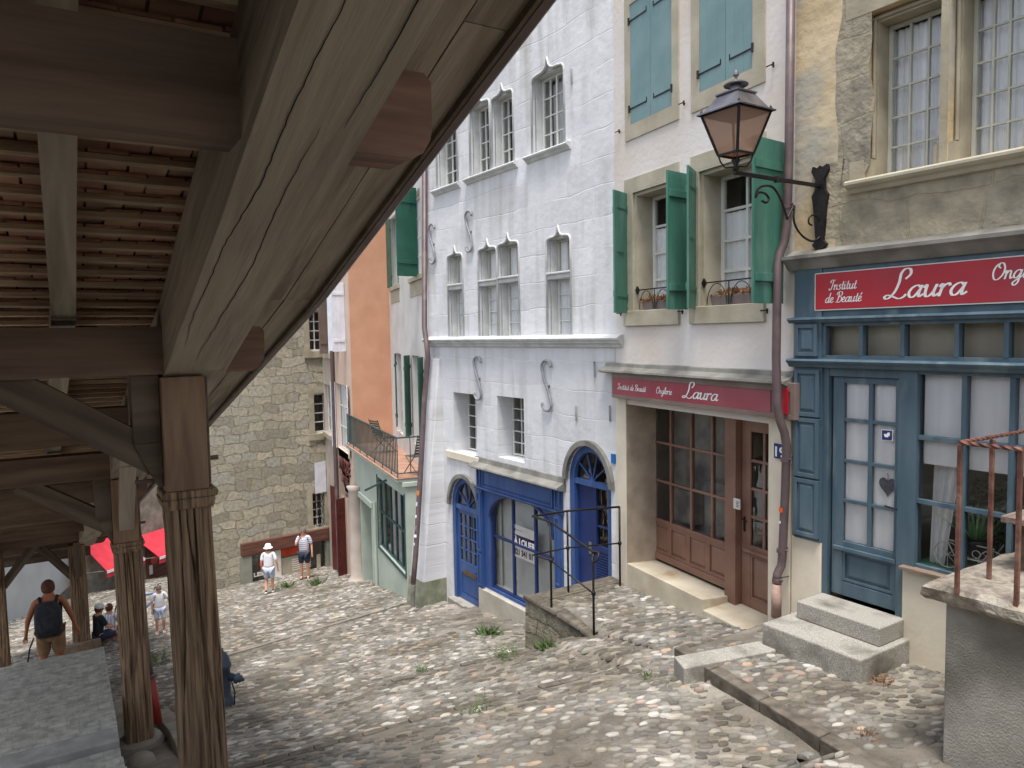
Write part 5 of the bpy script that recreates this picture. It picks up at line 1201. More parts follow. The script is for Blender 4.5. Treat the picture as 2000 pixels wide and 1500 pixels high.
o = slab(kx-.05, kx+.38, ks-2.4, ks-.97, cap_b-.005, cap_t-.012).build('capstone', caps, TW, bevel=.006); o.matrix_local = inv
o = slab(kx+.42, kx+1.7, ks-.3, ks+.08, cap_b+.0, cap_t+.01).build('capstone', caps, TW, bevel=.006); o.matrix_local = inv
mb = MB(); mb.box(kx+.4, kx+1.6, ks-3.5, ks-.31, cap_b-.05, cap_t-.02); o = mb.build('terrace_floor', M['concrete'], TW); o.matrix_local = inv
RR = thing('rusty_railing', 'rusty red brown railing with twisted top bars on the terrace wall at the right edge', 'railing', (kx+.15, ks-.2, cap_t)); inv = RR.matrix_basis.inverted()
def twist(a_, b_, r=.013):
    a_, b_ = Vector(a_), Vector(b_); L_ = (b_-a_).length; n = int(L_/.012); mb = MB(); t = (b_-a_).normalized(); x = t.orthogonal().normalized(); y = t.cross(x)
    rows = []
    for i in range(n+1):
        p = a_+(b_-a_)*i/n; th = i*.28; rows.append([tuple(p+(x*math.cos(th+k*math.pi/2)+y*math.sin(th+k*math.pi/2))*r*1.25) for k in range(4)])
    for i in range(n):
        for k in range(4): mb.poly([rows[i][k], rows[i][(k+1) % 4], rows[i+1][(k+1) % 4], rows[i+1][k]])
    return mb
p0 = on_z(1869, 1152, cap_t); t0 = up(p0, 868)
p1 = Vector((p0.x, p0.y-.62, cap_t)); 
q1 = on_z(1985, 1180, cap_t)
tz = t0.z
far = Vector((kx+1.55, p0.y+.0, tz+.0))
for nm, pts_ in (('post', (p0, q1, Vector((p0.x+.42, p0.y-.01, cap_t)), Vector((p0.x+1.2, p0.y, cap_t)), Vector((q1.x, q1.y-.8, cap_t)))),):
    for p in pts_:
        mb = MB(); mb.box(p.x-.014, p.x+.014, p.y-.014, p.y+.014, cap_t-.03, tz); o = mb.build('post', M['rust'], RR, bevel=.003); o.matrix_local = inv
o = twist((p0.x, p0.y, tz+.012), (q1.x, q1.y-1.6, tz+.012)).build('top_bar', M['rust'], RR); o.matrix_local = inv
o = twist((p0.x, p0.y, tz+.014), far+Vector((0, 0, .014))).build('top_bar', M['rust'], RR); o.matrix_local = inv
bp = on_z(1968, 1012, cap_t+.42)
BN = thing('wooden_bench', 'weathered grey wooden plank bench behind the rusty railing', 'bench', (bp.x+.6, bp.y-.1, cap_t)); inv = BN.matrix_basis.inverted()
mb = MB(); mb.box(bp.x, bp.x+1.3, bp.y-.28, bp.y+.05, cap_t+.38, cap_t+.43); mb.box(bp.x, bp.x+1.3, bp.y-.6, bp.y-.29, cap_t+.38, cap_t+.43); o = mb.build('seat', mk('weathered_bench_wood', (140, 124, 112), (104, 90, 82), .9, 6, stretch=(.4, 5, 5), bump=.8, bscale=12), BN, bevel=.006); o.matrix_local = inv
for dx in (.12, 1.05):
    mb = MB(); mb.box(bp.x+dx, bp.x+dx+.06, bp.y-.55, bp.y, cap_t-.02, cap_t+.378); o = mb.build('leg', M['wood_dark'], BN, bevel=.004); o.matrix_local = inv
mb = MB(); r = random.Random(3); g0 = on_z(1985, 1500, -3.0)
for k in range(900):
    p = Vector((kx-.02-r.random()**2*.35+r.random()*.1, ks-.95+r.uniform(-.5, .35), ground_z(kx-.2, ks-1)-.02)); d = Vector((r.gauss(0, .4), r.gauss(0, .4), r.uniform(.5, 1))).normalized()*r.uniform(.06, .26)*max(.25, 1-abs(p.y-(ks-.95))/.6); s_ = d.orthogonal().normalized()*.003
    mb.poly([p-s_, p+d*.6-s_, p+d, p+d*.6+s_])
tag(mb.build('dry_grass', mk('rust_brown_dry_grass', (150, 92, 52), (112, 66, 38), .9, 12)), kind='stuff')

# ================================================================== COVERED STAIRWAY
CS = thing('covered_stairway', 'dark timber covered stairway with tiled roof descending along the left side', 'covered stairway', (.7, 5.3, -3.6))
cinv = CS.matrix_basis.inverted()
ZB = [(-3, 2.53), (0, 1.53), (5.18, -.21), (9.85, -1.65), (14, -2.9), (20, -4.75), (26, -6.6)]
def zb(s): return float(np.interp(s, [p[0] for p in ZB], [p[1] for p in ZB]))
def xr(s): return float(np.interp(s, [-3, 5.3, 9.6, 22, 26], [0, 0, -.13, -.45, -.55]))   # the row bends slightly
def part(mb, name, mat, parent=None, bevel=0, smooth=False):
    o = mb.build(name, M[mat] if isinstance(mat, str) else mat, parent or CS, bevel=bevel, smooth=smooth)
    o.matrix_local = cinv if (parent is None or parent == CS) else Matrix(); return o
def beam(name, p0, p1, wdt, hgt, mat, roll=0, parent=None, bevel=.006, seg=10, wob=.004):
    """timber with its local x along the grain; wdt across, hgt up"""
    p0, p1 = Vector(p0), Vector(p1); L_ = (p1-p0).length; X = (p1-p0).normalized()
    Z = Vector((0, 0, 1)) if abs(X.z) < .95 else Vector((0, 1, 0)); Y = Z.cross(X).normalized(); Z = X.cross(Y)
    if roll: q = Matrix.Rotation(roll, 3, X); Y = q @ Y; Z = q @ Z
    Mx = Matrix(((X.x, Y.x, Z.x, p0.x), (X.y, Y.y, Z.y, p0.y), (X.z, Y.z, Z.z, p0.z), (0, 0, 0, 1)))
    mb = MB(); rows = []; sd = random.uniform(0, 99)
    for i in range(seg+1):
        x = L_*i/seg; rows.append([(x, a*wdt/2+wob*noise.noise(Vector((x*2, a*3, sd))), b*hgt/2+wob*noise.noise(Vector((x*2, b*3, sd+7)))) for a, b in ((-1, -1), (1, -1), (1, 1), (-1, 1))])
    for i in range(seg):
        for k in range(4): mb.poly([rows[i][k], rows[i][(k+1) % 4], rows[i+1][(k+1) % 4], rows[i+1][k]])
    mb.poly(rows[0][::-1]); mb.poly(rows[-1])
    o = mb.build(name, M[mat], CS, bevel=bevel); o.matrix_local = cinv @ Mx; return o
def cracks(par_obj, L_, wdt, hgt, face, seeds):
    """long drying cracks: thin dark wandering grooves laid on one face"""
    mb = MB()
    for sd, x0, x1, c in seeds:
        n = int((x1-x0)/.03); prev = None
        for i in range(n+1):
            x = x0+(x1-x0)*i/n; y = c+.05*noise.noise(Vector((x*1.2, sd, 0)))+.006*noise.noise(Vector((x*16, sd, 3)))+(x-x0)*.02; wd = .0022*math.sin(math.pi*i/n)**.5+.0004
            cur = ((x, y-wd, face), (x, y+wd, face))
            if prev: mb.poly([prev[0], prev[1], cur[1], cur[0]] if face > 0 else [prev[0], cur[0], cur[1], prev[1]])
            prev = cur
    mb.build('drying_cracks', mk('crack_shadow', (30, 22, 18), (22, 16, 12), 1), par_obj)
# wall plates along the street side and the inner side
PW, PH = .365, .46
for X0, nm in ((.7525, 'street'), (-1.43, 'inner')):
    for s0, s1 in ((-2.8, 5.18), (5.19, 9.85), (9.86, 14), (14.01, 20.9)):
        b_ = beam('wall_plate', (X0+xr(s0), s0, zb(s0)+PH/2), (X0+xr(s1), s1, zb(s1)+PH/2), PW, PH, 'wood', seg=24)
        if nm == 'street' and s0 < 0: cracks(b_, 8, PW, PH, -PH/2-.0022, [(1.3, 4.6, 7.9, .08), (2.6, 5.6, 8.2, -.02), (5.1, 4.2, 5.6, -.12)])
M['beam_end'] = mk('red_brown_beam_end', (134, 100, 80), (98, 70, 54), .75, 3, detail=10, stretch=(.5, 4, 4), bump=.6, bscale=9, bdist=.01, stains=(112, 92, 78), sscale=1.2, distort=.5)
# tie beams
TIES = [.25, 2.78, 5.28, 7.45, 9.65, 11.9, 14.2, 16.6, 18.9, 20.6]
for i, s in enumerate(TIES):
    z0 = zb(s)+(.09 if s < 4 else .03); hgt = .33 if s < 4 else .3; x1 = 1.29 if s < 4 else 1.2; x1 += xr(s)
    mb = MB(); w_ = .11; xa, xb = -2.1, x1
    prof = [(xa, z0), (xb-.09, z0), (xb-.04, z0+.025), (xb-.008, z0+.08), (xb, z0+.13), (xb, z0+hgt-.03), (xb-.03, z0+hgt), (xa, z0+hgt)]
    xs_ = PWX = .94+xr(s); endp = [(xs_, z0)]+prof[1:7]+[(xs_, z0+hgt)]; prof = [(xa, z0), (xs_-.001, z0), (xs_-.001, z0+hgt), (xa, z0+hgt)]
    me_ = MB(); me_.poly([(x, s-w_-.001, z) for x, z in endp]); me_.poly([(x, s+w_+.001, z) for x, z in endp[::-1]])
    for k in range(len(endp)): p, q = endp[k], endp[(k+1) % len(endp)]; me_.poly([(p[0], s-w_-.001, p[1]), (p[0], s+w_+.001, p[1]), (q[0], s+w_+.001, q[1]), (q[0], s-w_-.001, q[1])])
    part(me_, 'tie_beam_end', 'beam_end', bevel=.008)
    mb.poly([(x, s-w_, z) for x, z in prof]); mb.poly([(x, s+w_, z) for x, z in prof[::-1]])
    for k in range(len(prof)): p, q = prof[k], prof[(k+1) % len(prof)]; mb.poly([(p[0], s-w_, p[1]), (p[0], s+w_, p[1]), (q[0], s+w_, q[1]), (q[0], s-w_, q[1])])
    part(mb, 'tie_beam', mk('tie_beam_wood', (128, 106, 90), (94, 76, 64), .8, 2.5, detail=10, stretch=(.4, 4, 4), bump=.6, bscale=9, bdist=.01, stains=(120, 108, 96), sscale=.7) if i == 0 else D.materials['tie_beam_wood'], bevel=.006)
# rafters along the slope
for X0 in (-1.0, .04):
    for i in range(len(TIES)-1):
        s0, s1 = TIES[i]+.02, TIES[i+1]-.02; beam('rafter', (X0+xr(s0), s0, zb(s0)+.455), (X0+xr(s1), s1, zb(s1)+.455), .13, .15, 'wood', seg=8)
# roof covering: battens and clay tiles hooked over them
mbt = MB(); mtl = MB(); mtl.c = []
s = -2.6; row = 0; rt = random.Random(11)
while s < 21:
    z = zb(s)+.545; sl = (zb(s+.2)-zb(s-.2))/.4; xo = xr(s)
    mbt.hexa([(-2.3, s-.016, z-.012), (1.56+xo, s-.016, z-.012), (1.56+xo, s+.016, z-.012+sl*.03), (-2.3, s+.016, z-.012+sl*.03), (-2.3, s-.016, z+.014), (1.56+xo, s-.016, z+.014), (1.56+xo, s+.016, z+.014+sl*.03), (-2.3, s+.016, z+.014+sl*.03)])
    x = -2.3+(row % 2)*.085
    while x < 1.57+xo-.16:
        wv = .165; L_ = .36; jz = rt.uniform(-.004, .006); js = rt.uniform(-.012, .012); tn = (rt.uniform(.62, 1.12), rt.uniform(.6, 1.1)); c = (tn[0], tn[0]*rt.uniform(.86, 1.02), tn[0]*rt.uniform(.82, 1.0), 1)
        b0, b1 = s-.02+js, s+L_+js; zz0 = z+.016+jz; zz1 = zz0+sl*L_+.035; hx = .004
        n0 = len(mtl.v)
        mtl.hexa([(x+hx, b0, zz0), (x+wv-hx, b0, zz0), (x+wv-hx, b1, zz1), (x+hx, b1, zz1), (x+hx, b0, zz0+.014), (x+wv-hx, b0, zz0+.014), (x+wv-hx, b1, zz1+.014), (x+hx, b1, zz1+.014)])
        cxm = x+wv/2+rt.uniform(-.03, .03); mtl.hexa([(cxm-.02, s+.017, z-.014), (cxm+.02, s+.017, z-.014), (cxm+.018, s+.036, z-.01), (cxm-.018, s+.036, z-.01), (cxm-.024, s+.016, zz0+.002), (cxm+.024, s+.016, zz0+.002), (cxm+.024, s+.05, zz0+.004), (cxm-.024, s+.05, zz0+.004)])
        mtl.c += [c]*(len(mtl.v)-n0); x += wv+.004
    s += .172; row += 1
part(mbt, 'batten', 'batten'); part(mtl, 'roof_tiles', 'tile')
mb = MB()
for i in range(len(ZB)-1):
    s0, s1 = max(-2.7, ZB[i][0]), min(21.2, ZB[i+1][0])
    mb.hexa([(-2.35, s0, zb(s0)+.66), (1.6+xr(s0), s0, zb(s0)+.66), (1.6+xr(s1), s1, zb(s1)+.66), (-2.35, s1, zb(s1)+.66), (-2.35, s0, zb(s0)+.69), (1.6+xr(s0), s0, zb(s0)+.69), (1.6+xr(s1), s1, zb(s1)+.69), (-2.35, s1, zb(s1)+.69)])
part(mb, 'sky_block_sheet', 'tile')  # sheet added above the tiles to stop sky light leaking through gaps
# eaves boarding and gutter
for k in range(3):
    x0 = .95+.2*k
    segs = [-2.7, 1.9+.3*k, 5.18, 9.85, 14, 21.0]
    for i in range(len(segs)-1):
        s0, s1 = segs[i]+.003, segs[i+1]-.003; beam('eaves_board', (x0+.097+xr(s0), s0, zb(s0)+.49), (x0+.097+xr(s1), s1, zb(s1)+.49), .193, .028, 'wood', seg=14, bevel=.002)
mb = MB()
for i in range(len(ZB)-1):
    s0, s1 = max(-2.7, ZB[i][0]), min(21.0, ZB[i+1][0]); g = []
    for s in (s0, s1):
        g.append([(1.555+xr(s)+dx, s, zb(s)+.5+dz) for dx, dz in ((0, .1), (0, -.0), (.03, -.03), (.07, -.03), (.1, 0), (.1, .07))])
    for k in range(5): mb.poly([g[0][k], g[0][k+1], g[1][k+1], g[1][k]])
part(mb, 'gutter', 'zinc')
mb = MB(); 
for i in range(len(ZB)-1):
    s0, s1 = max(-2.7, ZB[i][0]), min(21.0, ZB[i+1][0]); mb.hexa([(1.535+xr(s0), s0, zb(s0)+.44), (1.553+xr(s0), s0, zb(s0)+.44), (1.553+xr(s1), s1, zb(s1)+.44), (1.535+xr(s1), s1, zb(s1)+.44), (1.535+xr(s0), s0, zb(s0)+.6), (1.553+xr(s0), s0, zb(s0)+.6), (1.553+xr(s1), s1, zb(s1)+.6), (1.535+xr(s1), s1, zb(s1)+.6)])
part(mb, 'fascia_board', 'wood_dark')
# posts
def post(x, s, ztop, zbot, wdt, seed, lean=0.0):
    mb = MB(); N, R_ = 132, 80; rings = []
    for j in range(R_+1):
        t = j/R_; z = zbot+(ztop-zbot)*t; ww = wdt/2*(1.06-.1*t)
        row_ = []
        for k in range(N):
            th = 2*math.pi*k/N; c, sn = math.cos(th), math.sin(th); q = (abs(c)**5+abs(sn)**5)**(-1/5)
            r = ww*q
            arcp = k/N*4; g = 0
            for m_, (fq, am) in enumerate(((9, .009), (26, .010), (60, .004))):
                v = noise.noise(Vector((arcp*fq*.35+seed*5, z*1.1+noise.noise(Vector((z*.8, arcp*.6, seed)))*.8, m_*9+seed))); g += -abs(v)**.6*am if m_ < 2 else v*am
            cr = abs(noise.noise(Vector((arcp*3.2+seed, z*.3, 50))));
            if cr < .05: g -= .03*(1-cr/.05)
            r += g; row_.append((x+r*c+lean*(1-t), s+r*sn, z))
        rings.append(row_)
    for j in range(R_):
        for k in range(N): mb.poly([rings[j][k], rings[j][(k+1) % N], rings[j+1][(k+1) % N], rings[j+1][k]])
    mb.poly(rings[0][::-1]); mb.poly(rings[-1])
    # weld for smooth shading: share vertices
    mb2 = MB(); mb2.v = [p for r_ in rings for p in r_]
    for j in range(R_):
        for k in range(N): mb2.f.append((j*N+k, j*N+(k+1) % N, (j+1)*N+(k+1) % N, (j+1)*N+k))
    mb2.f.append(tuple(range(N-1, -1, -1))); mb2.f.append(tuple(R_*N+k for k in range(N))); mb2.m = [0]*len(mb2.f)
    return part(mb2, 'post', 'wood_post', smooth=False)
def post_group(x, s, first, seed, base_z):
    zbm = zb(s); zc = zbm-.83                      # underside of the capital
    post(x, s, zc, base_z, .30, seed, lean=.05 if first else .03)
    up_ = MB(); up_.box(x-.135, x+.125, s-.14, s+.14, zc+.1, zbm+.01); part(up_, 'upper_post', 'wood_warm', bevel=.008)
    ex = MB(); ex.hexa([(x-.17, s-.08, zc+.13), (x-.137, s-.08, zc+.13), (x-.137, s+.17, zc+.13), (x-.17, s+.17, zc+.13), (x-.3, s-.06, zc+.42), (x-.137, s-.06, zc+.42), (x-.137, s+.17, zc+.42), (x-.3, s+.17, zc+.42)])
    ex.box(x-.3, x-.137, s-.06, s+.17, zc+.421, zbm+.05)
    ex.box(x+.127, x+.155, s-.05, s+.12, zc+.12, zbm+.0); part(ex, 'post_cheek', 'wood_dark', bevel=.006)
    cp = MB(); cp.hexa([(x-.15, s-.15, zc-.02), (x+.15, s-.15, zc-.02), (x+.15, s+.15, zc-.02), (x-.15, s+.15, zc-.02), (x-.168, s-.16, zc+.05), (x+.16, s-.16, zc+.05), (x+.16, s+.16, zc+.05), (x-.168, s+.16, zc+.05)])
    cp.box(x-.16, x+.15, s-.155, s+.155, zc+.0505, zc+.1); cp.tube([(x+.155, s-.13, zc+.07), (x+.155, s+.13, zc+.07)], .03, 10); part(cp, 'capital', 'wood_post', bevel=.01)
    pg = MB(); pg.tube([(x-.3, s-.02, zc+.17), (x+.1, s-.02, zc+.17)], .013, 8); pg.tube([(x, s-.0, zc+.28), (x+.21, s-.0, zc+.28)], .016, 8); part(pg, 'wooden_peg', 'wood_dark')
    # brace up to the tie beam, across the passage
    z1 = zbm+.06
    beam('brace', (x-.12, s+.03, zc+.28), (x-1.02, s+.03, z1-.02), .15, .21, 'wood_dark', seg=6)
    if not first: beam('brace', (x+.0, s-.1, zc+.3), (x+.0, s-.85, zb(s-.85)+.05), .15, .16, 'wood', seg=6)
post_group(.68, 5.28, True, 1.0, -3.9)
post_group(.575, 9.62, False, 2.0, -4.75)
def far_post(x, s, base, w_=.3):
    post(x, s, zb(s)+.02, base, w_, x+s)
    beam('brace', (x+(-.1 if x > -.5 else .1), s, zb(s)-.75), (x+(-.75 if x > -.5 else .75), s, zb(s)+.1), .13, .17, 'wood_dark', seg=4)
    beam('brace', (x, s-.1, zb(s)-.7), (x, s-.8, zb(s-.8)+.05), .13, .15, 'wood_dark', seg=4)
for (u, v, sg) in ((159, 1240, 20.0), (4, 1292, 19.0)):
    g = on_y(u, v, sg); far_post(g.x, sg, g.z-.1, .36 if u > 50 else .3)
for (x, s) in ((-1.43, 5.28), (-1.5, 9.62), (-1.65, 14.2)): far_post(x, s, ground_z(-1.5, s)-.1)
mb = MB(); s = -2.8
while s < 3.4:
    s1_ = min(3.4, s+.22); mb.hexa([(-2.42, s+.004, ground_z(-2, s)-.6), (-2.38, s+.004, ground_z(-2, s)-.6), (-2.38, s1_, ground_z(-2, s1_)-.6), (-2.42, s1_, ground_z(-2, s1_)-.6), (-2.42, s+.004, zb(s)+.6), (-2.38, s+.004, zb(s)+.6), (-2.38, s1_, zb(s1_)+.6), (-2.42, s1_, zb(s1_)+.6)]); s += .22
part(mb, 'side_light_screen', 'wood_dark')  # unseen boards added on the left to block side light under the roof
# gable truss closing the lower end of the roof
se = 20.9
beam('end_tie', (-2.2, se, zb(se)-.1), (.45, se, zb(se)-.1), .2, .24, 'wood_dark', seg=4)
# ------------------------------------------------------------------ landing and covered steps
zL0 = on_y(115, 1478, 8.3).z; e1 = 11.4; zL1 = on_y(115, 1281, e1).z
mb = MB(); x0, x1 = -3.2, .34
mb.hexa([(x0, 8.62, zL0-1.5), (x1, 8.62, zL0-1.5), (x1, e1, zL0-2.5), (x0, e1, zL0-2.5), (x0, 8.62, zL0), (x1, 8.62, zL0), (x1, e1, zL1), (x0, e1, zL1)])
tag(mb.build('landing', M['paving']), kind='structure')
mb = MB(); mb.box(x0, x1, 8.3, 8.615, zL0-1.5, zL0+.004); z = zL0
tag(mb.build('landing_edge', M['paving_edge'], bevel=.008), kind='structure')
mb = MB(); s = 8.295
while s > -2.5:
    z2 = ground_z(0, s-.5)+.18; mb.box(x0, x1, s-.56, s-.002, z2-1.2, z2); s -= .56
tag(mb.build('covered_steps', M['paving']), kind='structure')
mb = MB(); s = e1+.002; z = zL1-.2
for k in range(8): mb.box(x0, x1, s, s+.4, z-1.5, z); s += .402; z -= .19
tag(mb.build('lower_steps', M['paving']), kind='structure')
# stone kerb along the street side of the stairway, with post bases
mb = MB(); 
for s0, s1 in ((3.0, 5.05), (5.06, 8.2), (8.21, 9.4), (9.41, 11.4)):
    z0, z1 = ground_z(1.2, s0)+.16, ground_z(1.2, s1)+.16; mb.hexa([(.9, s0, z0-1.2), (1.1, s0, z0-1.2), (1.1, s1, z1-1.2), (.9, s1, z1-1.2), (.9, s0, z0-.06), (1.1, s0, z0-.06), (1.1, s1, z1-.06), (.9, s1, z1-.06)])
tag(mb.build('stair_kerb', M['concrete'], bevel=.01), kind='structure')
for (x, s, r_) in ((.70, 5.3, .24), (.6, 9.62, .25)):
    zg = -4.75 if s > 8 else -3.9
    mb = MB(); mb.lathe([(r_*1.12, -.5), (r_*1.12, -.05), (r_*.98, .03), (r_*.8, .06)], (x, s, zg+.0), 20); part(mb, 'stone_base', 'concrete', smooth=False)
mb = MB(); P = on_z(275, 1480, -4.5); mb.lathe([(.16, -.6), (.16, -.1), (.13, 0), (.07, .045)], (P.x, P.y, -4.5), 20); BO = mb.build('stone_bollard', M['concrete'], smooth=True); tag(BO, 'round worn stone stump at the foot of the second timber post', 'bollard')
# raised kerb wall with the far post
A_ = on_y(128, 1275, 18.2); B_ = on_y(244, 1236, 23.5)
LWl = thing('low_stone_wall', 'low brown stone kerb wall running to the far timber post', 'wall', (A_.x, A_.y, A_.z)); inv = LWl.matrix_basis.inverted()
mb = MB(); n = 5
for i in range(n):
    p, q = A_.lerp(B_, i/n), A_.lerp(B_, (i+1)/n-.004); mb.hexa([(p.x-.2, p.y, p.z-1.2), (p.x+.25, p.y, p.z-1.2), (q.x+.25, q.y, q.z-1.2), (q.x-.2, q.y, q.z-1.2), (p.x-.2, p.y, p.z+.12), (p.x+.25, p.y, p.z+.12), (q.x+.25, q.y, q.z+.12), (q.x-.2, q.y, q.z+.12)])
o = mb.build('coping', mk('brown_stone', (150, 130, 108), (120, 102, 84), .9, 4, bump=.5, bscale=20), LWl, bevel=.02); o.matrix_local = inv
# ================================================================== far houses along the right side
F0 = camxy(-2.34, 16.9); FMi = Fr(F0, rad(23.2))
aC = FMi.A(690, 850)                                  # corner of the orange house
C1 = FMi.W(aC, 0, 0); 
def uof(P): d = P.dot(f_); return 1000+FPX*P.dot(Rv)/d
def solve(fn, target, lo, hi):
    flo = fn(lo)-target
    for _ in range(60):
        m_ = (lo+hi)/2; fm = fn(m_)-target
        if (fm > 0) == (flo > 0): lo, flo = m_, fm
        else: hi = m_
    return (lo+hi)/2
kP = solve(lambda k: uof(C1+FMi.inn*k), 762, 0, 5); PL = C1+FMi.inn*kP
PRt = camxy((829-1000)/1444*18.2, 18.2)
class Fr2(Fr):
    def __init__(s, A_, B_):
        s.ax = (B_-A_); s.ax.z = 0; s.ax.normalize(); s.O = Vector((A_.x, A_.y, 0)); s.inn = Vector((-s.ax.y, s.ax.x, 0))
        s.M = Matrix(((s.ax.x, s.inn.x, 0, s.O.x), (s.ax.y, s.inn.y, 0, s.O.y), (0, 0, 1, 0), (0, 0, 0, 1)))
FP = Fr2(PL, PRt); LP = (PRt-PL).length
# pale house
HP = thing('pale_house', 'pale plastered house set back behind the little terrace, dark green shutters', 'house', FP.M)
def ap(u, v, y=0): return FP.A(u, v, y)
def hp(u, v, y=0): return FP.H(u, v, y)
W1 = [(ap(762, 470), ap(777, 470)), (ap(800, 470), ap(822, 470))]
z0u, z1u = hp(790, 550), hp(790, 398); lw = [(ap(773, 750), ap(785, 750)), (ap(806, 750), ap(821, 750))]; z0l, z1l = hp(790, 832), hp(790, 692)
wall(HP, rect(-.3, LP+1.2, -8, 9), [(rect(a_, b_, z0u, z1u), .2) for a_, b_ in W1]+[(rect(a_, b_, z0l-.3, z1l), .2) for a_, b_ in lw], 'pale_wall', thick=4)
for a_, b_ in W1:
    window(HP, a_+.01, b_-.01, z0u+.01, z1u-.01, .15, 2, 4, 'white', curtain='curtain'); mb = MB(); mb.box(a_-.12, b_+.12, -.06, .02, z0u-.12, z0u-.0); mb.box(a_-.1, b_+.1, -.012, .02, z0u-.5, z0u-.121); mb.build('window_sill', M['sandstone_pale'], HP, bevel=.008)
for a_, b_ in lw: window(HP, a_+.01, b_-.01, z0l-.28, z1l-.01, .15, 2, 4, 'white', curtain='curtain')
def on_leaf(par, fr, uh, uf, v, wid, side, z0, z1, mat, y=-.03):
    hx_ = fr.A(uh, v); t = free_angle(fr, hx_, side, uf, v, wid, y); return shutter(par, hx_, y, z0, z1, wid, t, mat, side)
on_leaf(HP, FP, 817, 779, 460, .62, 1, z0u-.05, z1u+.05, 'green_dark'); on_leaf(HP, FP, 764, 760, 460, .5, -1, z0u, z1u, 'green_dark')
on_leaf(HP, FP, 803, 788, 750, .5, -1, z0l-.1, z1l, 'green_dark'); on_leaf(HP, FP, 776, 770, 750, .5, -1, z0l-.1, z1l, 'green_dark'); on_leaf(HP, FP, 829, 815, 750, .5, 1, z0l-.1, z1l, 'green_dark')
# mint shop annex with the terrace
HA = thing('mint_annex', 'low mint green shop annex with terracotta terrace and railing on its roof', 'shop', FMi.M)
aE = FMi.A(797, 1100); ov = .25; aSl = FMi.A(768, 932, -ov); zT = FMi.H(768, 932, -ov)
dz_ = 1.6
wv0, wv1 = FMi.A(739, 1000), FMi.A(790, 1000); wz0, wz1 = FMi.H(770, 1098), FMi.H(760, 948)
do0, do1 = FMi.A(707, 1050), FMi.A(726, 1050); dzT, dzB = FMi.H(716, 985), -7.6
mb = MB(); mb.holed(rect(aC+.01, aE, -8.4, zT-.12), [rect(wv0, wv1, wz0, wz1), rect(do0, do1, -8.3, dzT)], 0)
mb.reveal(rect(wv0, wv1, wz0, wz1), 0, .2); mb.reveal(rect(do0, do1, -8.3, dzT), 0, .35)
mb.poly([(aE, 0, -8.4), (aE, 3, -8.4), (aE, 3, zT-.12), (aE, 0, zT-.12)]); mb.poly([(aC, .8, -8.4), (aE-.02, .8, -8.4), (aE-.02, .8, zT-.13), (aC, .8, zT-.13)], 1)
mb.build('wall', [M['mint_wall'], M['room']], HA)
mb = MB(); mb.box(aC+.02, aSl+.05 if aSl > aE else aE+.12, -ov, 3.2, zT-.1, zT); 
aSE = max(aSl, aE)+.05
mb = MB(); mb.box(aC+.02, aSE, -ov, 3.4, zT-.02, zT); mb.build('terrace_floor', M['terracotta'], HA)
mb = MB(); mb.box(aC+.02, aSE-.02, -ov+.02, 3.3, zT-.1, zT-.021); mb.box(aC+.02, aE+.06, -.1, 3.2, zT-.22, zT-.101); mb.build('cornice', M['mint_wall'], HA, bevel=.015)
wn = MB(); n = 5
for i in range(n+1): x = wv0+(wv1-wv0)*i/n; wn.box(x-.025, x+.025, .06, .12, wz0, wz1)
wn.box(wv0, wv1, .065, .115, (wz0+wz1)/2-.02, (wz0+wz1)/2+.03); wn.box(wv0, wv1, .064, .116, wz0, wz0+.06); wn.box(wv0, wv1, .064, .116, wz1-.06, wz1)
wn.box(wv0-.06, wv0, -.02, .1, wz0-.06, wz1+.06); wn.box(wv1, wv1+.06, -.02, .1, wz0-.06, wz1+.06); wn.box(wv0-.06, wv1+.06, -.021, .1, wz0-.07, wz0-.001); wo = wn.build('window', M['slate_green'], HA)
mb = MB(); mb.poly([(wv0, .09, wz0), (wv1, .09, wz0), (wv1, .09, wz1), (wv0, .09, wz1)]); mb.build('pane', M['glass'], wo)
mb = MB(); mb.box(wv0, wv1, .35, .4, wz0, wz1+.1); mb.box(wv0, wv1, .2, .35, wz0-.04, wz0+.02); mb.build('window_display', M['room_pale'], wo)
mb = MB(); mb.box(do0, do1, .3, .34, -8.3, dzT); mb.build('door', M['slate_green'], HA); mb = MB(); mb.box(do0-.25, do1+.25, -.06, .0, dzT+.05, dzT+.22); mb.build('door_lintel', M['mint_wall'], HA, bevel=.01)
mb = MB(); x = (wv0+wv1)/2-.3; mb.tube([(x-.4, -.5, wz1-.2), (x, -.02, wz1+.1)], .03, 6); mb.build('blind_arm', M['slate_green'], HA)
x = FMi.A(734, 1080, -.06); mb = MB(); mb.tube([(x, -.06, FMi.H(731, 980, -.06)), (x, -.06, -8.0)], .04, 8); mb.build('downpipe', M['mint_wall'], HA)
mb = MB(); zr_ = zT+.95; yR_ = -ov+.06; xA, xB = aC+.06, aSE-.06
n = 40
for i in range(n+1): x = xA+(xB-xA)*i/n; mb.box(x-.011, x+.011, yR_-.011, yR_+.011, zT+.1 if i % 6 else zT, zr_)
mb.box(xA, xB, yR_-.02, yR_+.02, zr_, zr_+.03); mb.box(xA, xB, yR_-.012, yR_+.012, zT+.1, zT+.12)
for k in range(5): y = yR_+.32*k; mb.box(xB-.009, xB+.009, y-.009, y+.009, zT+.1 if k else zT, zr_)
mb.box(xB-.02, xB+.02, yR_+.02, 2.2, zr_, zr_+.03); mb.box(xB-.012, xB+.012, yR_, 2.2, zT+.1, zT+.12)
mb.build('terrace_railing', M['slate_green'], HA)
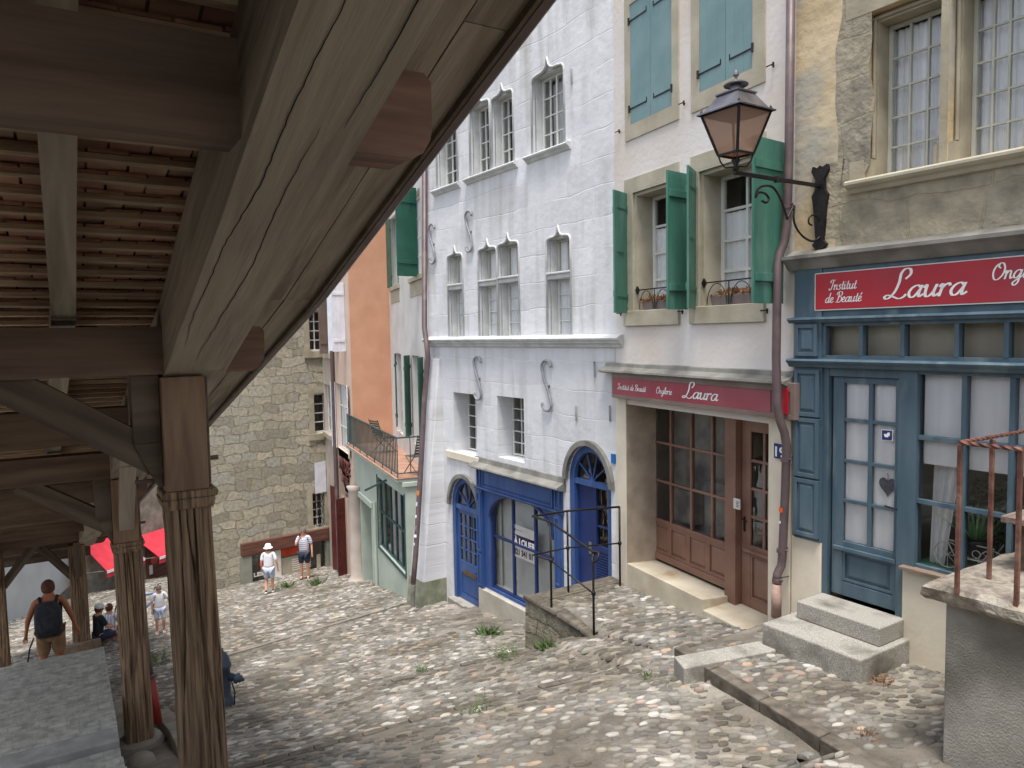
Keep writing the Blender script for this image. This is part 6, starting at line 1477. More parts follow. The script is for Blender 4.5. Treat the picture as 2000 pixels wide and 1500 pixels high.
# garden chairs on the terrace
def garden_chair(label, x, y, rz):
    t = thing('garden_chair', label, 'chair', FMi.M @ Matrix.Translation((x, y, zT)) @ Matrix.Rotation(rz, 4, 'Z'), 'metal chairs on the terrace')
    mt = M['taupe_dark']
    mb = MB()
    for k in range(6): mb.box(-.22, .22, -.2+.07*k, -.15+.07*k, .43, .445)
    mb.build('seat', mt, t, bevel=.003)
    mb = MB()
    for k in range(7): z = .5+.07*k; mb.box(-.21, .21, .2+.03*k, .215+.03*k, z, z+.05)
    mb.build('backrest', mt, t, bevel=.003)
    for sx_ in (-1, 1):
        mb = MB(); mb.tube([(sx_*.23, -.25, 0), (sx_*.23, .22, .46), (sx_*.23, .4, 1.0)], .012, 6); mb.build('leg', mt, t); mb = MB(); mb.tube([(sx_*.21, .35, 0), (sx_*.21, -.2, .44)], .012, 6); mb.build('leg', mt, t)
    return t
M['taupe_dark'] = mk('dark_olive_metal', (92, 92, 84), (74, 74, 66), .5, 4)
garden_chair('dark slatted metal chair standing at the near corner of the terrace', aSE-.5, .42, rad(-72))
garden_chair('dark metal chair half seen through the railing at the far end of the terrace', aC+2.2, .5, rad(200))
# orange house
a2 = FMi.A(652, 800); a3 = FMi.A(627, 800)
HO = thing('orange_house', 'orange rendered house with paler lit front and white shutters beyond the terrace', 'house', FMi.M)
ow = []
for (u0, u1, va, vb) in ((657, 678, 556, 684), (655, 684, 752, 880), (656, 680, 965, 1150)):
    x0, x1 = FMi.A(u0, (va+vb)/2), FMi.A(u1, (va+vb)/2); ow.append((x0+.3 if va < 960 else x0, x1-.3 if va < 960 else x1, FMi.H((u0+u1)/2, vb), FMi.H((u0+u1)/2, va)))
mb = MB(); out_ = rect(a2, aC, -9.5, 9); hl = [rect(*q) for q in ow]; mb.holed(out_, hl, 0)
for q in hl: mb.reveal(q, 0, .2)
mb.poly([(a2, .6, -9.5), (aC-.02, .6, -9.5), (aC-.02, .6, 9), (a2, .6, 9)], 2)
mb.box(a2, aC, .61, 6, -9.5, 9, 1); mb.poly([(aC, 0, -9.5), (aC, .611, -9.5), (aC, .611, 9), (aC, 0, 9)], 1)
mb.build('wall', [M['lit_orange_wall'], M['orange_wall'], M['room']], HO)
wht = mk('white_shutter_paint', (222, 224, 232), (204, 206, 216), .6, 3); M['white_shutter'] = wht
for i, q in enumerate(ow[:2]):
    window(HO, q[0], q[1], q[2], q[3], .1, 2, 3, 'white', curtain='curtain')
    wd = (q[1]-q[0])*.5
    shutter(HO, q[0]-.02, -.03, q[2]-.03, q[3]+.03, .4, rad(40 if i == 0 else 12), 'white_shutter', -1, straps=False); shutter(HO, q[1]+.02, -.03, q[2]-.03, q[3]+.03, .42, rad(80 if i == 0 else 10), 'white_shutter', 1, straps=False)
q = ow[2]; mb = MB(); mb.box(q[0], q[1], .1, .14, q[2], q[3]); mb.build('door', M['dark_red'], HO)
for (hx_, sd, t_) in ((q[0]+.2, -1, 12), (q[1]-.3, 1, 55)): shutter(HO, hx_, -.02, q[2]+.3, q[3], .4, rad(t_), 'dark_red', sd, straps=False)
x0, x1 = FMi.A(664, 910, -.02), FMi.A(684, 915, -.02)
text(HO, 'ANTIQUE', x0, FMi.H(674, 922, -.02)-.0, .62, -.03, 'dark_red', name='wall_lettering', depth=.02, width=x1-x0, bold=.01)
x0, x1 = FMi.A(669, 935, -.02), FMi.A(681, 935, -.02); text(HO, 'LIVRES', x0, FMi.H(675, 944, -.02), .34, -.03, 'dark_red', name='wall_lettering', depth=.02, width=x1-x0, bold=.01)
mb = MB(); x = FMi.A(697, 1050, -.1); mb.lathe([(.3, -9.0), (.3, -7.55), (.26, -7.5), (.2, -7.4), (.2, FMi.H(697, 960, -.1)), (.26, FMi.H(697, 958, -.1)+.1)], (x, -.12, 0), 14); mb.build('column', M['beige_wall'], HO, smooth=True)
mb = MB(); x = FMi.A(652, 800, -.08); mb.tube([(x, -.08, 8), (x, -.08, -8.7)], .07, 8); mb.build('downpipe', M['pipe'], HO)
g = on_z(662, 1132, -8.55)
sx0 = FMi.A(645, 1120, -.4); mb = MB(); mb.box(FMi.A(656, 1130, -.9), FMi.A(676, 1130, -.5), -1.1, 0, -9.2, ground_z(g.x, g.y)+.33); 
SS = tag(mb.build('doorstep', M['granite'], M=FMi.M, bevel=.015), 'pale stone block step before the dark red doors of the orange house', 'step')
# beige house
HBg = thing('beige_house', 'narrow greyish beige house squeezed between the orange house and the stone wall', 'house', FMi.M)
bw = (FMi.A(633, 800), FMi.A(645, 800), FMi.H(639, 845), FMi.H(639, 752)); bd_ = (FMi.A(632, 1050), FMi.A(643, 1050), -9.4, FMi.H(638, 1010)); bw2 = (FMi.A(631, 620), FMi.A(643, 620), FMi.H(637, 690), FMi.H(637, 565))
mb = MB(); hl = [rect(*bw), rect(*bw2), arch(bd_[0], bd_[1], bd_[2], bd_[3], bd_[3]+.5)]; mb.holed(rect(a3-2.5, a2-.01, -9.6, 8.5), hl, .02)
for h_ in hl: mb.reveal(h_, .02, .3)
mb.poly([(a3-2.5, .5, -9.6), (a2-.02, .5, -9.6), (a2-.02, .5, 8.5), (a3-2.5, .5, 8.5)], 1); mb.box(a3-2.5, a2-.02, .51, 6, -9.6, 8.5)
mb.build('wall', [M['beige_wall'], M['room']], HBg)
for q in (bw, bw2): window(HBg, q[0], q[1], q[2], q[3], .15, 2, 3, 'white', curtain='curtain')
mb = MB(); 
for q in (bw, bw2): mb.box(q[0]-.15, q[1]+.15, -.05, .02, q[2]-.18, q[2]-.01)
mb.build('window_sill', M['sandstone_pale'], HBg)
shutter(HBg, FMi.A(640, 620), -.02, FMi.H(637, 690), FMi.H(637, 560),   .35, rad(70), 'taupe', 1, straps=False)
# ------------------------------------------------------------------ rubble stone building closing the view
E0_ = camxy(-6.97*28.6/28, 28.6); FE = Fr(E0_, rad(129.7))
HE = thing('rubble_stone_building', 'big rubble stone building closing the street, small shop under a wooden beam', 'building', FE.M)
def ae(u, v, y=0): return FE.A(u, v, y)
def he(u, v, y=0): return FE.H(u, v, y)
wE = []
for u0, u1, va, vb in ((604, 630, 606, 686), (614, 638, 768, 846), (611, 634, 962, 1030)): wE.append((ae(u0, (va+vb)/2), ae(u1, (va+vb)/2)+.02, he((u0+u1)/2, vb), he((u0+u1)/2, va)))
sh = (ae(491, 1110), ae(637, 1100)); shz = (he(560, 1128), he(560, 1066))
aEL = ae(392, 1100)
holes = [(rect(*q), .25) for q in wE]+[(rect(sh[0], sh[1], shz[0], shz[1]), .3)]
wall(HE, rect(aEL, 4.0, -10.5, 10), holes, 'rubble', thick=1.7, room_y=1.0)
for i, q in enumerate(wE): 
    window(HE, q[0], q[1], q[2], q[3], .18, 2 if i != 1 else 1, 4, 'white', fw=.07, mw=.04)
    mb = MB(); mb.box(q[0]-.22, q[0]-.002, -.012, .05, q[2]-.1, q[3]+.1); mb.box(q[1]+.002, q[1]+.22, -.012, .05, q[2]-.1, q[3]+.1); mb.box(q[0]-.2, q[1]+.2, -.011, .05, q[3]+.003, q[3]+.25); mb.box(q[0]-.25, q[1]+.25, -.08, .05, q[2]-.24, q[2]-.003); mb.build('window_surround', M['sandstone'], HE)
q = wE[2]; mb = MB()
for k in range(3):
    zc = q[2]+(q[3]-q[2])*(k+.5)/3; xc = (q[0]+q[1])/2
    for sd in (-1, 1): mb.tube([(xc+sd*(.04+.11*math.sin(t)), -.02, zc+.17*math.cos(t)) for t in [math.pi*1.5*j/10 for j in range(11)]], .014, 5)
mb.tube([((q[0]+q[1])/2, -.02, q[2]), ((q[0]+q[1])/2, -.02, q[3])], .014, 5); mb.build('window_grille', M['iron'], HE)
shutter(HE, ae(636, 930), -.02, he(625, 962), he(625, 902), ae(636, 930)-ae(613, 930), rad(8), 'white_shutter', -1, straps=False)
mb = MB(); x0, x1 = ae(470, 1085), ae(652, 1050); zb0, zb1 = he(560, 1082), he(560, 1060); n = 12
mb.box(x0, x1, -.14, .05, shz[1]-.06, shz[1]+.42); mb.build('timber_lintel', M['lintel_wood'], HE, bevel=.03)
gp_ = mk('grey_green_paint', (142, 144, 132), (124, 126, 116), .8, 2)
for x0, x1 in ((ae(469, 1130), sh[0]-.01), (sh[1]+.01, ae(655, 1090))): mb = MB(); mb.box(x0, x1, -.1, .05, -10.4, shz[1]-.065); mb.build('shop_pier', gp_, HE)
mb = MB(); xs_ = [sh[0], ae(530, 1105), ae(549, 1105), ae(606, 1100), sh[1]]
mb.box(xs_[1], xs_[2], -.02, .1, shz[0]-.4, shz[1]-.07); mb.box(sh[0], sh[1], .05, .1, shz[0], shz[0]+.07); wo = mb.build('shop_frame', M['white'], HE)
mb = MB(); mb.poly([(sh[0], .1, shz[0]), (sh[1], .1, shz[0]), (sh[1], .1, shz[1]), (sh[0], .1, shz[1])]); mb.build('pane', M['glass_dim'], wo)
mb = MB(); zz = shz[0]; Hs = shz[1]-shz[0]
mb.box(xs_[2]+.05, xs_[3]-.05, .05, .09, zz+Hs*.68, zz+Hs*.92); mb.build('orange_sign_strip', mk('orange_red_sign', (210, 70, 34), (180, 50, 26), .5, 3), wo)
mb = MB(); mb.box(xs_[2]+.02, xs_[3], .06, .092, zz+.08, zz+Hs*.62); mb.box(xs_[3]+.3, xs_[4]-.2, .06, .092, zz+.08, zz+Hs*.5); mb.build('frosted_window_film', M['sandstone_pale'], wo)
mb = MB()
for k in range(6):
    for j in range(2): mb.box(xs_[2]+.45+.4*j, xs_[2]+.8+.4*j, .05, .058, zz+.2+.08*k, zz+.225+.08*k)
mb.build('shop_window_print', M['letter'], wo)
text(wo, 'LES G', sh[0]+.1, zz+.28, .2, .06, 'letter', width=.62, bold=.008)
mb = MB(); mb.lathe([(.2, 0), (.2, .01)], n=16); mb.build('orange_disc', D.materials['orange_red_sign'], wo, M=Matrix.Translation((xs_[0]+.5, .07, zz+Hs*.62)) @ Matrix.Rotation(rad(90), 4, 'X'))
# pale wall building and café beyond the covered stair
g0, g1 = on_z(-120, 1270, -11.6), on_z(152, 1167, -11.9)
g0 = on_y(14, 1216, 33); g1 = on_y(160, 1163, 40.5)
FL = Fr2(g0-(g1-g0)*1.2, g1)
PWb = thing('plain_grey_building', 'plain windowless light grey building wall at the far lower left', 'building', FL.M)
Lp = (g1-FL.O); Lp.z = 0; Lp = Lp.length
pg_ = mk('smooth_grey_wall', (196, 200, 200), (182, 186, 188), .85, .8, bump=.1)
mb = MB(); mb.box(0, Lp, 0, 8, -15, -2); mb.build('wall', pg_, PWb); mb = MB(); mb.box(Lp-2.9, Lp-1.2, -.05, .0, g1.z-1, g1.z+1.0); mb.build('grey_door', M['lead'], PWb)
h0, h1 = on_y(163, 1166, 39), on_y(330, 1120, 42)
FC = Fr2(h0, h1); Lc = (h1-h0).length
CF = thing('corner_cafe', 'grey stone café building with dark brown shopfront behind the second timber post', 'building', FC.M)
mb = MB(); mb.box(0, Lc+2, 0, 8, -15, 2); mb.build('wall', M['concrete'], CF)
xb0, xb1 = FC.A(285, 1110), FC.A(330, 1110); mb = MB(); mb.box(xb0, xb1, -.1, 0, -14, FC.H(300, 1062)); sf_ = mb.build('shopfront', M['lintel_wood'], CF)
xx = FC.A(295, 1100, -.12); mb = MB(); mb.box(FC.A(288, 1100), FC.A(294, 1100), -.13, -.101, FC.H(290, 1122), FC.H(290, 1104)); mb.build('menu_board', M['white'], sf_)
mb = MB(); mb.lathe([(.22, 0), (.22, .02)], n=14); mb.build('round_sign', D.materials['orange_red_sign'], sf_, M=Matrix.Translation((FC.A(297, 1093), -.13, FC.H(297, 1093))) @ Matrix.Rotation(rad(90), 4, 'X'))
mb = MB(); mb.box(FC.A(166, 1150), FC.A(192, 1150), -.03, 0, -14, FC.H(180, 1115)); mb.build('side_door', M['lead'], CF)
def awning(P_, lab, L_, dep, zt_, zf, nm='awning'):
    AW = thing(nm, lab, 'awning', P_)
    mb = MB(); mb.hexa([(0, -dep, zf), (L_, -dep, zf), (L_, 0, zt_), (0, 0, zt_), (0, -dep, zf+.03), (L_, -dep, zf+.03), (L_, 0, zt_+.03), (0, 0, zt_+.03)]); mb.build('canvas', M['red_cloth'], AW)
    mb = MB(); mb.box(0, L_, -dep-.03, -dep-.001, zf-.3, zf+.03); mb.build('valance', M['red_cloth'], AW)
    mb = MB(); mb.box(0, L_, -dep-.05, -dep-.031, zf-.1, zf+.02); mb.build('white_band', M['cloth_white'], AW)
    mb = MB()
    for x in (.1, L_-.1): mb.tube([(x, -dep, zf), (x, 0, zf-.3)], .03, 6)
    mb.build('folding_arm', M['lead'], AW); return AW
xa = FC.A(160, 1080); L1 = FC.A(238, 1100)-xa
awning(FC.M @ Matrix.Translation((xa, 0, 0)), 'red café awning with white band, seen between the far and second timber posts', L1, 1.5, FC.H(200, 1052), FC.H(190, 1100))
P2 = FMi.M
aw0 = FC.A(262, 1060); L2 = FC.A(345, 1060)-aw0
awning(FC.M @ Matrix.Translation((aw0, 0, 0)), 'red awning with white upper band, seen in the gap left of the front timber post', L2, 1.6, FC.H(290, 1042), FC.H(290, 1074))

# ================================================================== street lamp on the wall
aL_ = FB.A(1605, 400); zArm = FB.H(1605, 364)
L_ = solve(lambda L: uof(FB.W(aL_, -L, zArm)), 1437, .5, 2.5)
SL = thing('street_lamp', 'old glass lantern on a scrolled black iron wall bracket beside the downpipe', 'street lamp', FB.M @ Matrix.Translation((aL_, 0, 0)))
def zv(v, y): # height seen at row v at distance y from wall
    return solve(lambda z: 750-FPX*FB.W(aL_, y, z).dot(Uv)/FB.W(aL_, y, z).dot(f_), v, -5, 6)
mb = MB(); z0, z1 = zv(488, -.02), zv(316, -.02); H_ = z1-z0
o2 = [(-.035, 0), (-.085, .06), (-.04, .11), (-.05, .2), (-.075, .5), (-.095, .62), (-.06, .68), (-.05, .8), (-.1, .9), (-.085, .96), (-.03, .93), (0, .955), (.03, .93), (.085, .96), (.1, .9), (.05, .8), (.06, .68), (.095, .62), (.075, .5), (.05, .2), (.04, .11), (.085, .06), (.035, 0)]
pts = [(x, z0+H_*t) for x, t in o2]
for y in (-.045, 0): mb.poly([(x, y, z) for x, z in (pts if y < 0 else pts[::-1])])
for i in range(len(pts)): p, q = pts[i], pts[(i+1) % len(pts)]; mb.poly([(p[0], -.045, p[1]), (p[0], 0, p[1]), (q[0], 0, q[1]), (q[0], -.045, q[1])])
mb.build('wall_plate', M['iron'], SL, bevel=.006)
zA = zArm
mb = MB(); mb.box(-.018, .018, -L_-.02, -.045, zA-.018, zA+.018); mb.tube([(0, -L_*.55, zA-.03), (0, -L_*.55, zA+.03)], .03, 8); mb.build('arm', M['iron'], SL, bevel=.003)
def sc(u, v): y = -(1605-u)/169*L_; return (0, y, zv(v, y))
mb = MB()
mb.tube([sc(*p) for p in catmull([(1484, 392), (1492, 396), (1497, 388), (1490, 378), (1478, 376), (1472, 386), (1476, 370), (1488, 363), (1505, 366), (1518, 385), (1528, 410), (1533, 428)], 4)], .012, 6)
mb.tube([sc(*p) for p in catmull([(1533, 428), (1547, 402), (1546, 425), (1552, 445), (1566, 462), (1584, 471), (1598, 466), (1605, 452), (1603, 442)], 4)], .012, 6)
mb.tube([sc(*p) for p in catmull([(1584, 440), (1578, 436), (1578, 426), (1586, 420), (1596, 424), (1602, 436)], 4)], .01, 6)
mb.build('scroll_bracket', M['iron'], SL, smooth=True)
yL = -L_; zb_l, zt_l = zv(302, yL), zv(222, yL)+.0
hb, ht_ = .115, .225
mb = MB(); mb.tube([(0, yL, zA-.02), (0, yL, zb_l-.02)], .02, 10); mb.lathe([(.02, 0), (.035, .02), (.02, .05), (.045, .1), (.02, .13)], (0, yL, zA+.02), 10)
for sx_ in (-1, 1):
    for sy_ in (-1, 1): mb.tube([(0, yL, zA+.06), (sx_*.07, yL+sy_*.07, zA+.055), (sx_*.1, yL+sy_*.1, zb_l-.06), (sx_*.115, yL+sy_*.115, zb_l)], .008, 6)
mb.build('lamp_stem', M['iron'], SL, smooth=True)
mb = MB()
cor = [(-1, -1), (1, -1), (1, 1), (-1, 1)]
for i in range(4):
    c, d = cor[i], cor[(i+1) % 4]
    mb.tube([(c[0]*hb, yL+c[1]*hb, zb_l), (c[0]*ht_, yL+c[1]*ht_, zt_l)], .014, 4); mb.tube([(c[0]*hb, yL+c[1]*hb, zb_l), (d[0]*hb, yL+d[1]*hb, zb_l)], .014, 4); mb.tube([(c[0]*ht_, yL+c[1]*ht_, zt_l), (d[0]*ht_, yL+d[1]*ht_, zt_l)], .014, 4)
    mb.lathe([(.012, 0), (.016, .02), (.003, .045)], (c[0]*ht_, yL+c[1]*ht_, zt_l+.01), 6)
ln = mb.build('lantern_frame', M['iron'], SL)
mb = MB()
for i in range(4): c, d = cor[i], cor[(i+1) % 4]; mb.poly([(c[0]*hb, yL+c[1]*hb, zb_l), (d[0]*hb, yL+d[1]*hb, zb_l), (d[0]*ht_, yL+d[1]*ht_, zt_l), (c[0]*ht_, yL+c[1]*ht_, zt_l)])
mb.build('lantern_pane', M['lamp_glass'], ln)
mb = MB(); R0, R1, zr1 = ht_+.035, .125, zt_l+.17
rr_ = [(R0, zt_l+.0), (R0, zt_l+.014), (R0-.05, zt_l+.04), (R1+.0, zr1), (R1+.012, zr1+.006), (R1+.012, zr1+.02), (.06, zr1+.045)]
for k in range(len(rr_)-1):
    (ra, za), (rb, zb2) = rr_[k], rr_[k+1]
    for i in range(4): c, d = cor[i], cor[(i+1) % 4]; mb.poly([(c[0]*ra, yL+c[1]*ra, za), (d[0]*ra, yL+d[1]*ra, za), (d[0]*rb, yL+d[1]*rb, zb2), (c[0]*rb, yL+c[1]*rb, zb2)])
mb.lathe([(.055, 0), (.055, .06), (.1, .062), (.115, .05), (.118, .06), (.08, .085), (.03, .1), (.012, .115), (.012, .125), (.03, .15), (.026, .175), (.006, .2)], (0, yL, zr1+.04), 18)
mb.build('lantern_roof', mk('grey_tin', (128, 126, 132), (96, 94, 100), .35, 6, bump=.15, metal=.6), ln)
mb = MB(); mb.box(-hb+.02, hb-.02, yL-hb+.02, yL+hb-.02, zb_l+.005, zb_l+.012); mb.build('amber_base_glass', M['amber'], ln)

# ================================================================== fire hydrant
gh = on_z(437, 1393, -5.0)
g2 = Vector((gh.x, gh.y, ground_z(gh.x, gh.y)))
HY = thing('fire_hydrant', 'dark blue iron fire hydrant with capped side outlet behind the front timber post', 'fire hydrant', (g2.x, g2.y, g2.z))
mb = MB(); mb.lathe([(.15, -.1), (.15, .05), (.125, .06), (.12, .1), (.135, .12), (.135, .3), (.115, .33), (.105, .38), (.105, .72), (.125, .74), (.125, .78), (.11, .8), (.1, .86), (.07, .92), (.03, .95), (.03, .99), (.0, 1.0)], n=24); bd = mb.build('barrel', M['hydrant'], HY, smooth=True)
dirp = Rv.copy(); dirp.z = 0; dirp.normalize(); ang_ = math.atan2(dirp.y, dirp.x)
mb = MB(); mb.lathe([(.05, 0), (.05, .13), (.07, .135), (.07, .17), (.05, .18), (.05, .21), (.03, .215), (.022, .25), (0, .255)], n=16); mb.build('outlet_cap', M['hydrant'], HY, smooth=True, M=Matrix.Translation((.05*math.cos(ang_), .05*math.sin(ang_), .62)) @ Matrix.Rotation(ang_, 4, 'Z') @ Matrix.Rotation(rad(90+14), 4, 'Y'))
mb = MB(); mb.tube([(.12*math.cos(ang_), .12*math.sin(ang_), .55), (.16*math.cos(ang_), .16*math.sin(ang_), .4), (.15*math.cos(ang_), .15*math.sin(ang_), .2)], .009, 5); mb.build('chain', M['iron'], HY)
# red-footed downpipe beside the second timber post
DP3 = thing('downpipe', 'slim maroon downpipe with bright red foot leaning beside the second timber post', 'downpipe', (1.0, 10, -3))
Pt = [on_y(273, 1120, 10.6), on_y(282, 1250, 10.2), on_y(291, 1318, 10.0)]; Pb = [on_y(292, 1322, 10.0), on_y(307, 1412, 9.9)]
T0 = on_y(268, 1040, 10.8)
for nm, pp, r_, mt in (('pipe', [T0]+Pt, .052, M['pipe']), ('red_foot', Pb, .062, mk('red_pipe_paint', (160, 50, 44), (136, 40, 36), .5, 4, bump=.2)), ('collar', [Pt[-1], Pb[0]], .075, M['pipe'])):
    mb = MB(); mb.tube(pp, r_, 12); o = mb.build(nm, mt, DP3, smooth=True); o.matrix_local = DP3.matrix_basis.inverted()

# ================================================================== weeds
def weed(u, v, size, n, label, seed, tall=False, dry=False):
    g = ray(u, v); k = 2.0
    while k < 45 and (g*k).z > ground_z((g*k).x, (g*k).y): k += .03
    P_ = g*k; r = random.Random(seed); mb = MB()
    for i in range(n):
        p = Vector((r.gauss(0, size*.3), r.gauss(0, size*.3), 0)); 
        d = Vector((r.gauss(0, .35 if tall else .8), r.gauss(0, .35 if tall else .8), r.uniform(.5, 1.2))).normalized()*size*r.uniform(.4, 1.1)
        s_ = d.orthogonal().normalized()*size*.07
        if tall:
            mb.poly([p-s_*.2, p+d, p+s_*.2])
            for q in range(4):
                b_ = p+d*(.3+.2*q); e = Vector((r.uniform(-1, 1), r.uniform(-1, 1), .3)).normalized()*size*.16; s2 = e.orthogonal().normalized()*size*.035; mb.poly([b_, b_+e*.5+s2, b_+e, b_+e*.5-s2])
        else: mb.poly([p-s_*.3, p+d*.5-s_, p+d, p+d*.5+s_])
    t = thing('weed', label, 'weed', (P_.x, P_.y, P_.z-.01), 'weeds between the cobbles'); mb.build('foliage', M['dry_leaf'] if dry else M['leaf'], t)
weed(842, 1168, .34, 90, 'low green weed at the foot of the white buttress', 1)
weed(868, 1158, .26, 70, 'small green tuft between white buttress and small blue door', 2)
weed(955, 1240, .26, 90, 'rounded green tuft on the ledge edge below the blue shop', 3)
weed(987, 1290, .22, 26, 'sparse tall weed left of the retaining wall on the cobbled riser', 4, True)
weed(972, 1286, .2, 22, 'thin upright weed just left of the tall weed by the retaining wall', 14, True)
weed(1003, 1278, .2, 20, 'thin weed growing next to the foot of the retaining wall', 15, True)
weed(822, 1318, .24, 18, 'bare twiggy weed alone on the middle cobbled riser', 5, True)
weed(930, 1392, .2, 26, 'thin green sprig on the near riser, lower middle of the street', 6, True)
weed(1266, 1328, .12, 60, 'flat green tuft at the left end of the dark kerb', 7)
weed(618, 1142, .3, 90, 'far small round green weed before the doorstep of the orange house', 8)
weed(560, 1148, .3, 70, 'far low weeds on the kerb line beside the people', 9)
weed(1068, 1268, .25, 60, 'green moss-like weed hanging at the foot of the retaining wall', 10)
weed(304, 1300, .4, 26, 'tall thin weed growing beside the red foot of the slim downpipe', 11, True)
weed(1440, 1278, .12, 110, 'yellowish dry weeds along the granite kerb slab below the steps', 12, dry=True)
weed(1720, 1335, .13, 90, 'dry brown weeds at the right foot of the granite steps', 13, dry=True)
weed(1690, 1440, .1, 90, 'yellow brown tuft at the near end of the dark kerb', 16, dry=True)
# ================================================================== people
def skin_mesh(name, verts, edges, radii, mat, par, root=0, sub=2, M_=None):
    me = D.meshes.new(name); me.from_pydata(verts, edges, []); me.materials.append(M[mat] if isinstance(mat, str) else mat)
    o = D.objects.new(name, me); C.objects.link(o); o.parent = par
    s = o.modifiers.new('skin', 'SKIN'); s.use_smooth_shade = True
    if not me.skin_vertices:
        me.attributes  # layer is made by the modifier
    for i, r in enumerate(radii):
        sv = me.skin_vertices[0].data[i]; sv.radius = r if hasattr(r, '__len__') else (r, r); sv.use_root = (i == root)
    b = o.modifiers.new('sub', 'SUBSURF'); b.levels = sub; b.render_levels = sub
    return o
def person(label, P, face, H=1.75, pose=None, shirt='cloth_white', shorts='cloth_navy', skin='skin', hair='hair', hat=None, tank=False, build=1.0, seated=False, socks=True):
    """local: x right, y forward, z up, feet at z = 0; face = heading of the body"""
    k = H/1.75
    T = thing('person', label, 'person', Matrix.Translation(P) @ Matrix.Rotation(face, 4, 'Z') @ Matrix.Scale(k, 4))
    J = dict(pel=(0, 0, .95), wai=(0, 0, 1.08), che=(0, .01, 1.27), nb=(0, -.01, 1.46), nk=(0, .005, 1.52), hd=(0, .02, 1.6), ht=(0, .02, 1.69),
             sl=(-.18, 0, 1.43), el=(-.24, -.03, 1.15), wl=(-.25, .05, .92), sr=(.18, 0, 1.43), er=(.24, -.03, 1.15), wr=(.25, .05, .92),
             hl=(-.095, 0, .9), kl=(-.105, .02, .5), al=(-.11, -.02, .1), tl=(-.12, .13, .035), hr=(.095, 0, .9), kr=(.105, .02, .5), ar=(.11, -.02, .1), tr=(.12, .13, .035))
    if pose: J.update(pose)
    J = {a_: Vector(b_) for a_, b_ in J.items()}
    V, E, R_ = [], [], []; ix = {}
    def add(n, r, p=None, parent=None): ix[n] = len(V); V.append(tuple(p if p is not None else J[n])); R_.append(r); 
    def link(a_, b_): E.append((ix[a_], ix[b_]))
    w_ = build
    add('pel', (.15*w_, .11*w_)); add('wai', (.135*w_, .1*w_)); add('che', (.15*w_, .105*w_)); add('nb', (.085, .065)); add('nk', (.055, .055)); add('hd', (.078, .092)); add('ht', (.062, .075))
    for a_, b_ in (('pel', 'wai'), ('wai', 'che'), ('che', 'nb'), ('nb', 'nk'), ('nk', 'hd'), ('hd', 'ht')): link(a_, b_)
    fwd = Vector((0, 1, 0))
    add('nose', (.012, .014), J['hd']+Vector((0, .1, -.0))); link('hd', 'nose')
    for sd, s_ in ((-1, 'l'), (1, 'r')):
        add('s'+s_, (.055, .055)); add('e'+s_, (.042, .042)); add('w'+s_, (.026, .022)); link('nb', 's'+s_); link('s'+s_, 'e'+s_); link('e'+s_, 'w'+s_)
        ar = (J['w'+s_]-J['e'+s_]).normalized(); pm = J['w'+s_]+ar*.07; add('p'+s_, (.03, .018), pm); link('w'+s_, 'p'+s_)
        sidev = ar.cross(Vector((0, 1, 0)) if abs(ar.y) < .8 else Vector((0, 0, 1))).normalized(); nrm = ar.cross(sidev).normalized()
        for q in range(4):
            off = sidev*(-.027+.018*q); L_ = (.058, .068, .063, .05)[q]
            add('f%s%d' % (s_, q), .0085, pm+off+ar*.03); add('g%s%d' % (s_, q), .0075, pm+off+ar*(.03+L_*.55)+nrm*.008); add('t%s%d' % (s_, q), .006, pm+off+ar*(.03+L_)+nrm*.024)
            link('p'+s_, 'f%s%d' % (s_, q)); link('f%s%d' % (s_, q), 'g%s%d' % (s_, q)); link('g%s%d' % (s_, q), 't%s%d' % (s_, q))
        add('th'+s_, .01, J['w'+s_]+ar*.04+fwd*.03); add('ti'+s_, .008, J['w'+s_]+ar*.085+fwd*.045); link('w'+s_, 'th'+s_); link('th'+s_, 'ti'+s_)
        add('h'+s_, (.088*w_, .09*w_)); add('k'+s_, (.06, .06)); add('c'+s_, (.052, .056), J['k'+s_].lerp(J['a'+s_], .35)); add('a'+s_, (.036, .038)); add('t'+s_, (.036, .028))
        link('pel', 'h'+s_); link('h'+s_, 'k'+s_); link('k'+s_, 'c'+s_); link('c'+s_, 'a'+s_); link('a'+s_, 't'+s_)
    skin_mesh('body', V, E, R_, skin, T, root=ix['pel'])
    # shirt
    V, E, R_ = [], [], []; ix = {}
    add('pel', (.165*w_, .125*w_), J['pel']+Vector((0, 0, -.02))); add('wai', (.165*w_, .125*w_)); add('che', (.172*w_, .125*w_)); add('nb', (.105, .085), J['nb']+Vector((0, 0, -.02))); link('pel', 'wai'); link('wai', 'che'); link('che', 'nb')
    if not tank:
        for s_ in 'lr':
            add('s'+s_, (.072, .072)); add('m'+s_, (.07, .07), J['s'+s_].lerp(J['e'+s_], .45)); add('e'+s_, (.064, .064), J['s'+s_].lerp(J['e'+s_], .9)); link('nb', 's'+s_); link('s'+s_, 'm'+s_); link('m'+s_, 'e'+s_)
    skin_mesh('shirt', V, E, R_, shirt, T, root=0)
    # shorts
    V, E, R_ = [], [], []; ix = {}
    add('pel', (.16*w_, .122*w_), J['pel']+Vector((0, 0, .02))); 
    for s_ in 'lr':
        add('h'+s_, (.105*w_, .108*w_)); add('q'+s_, (.098*w_, .1*w_), J['h'+s_].lerp(J['k'+s_], .5)); add('k'+s_, (.088, .09), J['h'+s_].lerp(J['k'+s_], .93)); link('pel', 'h'+s_); link('h'+s_, 'q'+s_); link('q'+s_, 'k'+s_)
    skin_mesh('shorts', V, E, R_, shorts, T, root=0)
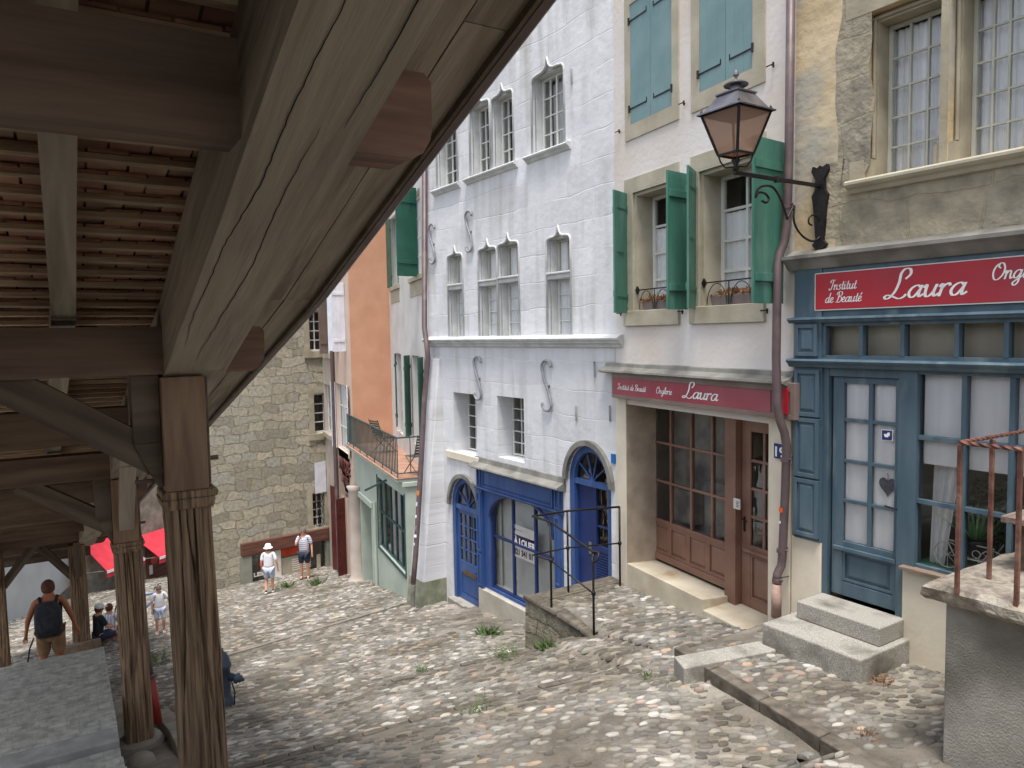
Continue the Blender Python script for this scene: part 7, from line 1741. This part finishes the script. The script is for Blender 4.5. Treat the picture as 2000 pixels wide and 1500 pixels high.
    for s_ in 'lr':
        V, E, R_ = [], [], []; ix = {}
        hl_ = J['a'+s_]+(J['a'+s_]-J['t'+s_])*.35+Vector((0, 0, -.045)); dn = J['t'+s_]
        add('x', (.042, .036), hl_); add('y', (.05, .04), J['a'+s_].lerp(J['t'+s_], .4)+Vector((0, 0, -.02))); add('z', (.045, .032), dn); link('x', 'y'); link('y', 'z'); skin_mesh('shoe', V, E, R_, 'cloth_white' if shorts != 'cloth_navy' else 'shoe', T, root=1)
        if socks: V, E, R_ = [], [], []; ix = {}; add('x', (.043, .045), J['a'+s_]+Vector((0, 0, -.02))); add('y', (.044, .046), J['a'+s_].lerp(J['k'+s_], .17)); link('x', 'y'); skin_mesh('sock', V, E, R_, 'cloth_black', T, root=0)
    hd = (J['hd']+J['ht'])/2
    mb = MB()
    for i in range(9):
        for j in range(16):
            pass
    mb.lathe([(.092, -.045), (.096, .0), (.094, .04), (.08, .085), (.05, .115), (.01, .125)], n=18, sy=1.1); ho = mb.build('hair', M[hair], T, smooth=True, M=Matrix.Translation(hd+Vector((0, -.018, -.015))) @ Matrix.Rotation(rad(14), 4, 'X'))
    for sx_ in (-1, 1):
        mb = MB(); mb.lathe([(.0, -.012), (.009, -.008), (.011, 0), (.009, .008), (0, .012)], n=10); mb.build('eye', M['iron'], T, smooth=True, M=Matrix.Translation(J['hd']+Vector((sx_*.032, .088, .025))))
        mb = MB(); mb.lathe([(.0, -.03), (.016, -.012), (.018, .012), (0, .03)], n=10, sx=.5); mb.build('ear', M[skin], T, smooth=True, M=Matrix.Translation(J['hd']+Vector((sx_*.086, .005, .01))))
    if hat:
        kind, mt = hat
        mb = MB()
        if kind == 'bucket': mb.lathe([(.16, -.03), (.155, -.035), (.105, .02), (.1, .07), (.085, .1), (.03, .11), (0, .112)], n=24, sy=1.1)
        else:
            mb.lathe([(.1, -.01), (.104, .02), (.1, .06), (.075, .1), (.03, .118), (0, .12)], n=24, sy=1.12); mb.hexa([(-.07, .08, -.005), (.07, .08, -.005), (.055, .2, -.03), (-.055, .2, -.03), (-.07, .08, .01), (.07, .08, .01), (.055, .2, -.018), (-.055, .2, -.018)])
        mb.build('hat' if kind == 'bucket' else 'cap', M[mt], T, smooth=True, M=Matrix.Translation(hd+Vector((0, -.005, .03))))
    return T
def ground_hit(u, v):
    g = ray(u, v); k = 2.0
    while k < 60 and (g*k).z > ground_z((g*k).x, (g*k).y): k += .02
    return g*k
def height_for(P, vt): return max(1.0, up(P, vt).z-P.z)
def up(P_, v):
    lo, hi = 0, 3
    for _ in range(40):
        m_ = (lo+hi)/2; Q = P_+Vector((0, 0, m_)); d = Q.dot(f_); vv = 750-FPX*Q.dot(Uv)/d
        if vv > v: lo = m_
        else: hi = m_
    return P_+Vector((0, 0, lo))
def facing(P_, toward_cam=0.0):
    """heading (rotation about z) so that the body looks at the camera plus an offset"""
    d = -Vector((P_.x, P_.y)); return math.atan2(d.y, d.x)-math.pi/2+toward_cam
g = ground_hit(596, 1131)
pm = person('man in striped pale polo and navy shorts holding a phone up to his face', g, facing(g, rad(-12)), height_for(g, 1031), pose=dict(er=(.25, .06, 1.17), wr=(.1, .22, 1.42), el=(-.25, -.02, 1.15), wl=(-.27, .06, .92)), shirt='striped_h', shorts='cloth_navy', hair='hair_grey', build=1.12)
kk = height_for(g, 1031)/1.75
ph = thing('phone', 'dark phone held up by the man in the striped polo', 'phone', Matrix.Translation(g) @ Matrix.Rotation(facing(g, rad(-12)), 4, 'Z') @ Matrix.Scale(kk, 4) @ Matrix.Translation((.06, .25, 1.52)))
mb = MB(); mb.box(-.04, .04, -.005, .005, -.075, .075); bd = mb.build('body', M['cloth_black'], ph, bevel=.004); mb = MB(); mb.lathe([(.008, 0), (.008, .002)], n=8); mb.build('camera_lens', M['iron'], bd, M=Matrix.Translation((.02, .005, .05)) @ Matrix.Rotation(rad(-90), 4, 'X'))
g = ground_hit(527, 1160)
person('person in white T-shirt, pale shorts and cream bucket hat walking away', g, facing(g, math.pi-rad(8)), height_for(g, 1064), pose=dict(kl=(-.1, .08, .5), al=(-.11, -.12, .12), tl=(-.12, .02, .05), kr=(.1, .03, .5), ar=(.1, .06, .1), tr=(.11, .2, .035), wr=(.3, -.02, .93), er=(.27, -.06, 1.16)), shirt='cloth_white', shorts='cloth_pale', hair='hair', hat=('bucket', 'curtain'), build=1.1)
# man with the backpack
P_ = at(104, 1320, 13.4); P_.z = ground_z(P_.x, P_.y)-.0
fz = facing(P_, math.pi-rad(5)); Hh_ = height_for(P_, 1133)
person('tanned man in dark tank top and khaki shorts carrying a backpack, seen from behind', P_, fz, Hh_, pose=dict(el=(-.29, -.02, 1.15), wl=(-.33, .06, .92), er=(.29, -.02, 1.15), wr=(.34, .07, .92), kl=(-.11, .03, .5), ar=(.11, -.1, .13), tr=(.11, .03, .06)), shirt='cloth_black', shorts='cloth_khaki', skin='skin_tan', hair='hair', tank=True, build=1.12, socks=False)
BP = thing('backpack', 'big black backpack worn by the tanned man under the covered stairway', 'backpack', Matrix.Translation(P_) @ Matrix.Rotation(fz, 4, 'Z') @ Matrix.Scale(Hh_/1.75, 4) @ Matrix.Translation((0, -.2, 1.2)))
mb = MB(); n = 14; lv = []
for j, (z, wx_, wy_) in enumerate(((-.27, .1, .07), (-.25, .16, .11), (-.1, .19, .13), (.1, .185, .12), (.2, .16, .1), (.26, .1, .07))):
    lv.append([(wx_*math.copysign(abs(math.cos(t))**.55, math.cos(t)), -.03+wy_*math.copysign(abs(math.sin(t))**.6, math.sin(t)), z) for t in [2*math.pi*i/n for i in range(n)]])
mb.v = [p for r_ in lv for p in r_]
for j in range(5):
    for i in range(n): mb.f.append((j*n+i, j*n+(i+1) % n, (j+1)*n+(i+1) % n, (j+1)*n+i))
mb.f.append(tuple(range(n-1, -1, -1))); mb.f.append(tuple(5*n+i for i in range(n))); mb.m = [0]*len(mb.f)
bd = mb.build('pack', M['dark_grey'], BP, smooth=True)
for sx_ in (-1, 1): mb = MB(); mb.tube([(sx_*.1, .06, .22), (sx_*.12, .14, .3), (sx_*.14, .26, .24), (sx_*.15, .3, .05), (sx_*.14, .16, -.18), (sx_*.12, .06, -.22)], .022, 6); mb.build('shoulder_strap', M['cloth_black'], BP)
mb = MB(); mb.box(-.11, .11, -.19, -.13, -.18, .02); mb.build('front_pocket', M['dark_grey'], BP, bevel=.03)
mb = MB(); mb.tube([(-.2, -.05, -.25), (-.26, -.04, -.4), (-.3, -.02, -.62)], .012, 5); mb.build('hanging_strap', M['cloth_black'], BP)
# seated pair on the low wall
def on_wall(u, t): p = A_.lerp(B_, t); return p
q = A_.lerp(B_, .36); tgt = on_y(193, 1250, q.y)
sit = dict(pel=(0, 0, .52), wai=(0, -.01, .66), che=(0, .02, .86), nb=(0, .02, 1.05), nk=(0, .04, 1.11), hd=(0, .06, 1.19), ht=(0, .065, 1.28), sl=(-.17, .02, 1.02), sr=(.17, .02, 1.02), el=(-.24, .1, .78), wl=(-.16, .32, .7), er=(.24, .1, .78), wr=(.16, .32, .7), hl=(-.09, .05, .5), hr=(.09, .05, .5), kl=(-.11, .45, .5), kr=(.12, .45, .5), al=(-.11, .42, .09), ar=(.12, .42, .09), tl=(-.12, .56, .035), tr=(.13, .56, .035))
Pk = Vector((tgt.x, q.y, q.z+.12-.44)); 
person('seated person in black T-shirt and white cap on the low stone wall', Pk, facing(Pk, math.pi-rad(62)), 1.62, pose=sit, shirt='cloth_black', shorts='cloth_navy', hat=('cap', 'cloth_white'), socks=False)
q2 = A_.lerp(B_, .5); t2 = on_y(215, 1245, q2.y); Pk2 = Vector((t2.x, q2.y, q2.z+.12-.44))
person('seated person in white and blue striped shirt beside the white cap', Pk2, facing(Pk2, math.pi-rad(20)), 1.6, pose=sit, shirt='striped_v', shorts='cloth_navy', socks=False, build=1.15)
g = ground_hit(314, 1238)
person('small figure in white top and pale shorts between the two front posts', g, facing(g, rad(10)), height_for(g, 1143), pose=dict(wl=(-.36, .1, 1.0), el=(-.3, 0, 1.18), kl=(-.11, .08, .5)), shirt='cloth_white', shorts='cloth_pale', hair='hair_grey', socks=False)
# bicycle-blue barrier behind: a blue bicycle leaning at the café
gb = ground_hit(287, 1215)
BY = thing('bicycle', 'blue bicycle parked left of the front timber post, beyond the slim downpipe', 'bicycle', Matrix.Translation(gb) @ Matrix.Rotation(rad(-25), 4, 'Z'))
blue = mk('bicycle_blue', (40, 110, 170), (30, 90, 150), .4, 3)
for x in (-.5, .5):
    mb = MB(); mb.tube([(x+.33*math.cos(t), 0, .34+.33*math.sin(t)) for t in [2*math.pi*i/24 for i in range(24)]], .018, 6, closed=True); wh = mb.build('wheel', M['cloth_black'], BY, smooth=True)
    mb = MB()
    for i in range(10): t = math.pi*i/10; mb.tube([(x-.32*math.cos(t), 0, .34-.32*math.sin(t)), (x+.32*math.cos(t), 0, .34+.32*math.sin(t))], .003, 4)
    mb.build('spokes', M['lead'], wh)
mb = MB()
for p, q in (((-.5, 0, .34), (-.12, 0, .3)), ((-.12, 0, .3), (-.22, 0, .82)), ((-.5, 0, .34), (-.2, 0, .72)), ((-.12, 0, .3), (.36, 0, .76)), ((-.2, 0, .74), (.34, 0, .84)), ((.33, 0, .9), (.5, 0, .34))): mb.tube([p, q], .022, 8)
mb.build('frame', blue, BY, smooth=True)
mb = MB(); mb.tube([(.33, -.28, 1.0), (.3, -.1, 1.02), (.33, 0, .98), (.3, .1, 1.02), (.33, .28, 1.0)], .014, 6); mb.build('handlebar', M['iron'], BY)
mb = MB(); mb.hexa([(-.36, -.08, .84), (-.1, -.02, .85), (-.1, .02, .85), (-.36, .08, .84), (-.36, -.07, .89), (-.1, -.015, .88), (-.1, .015, .88), (-.36, .07, .89)]); mb.build('saddle', M['cloth_black'], BY, bevel=.01)
